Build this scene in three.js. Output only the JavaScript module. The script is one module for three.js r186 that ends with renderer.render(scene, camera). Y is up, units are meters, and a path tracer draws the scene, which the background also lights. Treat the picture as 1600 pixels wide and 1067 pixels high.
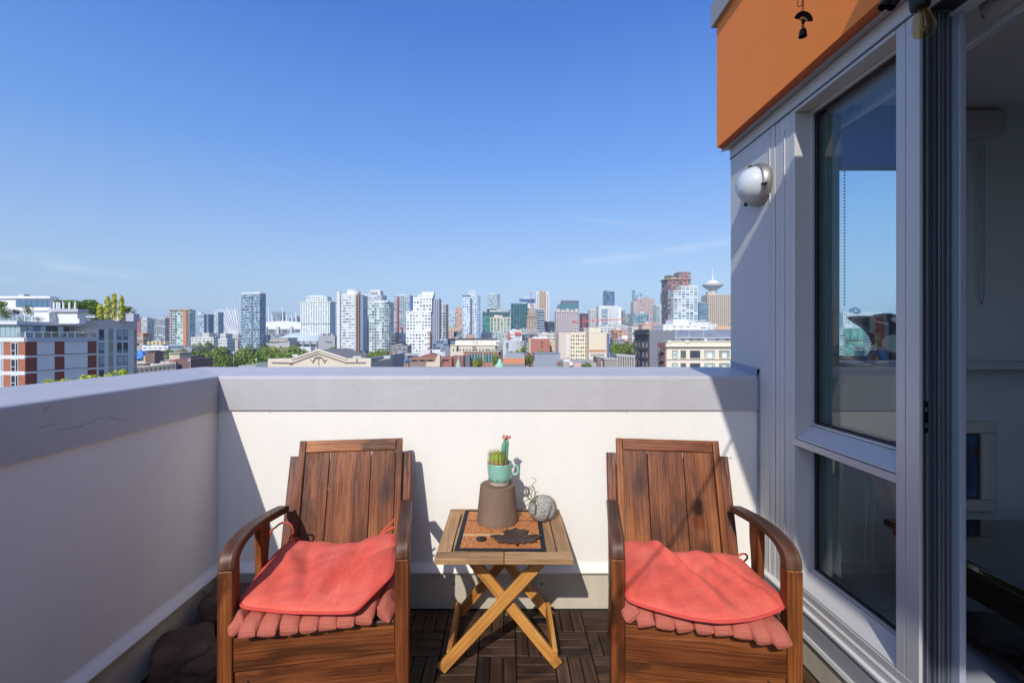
import * as THREE from 'three';
import { RoundedBoxGeometry } from 'three/addons/geometries/RoundedBoxGeometry.js';
import { mergeGeometries, mergeVertices, toCreasedNormals } from 'three/addons/utils/BufferGeometryUtils.js';

// ---------------------------------------------------------------- camera, sky, sun, exposure
const scene = new THREE.Scene();
const PW = 1600, PH = 1067, F = 715, CX = 793, CY = 525, EYE = 1.26;
const camera = new THREE.PerspectiveCamera(2 * Math.atan(PH / 2 / F) * 180 / Math.PI, PW / PH, 0.05, 9000);
camera.position.set(0, EYE, 0);
camera.setViewOffset(PW, PH, PW / 2 - CX, PH / 2 - CY, PW, PH);      // lens shift of a levelled architectural shot
camera.updateProjectionMatrix();

const SUN_DIR = new THREE.Vector3(-0.345, 1, 1.2).normalize();       // towards the sun
function skyTexture() {
  const w = 1536, h = 768, data = new Float32Array(w * h * 4);
  const hash = (x, y) => { const s = Math.sin(x * 127.1 + y * 311.7) * 43758.5453; return s - Math.floor(s); };
  const vn = (x, y) => { const i = Math.floor(x), j = Math.floor(y), a = x - i, b = y - j, u = a * a * (3 - 2 * a), v = b * b * (3 - 2 * b);
    return (hash(i, j) * (1 - u) + hash(i + 1, j) * u) * (1 - v) + (hash(i, j + 1) * (1 - u) + hash(i + 1, j + 1) * u) * v; };
  const fb = (x, y) => vn(x, y) * .55 + vn(x * 2.1 + 7, y * 2.1 + 3) * .28 + vn(x * 4.3 + 1, y * 4.3 + 9) * .17;
  const sm0 = (x) => Math.min(1, Math.max(0, (x - .25) / .45)), W = (px, py, half, thick, slope, k) => [Math.atan2(-F, px - CX), Math.atan((CY - py) / Math.hypot(F, px - CX)), half / F, thick / F, slope, k];
  const WISPS = [W(1010, 397, 150, 6, .10, .32), W(985, 350, 75, 2.2, -.16, .25), W(115, 418, 60, 6, -.12, .3), W(60, 440, 50, 4, -.05, .22), W(445, 410, 40, 3, 0, .12)];
  const stops = [[0, .425, .55, .67], [.05, .40, .535, .675], [.114, .335, .495, .695], [.23, .225, .395, .70], [.348, .136, .298, .68], [.563, .060, .172, .55], [.8, .048, .14, .46], [1, .045, .13, .42]];
  for (let j = 0; j < h; j++) {
    const el = ((j + .5) / h - .5) * Math.PI, sy = Math.sin(el);
    for (let i = 0; i < w; i++) {
      const az = ((i + .5) / w - .5) * 2 * Math.PI, dx = Math.cos(az) * Math.cos(el), dz = Math.sin(az) * Math.cos(el);
      const s = Math.max(sy, 0); let k = 0; while (k < stops.length - 2 && s > stops[k + 1][0]) k++;
      const A = stops[k], B = stops[k + 1], t = Math.min(1, Math.max(0, (s - A[0]) / (B[0] - A[0])));
      const c = [1, 2, 3].map((n) => A[n] + (B[n] - A[n]) * t);
      const cs = dx * SUN_DIR.x + sy * SUN_DIR.y + dz * SUN_DIR.z;
      const glow = Math.pow(Math.max(0, cs), 5) * .42 + Math.pow(Math.max(0, cs), 40) * 1.4;
      for (let n = 0; n < 3; n++) c[n] = c[n] * .87 * (1 + .4 * cs * cs) + glow * [.9, .85, .75][n];
      // a few thin wisps of ice cloud low in the clear sky
      if (sy > .04 && sy < .30) {
        for (const [a0, e0, wa, we, sl, k] of WISPS) { const da = az - a0, de = el - e0 - sl * da; if (Math.abs(da) > wa * 1.6) continue; const q = Math.exp(-Math.pow(de / (we * (.5 + fb(az * 14, 3.1))), 2)) * Math.exp(-Math.pow(da / wa, 4)) * k * sm0(fb(az * 34 + el * 60, el * 260 - az * 20)); c[0] += (.62 - c[0]) * q; c[1] += (.70 - c[1]) * q; c[2] += (.80 - c[2]) * q; }
      }
      if (sy < 0) { const g = Math.min(1, -sy * 8); c[0] = c[0] * (1 - g) + .16 * g; c[1] = c[1] * (1 - g) + .16 * g; c[2] = c[2] * (1 - g) + .17 * g; }
      const o = (j * w + i) * 4; data[o] = c[0]; data[o + 1] = c[1]; data[o + 2] = c[2]; data[o + 3] = 1;
    }
  }
  const t = new THREE.DataTexture(data, w, h, THREE.RGBAFormat, THREE.FloatType);
  t.mapping = THREE.EquirectangularReflectionMapping; t.magFilter = THREE.LinearFilter; t.minFilter = THREE.LinearFilter; t.needsUpdate = true;
  return t;
}
scene.background = skyTexture();
scene.environment = scene.background;

const sun = new THREE.DirectionalLight(new THREE.Color(1, .965, .91), 2.75);
sun.name = 'sun'; sun.position.copy(SUN_DIR).multiplyScalar(40); sun.target.position.set(0, 0, -1.5);
sun.castShadow = true; sun.shadow.mapSize.set(4096, 4096); sun.shadow.radius = 1;
Object.assign(sun.shadow.camera, { left: -12, right: 12, top: 12, bottom: -12, near: 1, far: 120 });
scene.add(sun, sun.target);

const renderer = new THREE.WebGLRenderer({ antialias: true });
renderer.toneMapping = THREE.LinearToneMapping;
renderer.toneMappingExposure = 1.38;
renderer.shadowMap.enabled = true;
renderer.setSize(1024, 682);

// ---------------------------------------------------------------- helpers
function rng(seed) { let s = seed >>> 0; return () => { s = (s + 0x6d2b79f5) >>> 0; let t = Math.imul(s ^ (s >>> 15), 1 | s); t = (t + Math.imul(t ^ (t >>> 7), 61 | t)) ^ t; return ((t ^ (t >>> 14)) >>> 0) / 4294967296; }; }
const R0 = rng(20240611);
const V = (x, y, z) => new THREE.Vector3(x, y, z);
// a photo pixel at a distance d in front of the camera, as a place in the world
const at = (px, py, d) => V((px - CX) * d / F, EYE - (py - CY) * d / F, -d);
const used = {};
function numbered(n) { used[n] = (used[n] || 0) + 1; return used[n] === 1 ? n : n + '_' + String(used[n] - 1).padStart(3, '0'); }
function tag(o, label, category, group, kind) {
  if (label) o.userData.label = label; if (category) o.userData.category = category;
  if (group) o.userData.group = group; if (kind) o.userData.kind = kind; return o;
}
function thing(name, label, category, pos = [0, 0, 0], turn = 0, group) {
  const o = new THREE.Group(); o.name = numbered(name); o.position.set(...pos); o.rotation.y = turn; scene.add(o);
  return tag(o, label, category, group);
}
function part(name, geo, mat, parent, opt = {}) {
  const m = new THREE.Mesh(geo, mat); m.castShadow = m.receiveShadow = true;
  m.name = parent ? name : numbered(name); (parent || scene).add(m);
  if (parent) { const n = parent.children.filter((c) => c !== m && c.name.replace(/_\d{3}$/, '') === name).length; if (n) m.name = name + '_' + String(n).padStart(3, '0'); }
  if (opt.label) m.userData.label = opt.label; if (opt.kind) m.userData.kind = opt.kind; if (opt.pos) m.position.set(...opt.pos);
  return m;
}
function structure(name, geo, mat) { const m = part(name, geo, mat, null); m.userData.kind = 'structure'; return m; }
function subgroup(name, parent) { const g = new THREE.Group(); const n = parent.children.filter((c) => c.name.replace(/_\d{3}$/, '') === name).length; g.name = n ? name + '_' + String(n).padStart(3, '0') : name; parent.add(g); return g; }
function merge(list) { const l = list.map((g) => { const q = g.index ? g.toNonIndexed() : g; for (const k of Object.keys(q.attributes)) if (!['position', 'normal', 'uv'].includes(k)) q.deleteAttribute(k); return q; }); return l.length === 1 ? l[0] : mergeGeometries(l, false); }
// texture coordinates in metres over the faces, the grain running along one axis (texture v)
function uvBox(g, grain = 'y', off = [0, 0], s = 1) {
  g = g.index ? g.toNonIndexed() : g;
  const p = g.attributes.position, n = p.count, uv = new Float32Array(n * 2), a = V(), b = V(), c = V(), nn = V();
  const G = 'xyz'.indexOf(grain);
  for (let i = 0; i < n; i += 3) {
    a.fromBufferAttribute(p, i); b.fromBufferAttribute(p, i + 1); c.fromBufferAttribute(p, i + 2);
    nn.copy(b).sub(a).cross(c.clone().sub(a)); const q = [Math.abs(nn.x), Math.abs(nn.y), Math.abs(nn.z)];
    const ax = q.indexOf(Math.max(...q)); let vA = G, uA;
    if (ax === G) { vA = (G + 1) % 3; uA = (G + 2) % 3; } else uA = [0, 1, 2].find((k) => k !== ax && k !== G);
    [a, b, c].forEach((pt, k) => { const arr = [pt.x, pt.y, pt.z]; uv[(i + k) * 2] = arr[uA] * s + off[0] + ax * .37; uv[(i + k) * 2 + 1] = arr[vA] * s + off[1]; });
  }
  g.setAttribute('uv', new THREE.BufferAttribute(uv, 2)); return g;
}
function rbox(w, h, d, r = .003, x = 0, y = 0, z = 0) { const g = new RoundedBoxGeometry(w, h, d, 1, Math.min(r, w / 2.1, h / 2.1, d / 2.1)); g.translate(x, y, z); return g; }
const plank = (w, h, d, grain, r = .003) => uvBox(rbox(w, h, d, r), grain, [R0() * 3, R0() * 3]);
// collects flat quads, boxes and prisms in world or local metres
class MB {
  constructor() { this.p = []; this.n = []; this.u = []; this.c = []; }
  tri(a, b, c, col) { const e = V().copy(b).sub(a), f = V().copy(c).sub(a), n = e.cross(f).normalize(); for (const q of [a, b, c]) { this.p.push(q.x, q.y, q.z); this.n.push(n.x, n.y, n.z);
    const ax = Math.abs(n.y) > .7 ? [q.x, q.z] : Math.abs(n.x) > Math.abs(n.z) ? [q.z, q.y] : [q.x, q.y]; this.u.push(...ax); if (col) this.c.push(...col); } return this; }
  quad(a, b, c, d, col) { this.tri(a, b, c, col); return this.tri(a, c, d, col); }
  box(x0, x1, y0, y1, z0, z1, col) {
    const P = (i, j, k) => V(i ? x1 : x0, j ? y1 : y0, k ? z1 : z0);
    this.quad(P(0, 0, 1), P(1, 0, 1), P(1, 1, 1), P(0, 1, 1), col); this.quad(P(1, 0, 0), P(0, 0, 0), P(0, 1, 0), P(1, 1, 0), col);
    this.quad(P(1, 0, 1), P(1, 0, 0), P(1, 1, 0), P(1, 1, 1), col); this.quad(P(0, 0, 0), P(0, 0, 1), P(0, 1, 1), P(0, 1, 0), col);
    this.quad(P(0, 1, 1), P(1, 1, 1), P(1, 1, 0), P(0, 1, 0), col); return this.quad(P(0, 0, 0), P(1, 0, 0), P(1, 0, 1), P(0, 0, 1), col);
  }
  // poly: [[x, z], ...] in anticlockwise order seen from above (x right, z towards the viewer turns it clockwise on paper)
  prism(poly, y0, y1, col, cap = true) {
    const n = poly.length; for (let i = 0; i < n; i++) { const a = poly[i], b = poly[(i + 1) % n]; this.quad(V(a[0], y0, a[1]), V(b[0], y0, b[1]), V(b[0], y1, b[1]), V(a[0], y1, a[1]), col); }
    if (cap) for (let i = 1; i < n - 1; i++) { this.tri(V(poly[0][0], y1, poly[0][1]), V(poly[i][0], y1, poly[i][1]), V(poly[i + 1][0], y1, poly[i + 1][1]), col); this.tri(V(poly[0][0], y0, poly[0][1]), V(poly[i + 1][0], y0, poly[i + 1][1]), V(poly[i][0], y0, poly[i][1]), col); }
    return this;
  }
  bar(a, b, r, r2 = r, sides = 6, col) {
    const t = V().copy(b).sub(a).normalize(), s = Math.abs(t.y) > .9 ? V(1, 0, 0) : V(0, 1, 0), u = V().copy(t).cross(s).normalize(), w = V().copy(t).cross(u);
    const P = (q, rr, k) => V().copy(q).addScaledVector(u, Math.cos(k / sides * 2 * Math.PI) * rr).addScaledVector(w, Math.sin(k / sides * 2 * Math.PI) * rr);
    for (let k = 0; k < sides; k++) this.quad(P(a, r, k), P(b, r2, k), P(b, r2, k + 1), P(a, r, k + 1), col); return this;
  }
  get empty() { return !this.p.length; }
  geo(off) {
    const g = new THREE.BufferGeometry(); g.setAttribute('position', new THREE.Float32BufferAttribute(this.p, 3)); g.setAttribute('normal', new THREE.Float32BufferAttribute(this.n, 3)); g.setAttribute('uv', new THREE.Float32BufferAttribute(this.u, 2));
    if (this.c.length) g.setAttribute('color', new THREE.Float32BufferAttribute(this.c, 3)); if (off) g.translate(-off.x, -off.y, -off.z); return g;
  }
}
const lathe = (pts, seg = 32) => new THREE.LatheGeometry(pts.map((p) => new THREE.Vector2(p[0], p[1])), seg);
const tube = (pts, r, seg = 24, rad = 6, closed = false) => new THREE.TubeGeometry(new THREE.CatmullRomCurve3(pts, closed), seg, r, rad, closed);

// ---------------------------------------------------------------- procedural textures
const hash2 = (x, y, s) => { let h = Math.imul(x | 0, 374761393) ^ Math.imul(y | 0, 668265263) ^ Math.imul(s | 0, 1442695041); h = Math.imul(h ^ (h >>> 13), 1274126177); return ((h ^ (h >>> 16)) >>> 0) / 4294967296; };
function tn(x, y, px, py, s) { const i = Math.floor(x), j = Math.floor(y), a = x - i, b = y - j, u = a * a * (3 - 2 * a), v = b * b * (3 - 2 * b), m = (k, n) => ((k % n) + n) % n;
  const A = hash2(m(i, px), m(j, py), s), B = hash2(m(i + 1, px), m(j, py), s), C = hash2(m(i, px), m(j + 1, py), s), D = hash2(m(i + 1, px), m(j + 1, py), s); return (A * (1 - u) + B * u) * (1 - v) + (C * (1 - u) + D * u) * v; }
function fbm(u, v, fx, fy, s, oct = 4) { let a = .5, t = 0, w = 0; for (let k = 0; k < oct; k++) { t += a * tn(u * fx, v * fy, fx, fy, s + k * 17); w += a; a *= .5; fx *= 2; fy *= 2; } return t / w; }
const cl = (x) => Math.min(1, Math.max(0, x)), lerp = (a, b, t) => a + (b - a) * t, sm = (a, b, x) => { const t = cl((x - a) / (b - a)); return t * t * (3 - 2 * t); };
function dataTex(w, h, fn, srgb, rx = 1, ry = 1) {
  const d = new Uint8Array(w * h * 4); for (let j = 0; j < h; j++) for (let i = 0; i < w; i++) { const c = fn((i + .5) / w, (j + .5) / h), o = (j * w + i) * 4; if (typeof c === 'number') d[o] = d[o + 1] = d[o + 2] = cl(c) * 255; else { d[o] = cl(c[0]) * 255; d[o + 1] = cl(c[1]) * 255; d[o + 2] = cl(c[2]) * 255; } d[o + 3] = 255; }
  const t = new THREE.DataTexture(d, w, h, THREE.RGBAFormat); t.wrapS = t.wrapT = THREE.RepeatWrapping; t.magFilter = THREE.LinearFilter; t.minFilter = THREE.LinearMipmapLinearFilter; t.generateMipmaps = true; if (srgb) t.colorSpace = THREE.SRGBColorSpace; t.repeat.set(rx, ry); t.needsUpdate = true; return t;
}
const hex = (h) => [(h >> 16 & 255) / 255, (h >> 8 & 255) / 255, (h & 255) / 255], mix3 = (a, b, t) => a.map((x, i) => lerp(x, b[i], t));
// wood, one repeat = 0.5 m across and 1 m along the grain
function woodMaps(seed, cols, o = {}) {
  const [dark, mid, light] = cols.map(hex), W = 512, H = 1024, hgt = new Float32Array(W * H);
  const col = dataTex(W, H, (u, v) => {
    const warp = (fbm(u, v, 3, 2, seed, 3) - .5) * .55 + (fbm(u, v, 6, 4, seed + 5, 3) - .5) * .08;
    const ring = .5 + .5 * Math.sin((u + warp) * 2 * Math.PI * (o.rings || 9) + 2 * fbm(u, v, 5, 2, seed + 6, 2));
    const fine = fbm(u + warp * .06, v, 110, 4, seed + 9, 3), pore = fbm(u, v, 170, 12, seed + 31, 2), blotch = fbm(u, v, 3, 3, seed + 77, 4), band = fbm(u + warp * .4, v, 14, 2, seed + 41, 3);
    let t = cl(.5 + .16 * (ring - .5) + .65 * (fine - .5) + .9 * (blotch - .5) + .7 * (band - .5)); let c = t < .5 ? mix3(dark, mid, t * 2) : mix3(mid, light, t * 2 - 1);
    const streak = sm(.66, .82, fbm(u + warp * .35, v, 20, 2, seed + 51, 3)); c = mix3(c, dark, streak * (o.streak ?? .5));
    c = mix3(c, mix3(dark, mid, .3), sm(.62, .75, pore) * .4);
    const stain = sm(.60, .76, fbm(u, v, 5, 5, seed + 101, 5)); c = mix3(c, hex(o.stain ?? 0x2a1a12), stain * (o.stains ?? .35));
    const worn = sm(.55, .8, fbm(u, v, 5, 3, seed + 131, 4)); c = mix3(c, light, worn * (o.worn ?? .2));
    const kx = ((u * 2 + .3) % 1) - .5, ky = ((v + .37) % 1) - .5, kr = Math.hypot(kx * 10, ky * 30); if (kr < 1.4) c = mix3(c, dark, (o.knot ?? .22) * (1 - kr / 1.4) * (.6 + .4 * Math.sin(kr * 18)));
    hgt[Math.floor(v * H) * W + Math.floor(u * W)] = .5 + .3 * (fine - .5) - .5 * sm(.62, .75, pore) + .1 * ring; return c;
  }, true, 2, 1);
  const bump = dataTex(W, H, (u, v) => hgt[Math.floor(v * H) * W + Math.floor(u * W)], false, 2, 1);
  return { col, bump };
}
function woodMat(seed, cols, o = {}) { const m = woodMaps(seed, cols, o); return new THREE.MeshPhysicalMaterial({ map: m.col, bumpMap: m.bump, bumpScale: .0012, roughness: o.rough ?? .5, specularIntensity: o.spec ?? .7 }); }
const M = (c, rough = .7, o = {}) => new THREE.MeshPhysicalMaterial({ color: c, roughness: rough, ...o });
const plasterBump = dataTex(512, 512, (u, v) => .5 + .9 * (fbm(u, v, 6, 6, 3, 5) - .5) * .6 + .35 * (fbm(u, v, 60, 60, 8, 3) - .5), false, .8, .8);
const patchTex = (base, amt, seed, rx = .7, spots = 0) => dataTex(512, 512, (u, v) => { const t = fbm(u, v, 3, 3, seed, 5) - .5, f = fbm(u, v, 40, 40, seed + 3, 3) - .5, dr = fbm(u, v, 30, 2, seed + 6, 3) - .5; const k = 1 + amt * (t * 1.1 + f * .5 + dr * .5), sp = spots * sm(.93, .96, fbm(u, v, 24, 24, seed + 9, 2)); return hex(base).map((x) => x * k * (1 - sp * .35)); }, true, rx, rx);
// ---------------------------------------------------------------- terrace: floor, parapet walls
const XL = -1.3465, ZB = -2.13, XR = 1.165, ZFAR = -2.387;
const mWall = M(0xffffff, .8, { map: patchTex(0xece6dc, .03, 11, .6, 1), bumpMap: plasterBump, bumpScale: .0016, specularIntensity: .3 });
const mCap = M(0xffffff, .42, { map: patchTex(0xb8b5b5, .06, 23, .5, 1), bumpMap: plasterBump, bumpScale: .003, specularIntensity: .5 });
const mCurb = M(0xffffff, .75, { map: patchTex(0xc6bba6, .10, 31, .9, 1), bumpMap: plasterBump, bumpScale: .003, specularIntensity: .3 });
const mScrew = M(0x4a4640, .5, { metalness: .6 });
// a wall profile [offset outwards, height] swept along the left or the back edge of the terrace; the two meet in a mitre at the corner
function sweepWall(profile, side, end, seg = 1) {
  const mb = new MB(); let run = 0;
  const P = (o, y, t) => side === 'left' ? V(XL - o, y, lerp(ZB - o, end, t)) : V(lerp(XL - o, end, t), y, ZB - o);
  for (let i = 0; i < profile.length - 1; i++) {
    const [o0, y0] = profile[i], [o1, y1] = profile[i + 1], L = Math.hypot(o1 - o0, y1 - y0);
    for (let s = 0; s < seg; s++) {
      const a = P(o0, y0, s / seg), b = P(o0, y0, (s + 1) / seg), c = P(o1, y1, (s + 1) / seg), d = P(o1, y1, s / seg), k = mb.u.length;
      if (side === 'left') mb.quad(b, a, d, c); else mb.quad(a, b, c, d);
      const l = (q) => side === 'left' ? q.z : q.x, uv = side === 'left' ? [[b, run], [a, run], [d, run + L], [b, run], [d, run + L], [c, run + L]] : [[a, run], [b, run], [c, run + L], [a, run], [c, run + L], [d, run + L]];
      uv.forEach(([q, v], n) => { mb.u[k + n * 2] = l(q) + (side === 'left' ? 3.3 : 0); mb.u[k + n * 2 + 1] = v; });
    }
    run += L;
  }
  return mb.geo();
}
const capProfile = [[.007, .913], [-.004, .915], [-.003, 1.06], [-.001, 1.0685], [.003, 1.0725], [.008, 1.0745], [.235, 1.100], [.246, 1.097], [.25, 1.088], [.25, .70]];
const wallProfile = [[.006, .205], [.006, .93]], lipProfile = [[.02, .1590], [-.016, .161], [-.018, .168], [-.010, .182], [.003, .20], [.0062, .209]], skirtProfile = [[.006, -.02], [.004, .163]];
for (const [side, end, label] of [['left', 3.2, 'long plastered parapet in shade with grey cap, left of both chairs'], ['back', XR + .006, 'sunlit white parapet with grey cap standing behind the chairs and table']]) {
  const w = thing('parapet_wall', label, 'wall', [0, 0, 0]);
  const b = part('plaster_face', sweepWall(wallProfile, side, end, 1), mWall, w);
  part('cap_flashing', sweepWall(capProfile, side, end, 1), mCap, w, { label: 'grey painted cap of the parapet' });
  part('drip_lip', sweepWall(lipProfile, side, end, 1), mWall, w);
  part('skirting', sweepWall(skirtProfile, side, end, 1), mCurb, w, { label: 'beige upstand along the foot of the wall' });
  const body = new MB(); if (side === 'left') body.box(XL - .24, XL - .02, -4, 1.06, ZB - .02, end - .01); else body.box(XL - .24, end, -4, 1.06, ZB - .24, ZB - .02);
  part('core', body.geo(), mWall, w);
  const spots = side === 'back' ? [[-.25, .105], [.158, .105], [.86, .11], [-1.0, .11]] : [[-2.03, .125], [-.9, .12]];
  for (const [s, y] of spots) { const g = new THREE.CylinderGeometry(.0045, .0045, .004, 10); g.rotateX(Math.PI / 2); if (side === 'left') { g.rotateY(Math.PI / 2); g.translate(XL - .003, y, s); } else g.translate(s, y, ZB - .003); part('screw', g, mScrew, w); }
}
{ // paint lifting in fine cracks on the shaded cap
  const w = scene.children.find((o) => o.name === 'parapet_wall'), r = rng(412), mats = M(0x77727a, .7); const P = (px, py) => { const d = (XL + .0036) * F / (px - CX); return V(XL + .0036, EYE - (py - CY) * d / F, -d); };
  for (const [x0, y0, x1, y1, n] of [[58, 668, 88, 663, 7], [88, 672, 128, 665, 10], [126, 666, 145, 658, 6], [144, 656, 178, 650, 8], [170, 653, 200, 656, 7], [66, 641, 80, 634, 4]]) { const pts = []; for (let i = 0; i <= n; i++) pts.push(P(lerp(x0, x1, i / n) + (r() - .5) * 1.2, lerp(y0, y1, i / n) + (r() - .5) * 2.4)); part('paint_crack', tube(pts, .0007, n * 3, 4), mats, w); } }
{ // the parapet that closes the terrace behind the photographer
  const w = thing('parapet_wall', 'parapet closing the terrace behind the viewpoint', 'wall');
  const mb = new MB(); mb.box(XL - .25, 3.5, -4, .93, 3.2, 3.45); part('plaster_face', mb.geo(), mWall, w);
  const c = new MB(); c.box(XL - .25, 3.5, .932, 1.08, 3.19, 3.46); part('cap_flashing', c.geo(), mCap, w);
}
{ // floor of interlocking deck tiles: 15 cm blocks of three slats, turned alternately
  const floor = new THREE.Group(); floor.name = 'terrace_floor'; floor.userData.kind = 'structure'; scene.add(floor);
  const slab = new MB(); slab.box(XL - .02, XR + .02, -.3, -.012, ZB - .02, 3.2); part('slab', slab.geo(), M(0x161311, .9), floor);
  const deck = [1, 2, 3].map((k) => woodMat(400 + k * 7, [[0x231913, 0x443024, 0x62493b], [0x2b1e16, 0x513929, 0x705541], [0x1d1411, 0x3a2920, 0x584236]][k - 1], { rough: .55, streak: .4, worn: .35, rings: 6, spec: .6 }));
  const B = .15, S = .0465, variants = [0, 1, 2, 3, 4, 5].map(() => plank(S, .02, B - .004, 'z', .003)), variantsX = [0, 1, 2, 3, 4, 5].map(() => plank(B - .004, .02, S, 'x', .003));
  const rest = []; const r = rng(77);
  for (let j = 0; j < 36; j++) for (let i = 0; i < 17; i++) {
    const x = XL + .03 + i * B + B / 2, z = ZB + .028 + j * B + B / 2, turned = (i + j) % 2;
    if (x - B / 2 > XR - .03) continue;
    for (let k = 0; k < 3; k++) {
      const o = (k - 1) * (B / 3), gx = turned ? x : x + o, gz = turned ? z + o : z, v = Math.floor(r() * 6), y = -.010 + (r() - .5) * .0022, tilt = (r() - .5) * .012;
      if (j < 4) { const m = part('slat', (turned ? variantsX : variants)[v], deck[Math.floor(r() * 3)], floor); m.position.set(gx, y, gz); if (turned) m.rotation.x = tilt; else m.rotation.z = tilt; }
      else { const g = (turned ? variantsX : variants)[v].clone(); g.translate(gx, y, gz); rest.push(g); }
    }
  }
  part('slats', merge(rest), deck[1], floor, { kind: 'stuff' });
}

// ---------------------------------------------------------------- the flat: window wall, door, fascia, room inside
const mPanel = M(0xffffff, .5, { map: patchTex(0xc6c3bf, .04, 41, .5, 0), specularIntensity: .5 });
const mFrame = M(0xc3c0bc, .40, { specularIntensity: .6, metalness: .15 }), mFrameDark = M(0x4a4e57, .5), mGasket = M(0x0b0b0c, .6), mTrack = M(0x6c7079, .4, { metalness: .4 });
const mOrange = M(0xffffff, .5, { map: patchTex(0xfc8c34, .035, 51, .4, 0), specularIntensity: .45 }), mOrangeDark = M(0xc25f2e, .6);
const mGrey = M(0xa3a2a2, .5, { metalness: .2 });
const mWindowGlass = new THREE.MeshPhysicalMaterial({ color: new THREE.Color(.92, .955, .965), roughness: .0, transmission: 1, thickness: 0, ior: 1.5, specularIntensity: 1 });
const mRoomWall = M(0xc9d0cf, .85), mRoomCeil = M(0xcbc6bd, .9), mRoomFloor = M(0xa7abb0, .35), mWhite = M(0xe6e4df, .5);
const flat = thing('apartment_wall', 'grey window wall with orange fascia, sliding door and bulkhead lamp beside it', 'building facade');
const bx = (name, x0, x1, y0, y1, z0, z1, mat, parent = flat, opt = {}, r = .002) => part(name, uvBox(rbox(x1 - x0, y1 - y0, z1 - z0, r, (x0 + x1) / 2, (y0 + y1) / 2, (z0 + z1) / 2), 'y'), mat, parent, opt);
const W0 = -1.854, W1 = -1.372, M1 = -1.293, SILL = .262, HEAD = 2.167, TRIM = 2.183;
// cladding, each sheet separated by an open joint
bx('wall_panel', XR, XR + .05, .1, TRIM - .003, ZFAR, -1.992, mPanel);
bx('wall_panel', XR + .002, XR + .05, .1, TRIM - .003, -1.9885, -1.961, mPanel);
bx('wall_panel', XR + .001, XR + .05, .1, TRIM - .003, -1.9585, -1.884, mPanel);
bx('window_jamb', XR, XR + .075, .1, TRIM - .003, -1.8815, W0, mPanel);
bx('cladding_bead', XR - .0035, XR + .002, .105, TRIM - .004, -2.030, -2.026, mPanel);
bx('cladding_bead', XR - .003, XR + .002, .105, TRIM - .06, -1.923, -1.920, mPanel);
bx('backing', XR + .012, XR + .10, .05, 2.4, ZFAR + .012, W0 - .02, mFrameDark);
bx('head_panel', XR - .003, XR + .1, TRIM + .002, 2.236, ZFAR - .002, 1.6, mPanel);
bx('end_panel', XR + .004, 4.2, -4, 2.3, ZFAR, ZFAR + .06, mPanel, flat);            // north face, broken by the far window further right
flat.remove(flat.children[flat.children.length - 1]);
// the flashing that turns up where the parapet cap meets the wall
{ const mb = new MB(); const x = XR - .0022; mb.quad(V(x, .0, -2.108), V(x, .0, -2.13), V(x, 1.105, -2.13), V(x, 1.105, -2.108)); mb.quad(V(x, 1.06, -2.13), V(x, 1.06, -2.385), V(x, 1.131, -2.385), V(x, 1.108, -2.105)); part('side_flashing', mb.geo(), M(0x8c95a8, .5), flat); }
// window
const win = subgroup('window', flat);
bx('head_frame', XR, XR + .075, HEAD, TRIM - .003, W0 + .001, W1 - .001, mFrame, win);
bx('mullion', XR + .0005, XR + .075, .1, TRIM - .003, W1, -1.3395, mFrame, win);
bx('mullion', XR, XR + .010, .1, TRIM - .003, -1.3375, M1, mFrame, win); bx('mullion_core', XR + .011, XR + .09, .1, TRIM - .003, -1.3375, M1 - .031, mFrameDark, win);
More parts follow.
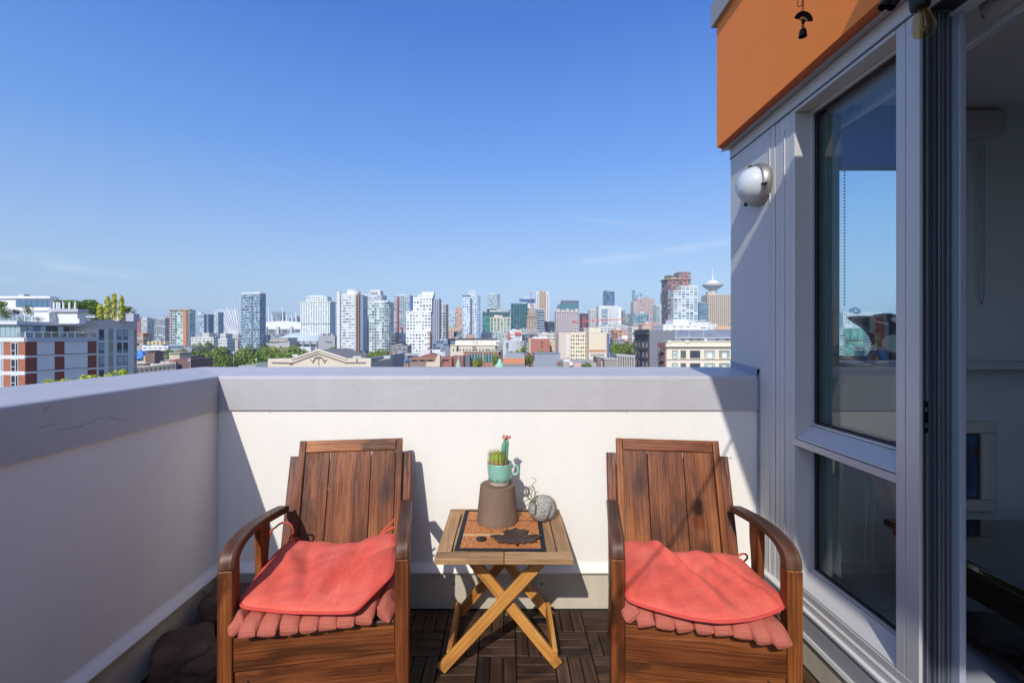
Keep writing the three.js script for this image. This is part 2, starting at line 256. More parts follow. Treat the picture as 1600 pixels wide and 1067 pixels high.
// lower rail and sill: sloped top, nosing, panel below, drip and beige curb
{
  const long = (pts, z0, z1) => { const mb = new MB(), n = pts.length; for (let i = 0; i < n; i++) { const [x0, y0] = pts[i], [x1, y1] = pts[(i + 1) % n]; mb.quad(V(x0, y0, z0), V(x0, y0, z1), V(x1, y1, z1), V(x1, y1, z0)); } for (let i = 1; i < n - 1; i++) { mb.tri(V(pts[0][0], pts[0][1], z1), V(pts[i + 1][0], pts[i + 1][1], z1), V(pts[i][0], pts[i][1], z1)); mb.tri(V(pts[0][0], pts[0][1], z0), V(pts[i][0], pts[i][1], z0), V(pts[i + 1][0], pts[i + 1][1], z0)); } return mb.geo(); };
  part('transom', long([[XR + .001, .819], [XR + .001, .843], [XR + .09, .843], [XR + .09, .819]], W0, W1), mFrame, win);
  part('transom_slope', long([[XR + .006, .8465], [XR + .006, .851], [XR + .060, .898], [XR + .07, .898], [XR + .07, .8465]], W0 + .002, W1), mFrame, win);
  part('sill', long([[XR + .003, .2645], [XR + .003, .268], [XR + .062, .312], [XR + .08, .312], [XR + .08, .2645]], W0, W1), mFrame, win);
  part('sill_rail', long([[XR - .002, .238], [XR - .002, .262], [XR + .08, .262], [XR + .08, .238]], -1.8815, M1), mFrame, win);
  part('sill_rail', long([[XR - .010, .208], [XR - .010, .232], [XR - .002, .237], [XR + .08, .237], [XR + .08, .208]], -1.89, M1), mFrame, win);
  part('sill_nosing', long([[XR - .024, .196], [XR - .024, .205], [XR - .010, .2075], [XR + .05, .2075], [XR + .05, .196]], -2.1, 1.5), M(0xcfcdc8, .45), flat);
  part('sill_apron', long([[XR - .022, .122], [XR - .018, .194], [XR + .05, .194], [XR + .05, .122]], -2.1, 1.5), M(0x9a9a9c, .5), flat);
  part('drip_edge', long([[XR - .034, .108], [XR - .030, .120], [XR + .05, .120], [XR + .05, .108]], -2.1, 1.5), M(0xc4c2bd, .5), flat);
  part('curb', long([[XR - .026, -.02], [XR - .024, .098], [XR + .05, .098], [XR + .05, -.02]], -2.1, 1.5), mCurb, flat, { label: 'beige curb below the window wall' });
  // fascia: orange box, grey coping, tucked soffit and drip flashing
  const fz0 = -2.418, fz1 = 1.6, FX = 1.107;
  part('fascia', long([[FX, 2.255], [FX, 2.912], [XR + .2, 2.912], [XR + .2, 2.255]], fz0, fz1), mOrange, flat, { label: 'orange metal fascia' });
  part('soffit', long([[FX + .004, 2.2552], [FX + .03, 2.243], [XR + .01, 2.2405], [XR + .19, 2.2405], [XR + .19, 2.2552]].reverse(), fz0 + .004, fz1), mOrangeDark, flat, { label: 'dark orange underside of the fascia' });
  part('drip_flashing', long([[FX + .012, 2.2265], [FX + .0135, 2.2285], [XR - .01, 2.2385], [XR, 2.2395], [XR, 2.2375], [XR - .01, 2.2355]].reverse(), fz0 + .01, fz1), mGrey, flat);
  part('coping', long([[FX - .022, 2.902], [FX - .022, 3.02], [XR + .25, 3.04], [XR + .25, 2.914], [FX - .002, 2.914], [FX - .002, 2.902]], fz0 - .022, fz1), M(0x9d9a95, .5), flat, { label: 'grey metal coping over the fascia' });
  // upper rail of the drip, a thin groove line under the head panel
  part('head_bead', long([[XR - .005, TRIM - .002], [XR - .005, TRIM + .002], [XR + .02, TRIM + .002], [XR + .02, TRIM - .002]], ZFAR - .003, M1), M(0x77787e, .5), flat);
}
for (const [y0, y1, nm] of [[.900, HEAD, 'upper'], [.314, .817, 'lower']]) {   // two lights: frame, black gasket, pane
  const s = subgroup('sash', win), x0 = XR + .061, x1 = XR + .075;
  bx('sash_frame', x0, x1, y0, y1, W0, W0 + .012, mFrame, s); bx('sash_frame', x0, x1, y1 - .012, y1 - .0005, W0 + .013, W1, mFrame, s); bx('sash_frame', x0, x1, y0, y0 + .008, W0 + .013, W1, mFrame, s);
  bx('gasket', x1 - .004, x1 + .006, y0 + .009, y1 - .0125, W0 + .013, W0 + .027, mGasket, s); bx('gasket', x1 - .004, x1 + .006, y1 - .024, y1 - .013, W0 + .028, W1, mGasket, s); bx('gasket', x1 - .004, x1 + .006, y0 + .009, y0 + .018, W0 + .028, W1, mGasket, s);
  for (const x of [x1 + .002, x1 + .020]) { const mb = new MB(); mb.quad(V(x, y0, W0), V(x, y0, W1), V(x, y1, W1), V(x, y1, W0)); part('pane', mb.geo(), mWindowGlass, s); }
  bx('inner_frame', x1 + .024, x1 + .075, y0, y1, W0, W0 + .045, M(0x55706a, .5), s);
  bx('inner_frame', x1 + .024, x1 + .075, y1 - .03, y1, W0 + .046, W1, M(0x8b9093, .5), s);
}
// sliding door: jamb with tracks, strike plate, bright inner edge, header
const door = subgroup('sliding_door_frame', flat);
bx('jamb_back', XR + .02, 1.272, .12, 2.23, M1 - .03, M1 - .012, mFrameDark, door);
for (const [x, w, z, m] of [[1.168, .014, .002, mFrameDark], [1.190, .006, .0, mTrack], [1.209, .004, .003, mFrameDark], [1.2235, .008, .0, mTrack], [1.238, .005, -.004, mTrack], [1.2515, .006, -.002, mTrack], [1.262, .003, -.005, mFrameDark]]) bx('track', x, x + w, .12, 2.2, M1 - .013, M1 - .004 + z, m, door);
bx('jamb_edge', 1.268, 1.2865, .12, 2.2, M1 - .06, M1 + .012, M(0xaab0bb, .35, { metalness: .2 }), door);
bx('jamb_edge', 1.2868, 1.291, .12, 2.2, M1 - .08, M1 + .004, mFrameDark, door);
bx('strike_plate', 1.177, 1.1935, .985, 1.075, M1 - .012, M1 - .002, M(0x1b1c1f, .35, { metalness: .7 }), door);
for (const y of [1.0, 1.045]) bx('latch', 1.183, 1.1885, y, y + .014, M1 - .004, M1 + .0015, M(0x777a80, .3, { metalness: .9 }), door);
bx('door_head', XR + .006, 1.30, 2.195, 2.236, M1 - .01, 1.2, mFrameDark, door);
bx('head_track', XR + .03, 1.26, 2.178, 2.1945, M1 + .001, 1.2, M(0x1d1e22, .5), door);
bx('threshold', XR + .052, 1.30, .122, .142, M1 + .001, 1.2, mFrame, door);
bx('jamb', XR, 1.30, .1, 2.25, 1.2, 1.5, mPanel, door);
// room behind the glass
const RX = 4.6;
bx('room_floor', 1.31, RX, .05, .12, -2.3, 1.5, mRoomFloor); bx('ceiling', 1.31, RX, 2.352, 2.45, ZFAR + .03, 1.5, mRoomCeil); bx('roof', XR + .1, RX, 2.60, 2.9, ZFAR, 1.6, mRoomWall);
bx('room_wall', 1.25, RX, -4, 1.10, ZFAR, -2.30, mRoomWall); bx('room_wall', 1.25, 1.50, 1.10, 2.36, ZFAR, -2.30, mRoomWall); bx('room_wall', 2.25, RX, 1.10, 2.36, ZFAR, -2.30, mRoomWall); bx('room_wall', 1.5, 2.25, 2.28, 2.36, ZFAR, -2.30, mRoomWall);
bx('room_wall', RX, RX + .1, .05, 2.45, ZFAR, 1.6, mRoomWall); bx('room_wall', 1.31, RX, .05, 2.45, 1.5, 1.6, mRoomWall); bx('room_wall', 1.245, 1.30, .05, SILL - .01, W0 - .05, M1 - .05, mRoomWall); bx('room_wall', 1.25, 1.30, .05, 2.36, -2.3, W0 - .005, mRoomWall); bx('room_wall', 1.26, 1.30, 2.17, 2.36, W0, 1.5, mRoomWall);
bx('window_shelf', 1.302, RX - .01, 1.101, 1.135, -2.299, -2.16, M(0xb8bcc0, .4));
const far = subgroup('window', flat);
bx('frame', 1.5, 1.53, 1.136, 2.28, -2.36, -2.31, mFrame, far); bx('frame', 2.22, 2.25, 1.136, 2.28, -2.36, -2.31, mFrame, far); bx('frame', 1.531, 2.219, 1.136, 1.16, -2.36, -2.31, mFrame, far);
{ const mb = new MB(); mb.quad(V(1.53, 1.16, -2.34), V(2.22, 1.16, -2.34), V(2.22, 2.28, -2.34), V(1.53, 2.28, -2.34)); part('pane', mb.geo(), new THREE.MeshPhysicalMaterial({ color: new THREE.Color(.8, .93, .95), roughness: 0, transmission: 1, thickness: 0, ior: 1.5 }), far); }
{ const b = thing('roller_blind', 'navy roller blind half lowered behind the tall window', 'blind', [1.9, 2.28, -2.25]);
  const cloth = new MB(); cloth.box(-.46, .19, -.222, .07, .0852, .0868); part('fabric', cloth.geo(), new THREE.MeshPhysicalMaterial({ color: 0x2a2cb8, roughness: 1, transmission: .8, thickness: 0 }), b);
  part('bottom_bar', rbox(.65, .018, .012, .004, -.135, -.229, .086), M(0x1f2b66, .5), b); part('cassette', rbox(.94, .11, .075, .01, .0, .0, .045), M(0xa9a6a0, .6), b); }
{ const b = thing('blind_chain', 'beaded blind chain hanging behind the tall window glass', 'chain', [1.305, 2.12, -1.77]); const g = []; for (let i = 0; i < 60; i++) { const s = new THREE.SphereGeometry(.0035, 6, 5); s.translate(0, -i * .0125, 0); g.push(s); } part('beads', merge(g), M(0x1d1f24, .5), b); }
{ const b = thing('blind_chain', 'pale blind chain loop seen through the open doorway', 'chain', [2.345, 2.2, -2.26]); part('cord', tube([V(-.008, 0, 0), V(-.008, -.4, 0), V(-.008, -.76, 0), V(0, -.785, 0), V(.009, -.76, 0), V(.012, -.4, 0), V(.012, 0, 0)], .0035, 40, 5), M(0x9aa2a6, .5), b); }
{ const b = thing('roller_blind', 'rolled white blind under the ceiling just inside the doorway', 'blind', [1.385, 2.2, -1.31]); const g = new THREE.CylinderGeometry(.045, .045, 1.9, 24); g.rotateX(Math.PI / 2); g.translate(0, 0, .96); part('roll', g, M(0xb5b3ae, .7), b); part('bracket', rbox(.05, .1, .006, .002, 0, .02, 0), mTrack, b); }
{ const b = thing('framed_picture', 'small painting in a wide white frame on the room wall', 'picture', [2.26, .61, -2.299]); const w = .165, h = .225, t = .06;
  part('frame', merge([rbox(w * 2, t, .03, .008, 0, h - t / 2, .015), rbox(w * 2, t, .03, .008, 0, -h + t / 2, .015), rbox(t, h * 2 - t * 2, .03, .008, w - t / 2, 0, .015), rbox(t, h * 2 - t * 2, .03, .008, -w + t / 2, 0, .015)]), M(0xcfc9bd, .6), b);
  part('slip', merge([rbox(.21, .008, .012, .002, 0, h - t - .004, .008), rbox(.21, .008, .012, .002, 0, -h + t + .004, .008), rbox(.008, .33 - .016, .012, .002, w - t - .004, 0, .008), rbox(.008, .33 - .016, .012, .002, -w + t + .004, 0, .008)]), M(0x5a4630, .5), b);
  const art = dataTex(128, 128, (u, v) => { const a = fbm(u, v, 3, 3, 5, 4), c = fbm(u, v, 4, 4, 9, 4); return mix3(mix3(hex(0x2a3550), hex(0x47658a), a * 1.4), hex(0x6a4048), sm(.55, .64, c)); }, true); const g = new THREE.PlaneGeometry(.2, .32); g.translate(0, 0, .006); part('painting', g, M(0xffffff, .7, { map: art }), b); }
{ const b = thing('low_table', 'dark lacquered low table inside the open doorway', 'table', [2.02, .12, -1.55], -.03); const m = woodMat(611, [0x0b0706, 0x1c100b, 0x2b1a12], { rough: .2 }), blk = M(0x0a0a0b, .12, { clearcoat: 1 });
  part('tabletop', rbox(1.0, .03, .6, .008, 0, .385, 0), blk, b); part('moulding', rbox(.96, .03, .56, .01, 0, .352, 0), m, b); part('apron', rbox(.88, .09, .5, .006, 0, .29, 0), m, b); for (const [x, z] of [[-.4, .21], [.4, .21], [-.4, -.21], [.4, -.21]]) part('leg', rbox(.08, .244, .08, .01, x, .122, z), m, b); part('shelf', rbox(.8, .03, .4, .006, 0, .07, 0), m, b); }
{ const b = thing('carved_ornament', 'dark curved ornament with white oval patches on the room window shelf', 'ornament', [1.80, 1.135, -2.215]); const o = b.position, P = (px, py) => { const q = at(px, py, 2.215); return [q.x - o.x, q.y - o.y]; }, s = new THREE.Shape(); s.moveTo(...P(1356, 563)); s.bezierCurveTo(...P(1370, 548), ...P(1370, 536), ...P(1362, 524)); s.bezierCurveTo(...P(1352, 510), ...P(1341, 508), ...P(1329, 497)); s.bezierCurveTo(...P(1345, 495), ...P(1358, 497), ...P(1366, 496)); s.bezierCurveTo(...P(1376, 490), ...P(1392, 491), ...P(1404, 497)); s.bezierCurveTo(...P(1425, 505), ...P(1440, 520), ...P(1442, 563)); s.closePath();
  const g = new THREE.ExtrudeGeometry(s, { depth: .03, bevelEnabled: true, bevelSize: .004, bevelThickness: .006, bevelSegments: 2, curveSegments: 16 }); g.translate(0, .004, -.015); part('body', g, M(0x1b1920, .3), b);
  const patch = (pts) => { const h = new THREE.Shape(pts.map((p) => new THREE.Vector2(...P(...p)))); const e = new THREE.ExtrudeGeometry(h, { depth: .004, bevelEnabled: false }); e.translate(0, .004, .0205); part('white_patch', e, M(0xe4e6e0, .5), b); }; const oval = (cx, cy, rx, ry, t) => Array.from({ length: 28 }, (_, n) => { const a = n / 28 * 6.2832, x = Math.cos(a) * rx, y = Math.sin(a) * ry; return [cx + x * Math.cos(t) - y * Math.sin(t), cy + x * Math.sin(t) + y * Math.cos(t)]; }); patch(oval(1394, 538, 22, 14, .1)); patch(oval(1399, 503, 13, 4.5, .25)); patch(oval(1372, 505.5, 11, 1.6, .25)); }
{ const b = thing('curtain_rail', 'pale rail under the ceiling behind the tall window', 'rail', [1.40, 2.145, -1.58]); part('rail', rbox(.03, .022, .78, .004), M(0xb9bcc0, .4), b); part('end_cap', rbox(.034, .026, .012, .003, 0, 0, -.397), M(0x8d9094, .4), b); }
// bulkhead lamp
{ const b = thing('wall_lamp', 'round bulkhead lamp with ribbed frosted dome on the grey panel', 'lamp', [XR - .0005, 1.952, -2.098]);
  const ring = lathe([[.088, 0], [.094, .002], [.0955, .012], [.0945, .026], [.090, .037], [.083, .041], [.079, .039], [.079, .03]], 48); ring.rotateZ(Math.PI / 2); part('base_ring', ring, M(0xa39e95, .42, { metalness: .75, bumpMap: plasterBump, bumpScale: .002 }), b);
  const pts = []; for (let i = 0; i <= 60; i++) { const a = i / 60 * Math.PI / 2, rib = 1 + .010 * Math.cos(i * Math.PI); pts.push([.080 * Math.cos(a) * rib + 1e-4, .036 + .072 * Math.sin(a) * rib]); } const dome = lathe(pts, 56); dome.rotateZ(Math.PI / 2);
  part('glass_dome', dome, new THREE.MeshPhysicalMaterial({ color: 0xcdd3d6, roughness: .26, transmission: 0, specularIntensity: 1, clearcoat: .6, clearcoatRoughness: .1 }), b);
  part('back_plate', new THREE.CylinderGeometry(.078, .078, .03, 32).rotateZ(Math.PI / 2).translate(-.015, 0, 0), mWhite, b);
  for (const a of [.25, 2.35, 4.45]) { const g = rbox(.016, .012, .03, .002, -.036, 0, .089); g.rotateX(-a + .5); part('clip', g, M(0x4a4640, .4, { metalness: .8 }), b); } }
// overhang of the floor above, over the door and the viewpoint
{ const mb = new MB(); mb.box(.412, 1.106, 2.61, 2.68, -.984, 1.6); const o = part('roof_overhang', mb.geo(), M(0xc9c6c0, .7), flat); }
// string lights: cable with sockets and bulbs hung from the overhang
{ const b = thing('string_light', 'black string light cable with clear bulbs hanging at the door head', 'string lights');
  const B0 = at(1442, 29, 1.05), K = [V(1.10, 2.19, -1.2), V(B0.x, B0.y + .088, B0.z), V(.31, 1.975, -.15), V(-.175, 1.887, .4), V(-.9, 2.3, 1.3)]; part('cable', tube(K, .0045, 80, 6), M(0x0a0a0b, .5), b);
  const glass = new THREE.MeshPhysicalMaterial({ color: 0xf3dfb8, roughness: .02, transmission: 1, thickness: 0, ior: 1.35 });
  const B = [B0, V(.3125, 1.885, -.15), V(-.175, 1.80, .4)];
  for (const q of B) { const s = subgroup('bulb', b), tilt = q === B[0] ? .16 : 0;
    const pr = [[.0105, .032], [.0125, .02], [.0175, .0], [.0215, -.016], [.0215, -.027], [.017, -.037], [.009, -.0425], [.0001, -.044]]; const g = lathe(new THREE.SplineCurve(pr.map((p) => new THREE.Vector2(...p))).getPoints(24).map((p) => [Math.max(p.x, 1e-4), p.y]), 28);
    g.rotateZ(tilt); g.translate(q.x, q.y, q.z); part('glass', g, glass, s);
    const f = tube([V(-.006, .02, 0), V(-.010, -.01, .003), V(-.002, -.028, 0), V(.008, -.012, -.003), V(.006, .02, 0)], .0009, 24, 4); f.rotateZ(tilt); f.translate(q.x, q.y, q.z); part('filament', f, M(0xd8c08a, .4), s);
    const c = lathe([[.0001, .085], [.012, .085], [.0185, .078], [.0195, .03], [.0165, .022], [.0001, .022]], 20); c.rotateZ(tilt); c.translate(q.x, q.y, q.z); part('socket', c, M(0x0b0b0d, .55), s); }
  const c0 = at(1404, 6, .96); for (const dx of [-.012, .006]) part('cable_clip', tube([V(c0.x + dx - .012, c0.y + .06, c0.z), V(c0.x + dx - .01, c0.y + .01, c0.z), V(c0.x + dx - .022, c0.y - .008, c0.z)], .0085, 14, 8), M(0x0d0d0e, .5), b); }
// fan-shaped hanging charm
{ const q = at(1255, 33, 1.1), b = thing('hanging_charm', 'black folding-fan wind charm hanging in front of the orange fascia', 'wind chime', [q.x, q.y, q.z]); const blk = M(0x101012, .45, { metalness: .4 });
  const u = 1.1 / F; const s = new THREE.Shape(), a0 = -.05, a1 = Math.PI - .32, n = 16; const P = (a, r) => [Math.cos(a) * r, Math.sin(a) * r];
  s.moveTo(...P(a0, 14.5 * u)); for (let i = 1; i <= n; i++) s.lineTo(...P(lerp(a0, a1, i / n), (14.5 + (i % 2 ? .25 : 0)) * u)); for (let i = n; i >= 0; i--) s.lineTo(...P(lerp(a0, a1, i / n), 6.8 * u)); const lf = new THREE.ExtrudeGeometry(s, { depth: .003, bevelEnabled: false }); part('fan_leaf', lf, blk, b);
  const ribs = new MB(); for (let i = 0; i <= 12; i++) { const a = lerp(a0 + .05, a1 - .05, i / 12); ribs.bar(V(0, -2 * u, .001), V(...P(a, 7.4 * u), .001), .0006, .0006, 4); } part('fan_ribs', ribs.geo(), blk, b);
  part('pivot', new THREE.SphereGeometry(3 * u, 10, 8).scale(1, .7, .5).translate(0, -3 * u, .001), blk, b);
  const bell = lathe([[.0001, 0], [2.2 * u, -.3 * u], [4.4 * u, -2.5 * u], [5.4 * u, -7 * u], [5.6 * u, -11.5 * u], [6.2 * u, -13 * u], [5.6 * u, -13 * u], [4.8 * u, -8 * u], [.0001, -3 * u]], 24); bell.translate(0, -11 * u, 0); part('bell', bell, blk, b);
  const links = []; for (let i = 0; i < 46; i++) { const t = new THREE.TorusGeometry(.0042, .0009, 5, 10); if (i % 2) t.rotateY(Math.PI / 2); t.scale(.7, 1, .7); t.translate(0, 14.4 * u + .006 + i * .0068, 0); links.push(t); } part('chain', merge(links), M(0x3c2e28, .4, { metalness: .6 }), b);
  part('link', new THREE.TorusGeometry(.003, .0008, 5, 10).translate(0, -7.2 * u, 0), blk, b); part('link', new THREE.TorusGeometry(.003, .0008, 5, 10).rotateY(1.5).translate(0, -9.4 * u, 0), blk, b);
  part('hook', tube([V(0, .05, 0), V(-.006, .058, 0), V(-.013, .045, 0), V(-.010, .034, 0), V(-.004, .038, 0), V(.0, .052, 0)], .0009, 24, 5), M(0x3c2e28, .4), b); }
// ---------------------------------------------------------------- two colonial armchairs of dark teak
const teak = [[0x4a2611, 0x7d4522, 0xa36638], [0x40200e, 0x6f3b1c, 0x935830], [0x512b13, 0x884d24, 0xb0713c]].map((c, i) => woodMat(900 + i * 13, c, { rings: 5 + i * 2, streak: .35, stains: .5, stain: 0x2e180e, worn: .12, rough: .42, spec: .6 }));
const teakDark = [woodMat(950, [0x2c1a11, 0x563625, 0x7a5844], { rings: 8, streak: .6, stains: .3, worn: .4, rough: .45 }), woodMat(963, [0x33190e, 0x653520, 0x874c2c], { rings: 9, streak: .6, stains: .3, worn: .2, rough: .45 })];
// a rectangular section with softened corners swept along a curve that lies mostly in the y-z plane
function sweepBar(pts, wFn, hFn, seg = 40) {
  const curve = new THREE.CatmullRomCurve3(pts), pos = [], uv = [], idx = [], n = 8, c = .18;
  const len = curve.getLength();
  for (let i = 0; i <= seg; i++) {
    const t = i / seg, p = curve.getPointAt(t), tg = curve.getTangentAt(t), side = V(1, 0, 0).addScaledVector(tg, -tg.x).normalize(), up = V().copy(side).cross(tg).normalize();
    const w = wFn(t) / 2, h = hFn(t) / 2, k = Math.min(w, h) * c * 1.6, ring = [[-w + k, -h], [w - k, -h], [w, -h + k], [w, h - k], [w - k, h], [-w + k, h], [-w, h - k], [-w, -h + k]];
    ring.forEach(([a, b], j) => { const q = V().copy(p).addScaledVector(side, a).addScaledVector(up, b); pos.push(q.x, q.y, q.z); uv.push(j * .013 + .1, t * len); });
  }
  for (let i = 0; i < seg; i++) for (let j = 0; j < n; j++) { const a = i * n + j, b = i * n + (j + 1) % n, d = a + n, e = b + n; idx.push(a, d, b, b, d, e); }
  for (const s of [0, seg]) for (let j = 1; j < n - 1; j++) s ? idx.push(s * n, s * n + j + 1, s * n + j) : idx.push(0, j, j + 1);
  const g = new THREE.BufferGeometry(); g.setAttribute('position', new THREE.Float32BufferAttribute(pos, 3)); g.setAttribute('uv', new THREE.Float32BufferAttribute(uv, 2)); g.setIndex(idx); return toCreasedNormals(g, .65);
}
function tapered(x0, x1, yt0, yt1, yb0, yb1, z0, z1) { const mb = new MB(), P = (x, y, z) => V(x, y, z); mb.quad(P(x0, yb0, z1), P(x1, yb1, z1), P(x1, yt1, z1), P(x0, yt0, z1)); mb.quad(P(x1, yb1, z0), P(x0, yb0, z0), P(x0, yt0, z0), P(x1, yt1, z0)); mb.quad(P(x0, yt0, z1), P(x1, yt1, z1), P(x1, yt1, z0), P(x0, yt0, z0)); mb.quad(P(x0, yb0, z0), P(x1, yb1, z0), P(x1, yb1, z1), P(x0, yb0, z1)); mb.quad(P(x1, yb1, z1), P(x1, yb1, z0), P(x1, yt1, z0), P(x1, yt1, z1)); mb.quad(P(x0, yb0, z0), P(x0, yb0, z1), P(x0, yt0, z1), P(x0, yt0, z0)); return uvBox(mb.geo(), 'x', [R0() * 3, R0() * 3]); }
function armchair(label, pos, turn, o) {
  const t = thing('armchair', label, 'armchair', pos, turn, undefined), T = (k) => teak[(k + o.tone) % 3];
  for (const s of [-1, 1]) {
    const g = plank(.045, .547, .056, 'y', .005); g.translate(s * .2625, .2735, -.03); part('front_leg', g, T(s > 0 ? 1 : 0), t);
    const arm = sweepBar([V(s * .2625, .548, -.030), V(s * .2625, .562, -.0314), V(s * .2625, .574, -.037), V(s * .262, .587, -.053), V(s * .2615, .597, -.081), V(s * .261, .602, -.118), V(s * .259, .603, -.165), V(s * .254, .596, -.26), V(s * .247, .581, -.37), V(s * .243, .566, -.455)], () => .0455, (u) => lerp(.0545, .026, sm(0, .26, u)), 64); part('arm', arm, teakDark[0], t);
    const sup = new THREE.Shape(); sup.moveTo(-.030, 0); sup.lineTo(-.026, .11); sup.bezierCurveTo(-.028, .17, -.042, .18, -.043, .22); sup.lineTo(-.044, .264); sup.lineTo(.038, .274); sup.lineTo(.038, .20); sup.bezierCurveTo(.036, .14, .030, .1, .030, 0); sup.closePath();
    const e = new THREE.ExtrudeGeometry(sup, { depth: .018, bevelEnabled: true, bevelSize: .002, bevelThickness: .002, bevelSegments: 1, curveSegments: 8 }); e.rotateY(-Math.PI / 2); e.translate(s * .252 + .009, .312, -.265); part('arm_support', uvBox(e, 'y', [R0(), R0()]), T(2), t);
    const rail = plank(.022, .12, .42, 'z', .003); rail.translate(s * .246, .288, -.265); part('side_rail', rail, T(2), t);
    const rear = sweepBar([V(s * .236, 0, -.50), V(s * .236, .2, -.462), V(s * .236, .36, -.470), V(s * .236, .56, -.535), V(s * .236, .738, -.600)], () => .040, () => .034, 24); part('rear_leg', rear, teakDark[1], t);
  }
  // front: two boards, the joint between them not quite level
  part('apron_backing', tapered(-.238, .238, .30, .30, .12, .12, -.046, -.034), M(0x0e0806, .9), t); part('apron_board', tapered(-.239, .239, .343, .345, o.j0 + .0025, o.j1 + .0025, -.026, -.007), T(0), t, { label: 'upper front board, scuffed' });  // near-black backing added behind the boards, painting the shade in their joint
  part('apron_board', tapered(-.239, .239, o.j0 - .0035, o.j1 - .0035, .09, .09, -.030, -.013), T(1), t);
  for (const [x, y] of [[-.2, .20], [.19, .20], [.0, .17]]) { const g = new THREE.CylinderGeometry(.004, .004, .003, 10); g.rotateX(Math.PI / 2); g.translate(x, y, -.0085); part('peg', g, teakDark[0], t); }
  for (let k = 0; k < 4; k++) { const g = plank(.482, .014, .108, 'x', .003); g.translate(0, .353, -.057 - k * .111 + .004); part('seat_slat', g, teakDark[k % 2], t); }
  const back = new THREE.Group(); back.name = 'backrest'; t.add(back); back.position.set(0, .33, -.432); back.rotation.x = -.3217;
  const H = .502; // along the slope
  const pl = o.planks, gap = .0018; let x = -.188;
  pl.forEach((w, i) => { const g = plank(w - gap * 2, H - .045, .014, 'y', .002); g.translate(x + w / 2, (H - .045) / 2, -.002 + (i % 2) * .001); part('plank', g, T([1, 0, 2][i]), back); x += w; });
  for (const s of [-1, 1]) { const g = plank(.0265, H, .026, 'y', .003); g.translate(s * .2022, H / 2, 0); part('stile', g, T(s > 0 ? 2 : 1), back); }
  { const g = plank(.377, .050, .024, 'x', .004); g.translate(0, H - .0252, 0); part('top_rail', g, T(2), back); const b = plank(.377, .03, .022, 'x', .003); b.translate(0, -.016, -.001); part('bottom_rail', b, T(2), back); }
  return t;
}
armchair('dark teak armchair left of the small table, cushion tie looped over its arm', [-.597, 0, -1.418], .140, { tone: 0, j0: .236, j1: .252, planks: [.100, .172, .104] });
armchair('dark teak armchair by the tall window, crossed by a thin cable shadow', [.612, 0, -1.418], -.140, { tone: 1, j0: .222, j1: .216, planks: [.104, .150, .122] });

// ---------------------------------------------------------------- cushions
const smooth = (g) => { g.deleteAttribute('uv'); g.deleteAttribute('normal'); const q = mergeVertices(g, 1e-6); q.computeVertexNormals(); return q; };
const weave = (a, b, seed) => dataTex(512, 512, (u, v) => { const w = .5 + .25 * Math.sin(u * 2 * Math.PI * 128) + .25 * Math.sin(v * 2 * Math.PI * 128), slub = fbm(u, v, 8, 160, seed, 2) * .5 + fbm(u, v, 160, 8, seed + 4, 2) * .5, m = fbm(u, v, 4, 4, seed + 8, 5); return mix3(hex(a), hex(b), cl(.38 + .14 * (w - .5) + .5 * (slub - .5) + .55 * (m - .5))); }, true, 3, 3);
const weaveBump = dataTex(512, 512, (u, v) => .5 + .2 * Math.sin(u * 2 * Math.PI * 128) + .2 * Math.sin(v * 2 * Math.PI * 128) + .4 * (fbm(u, v, 100, 100, 4, 2) - .5), false, 3, 3);
const mCoral = M(0xffffff, .95, { map: weave(0xd2503f, 0xf28a78, 5), bumpMap: weaveBump, bumpScale: .0008, specularIntensity: .2, sheen: .25, sheenColor: new THREE.Color(1, .6, .55), sheenRoughness: .6 });
const mSalmon = M(0xffffff, .95, { map: weave(0xa65646, 0xcf8270, 15), bumpMap: weaveBump, bumpScale: .0008, specularIntensity: .2 }), mPiping = M(0xcf4c42, .9), mUnder = M(0x2e2a2c, .9);
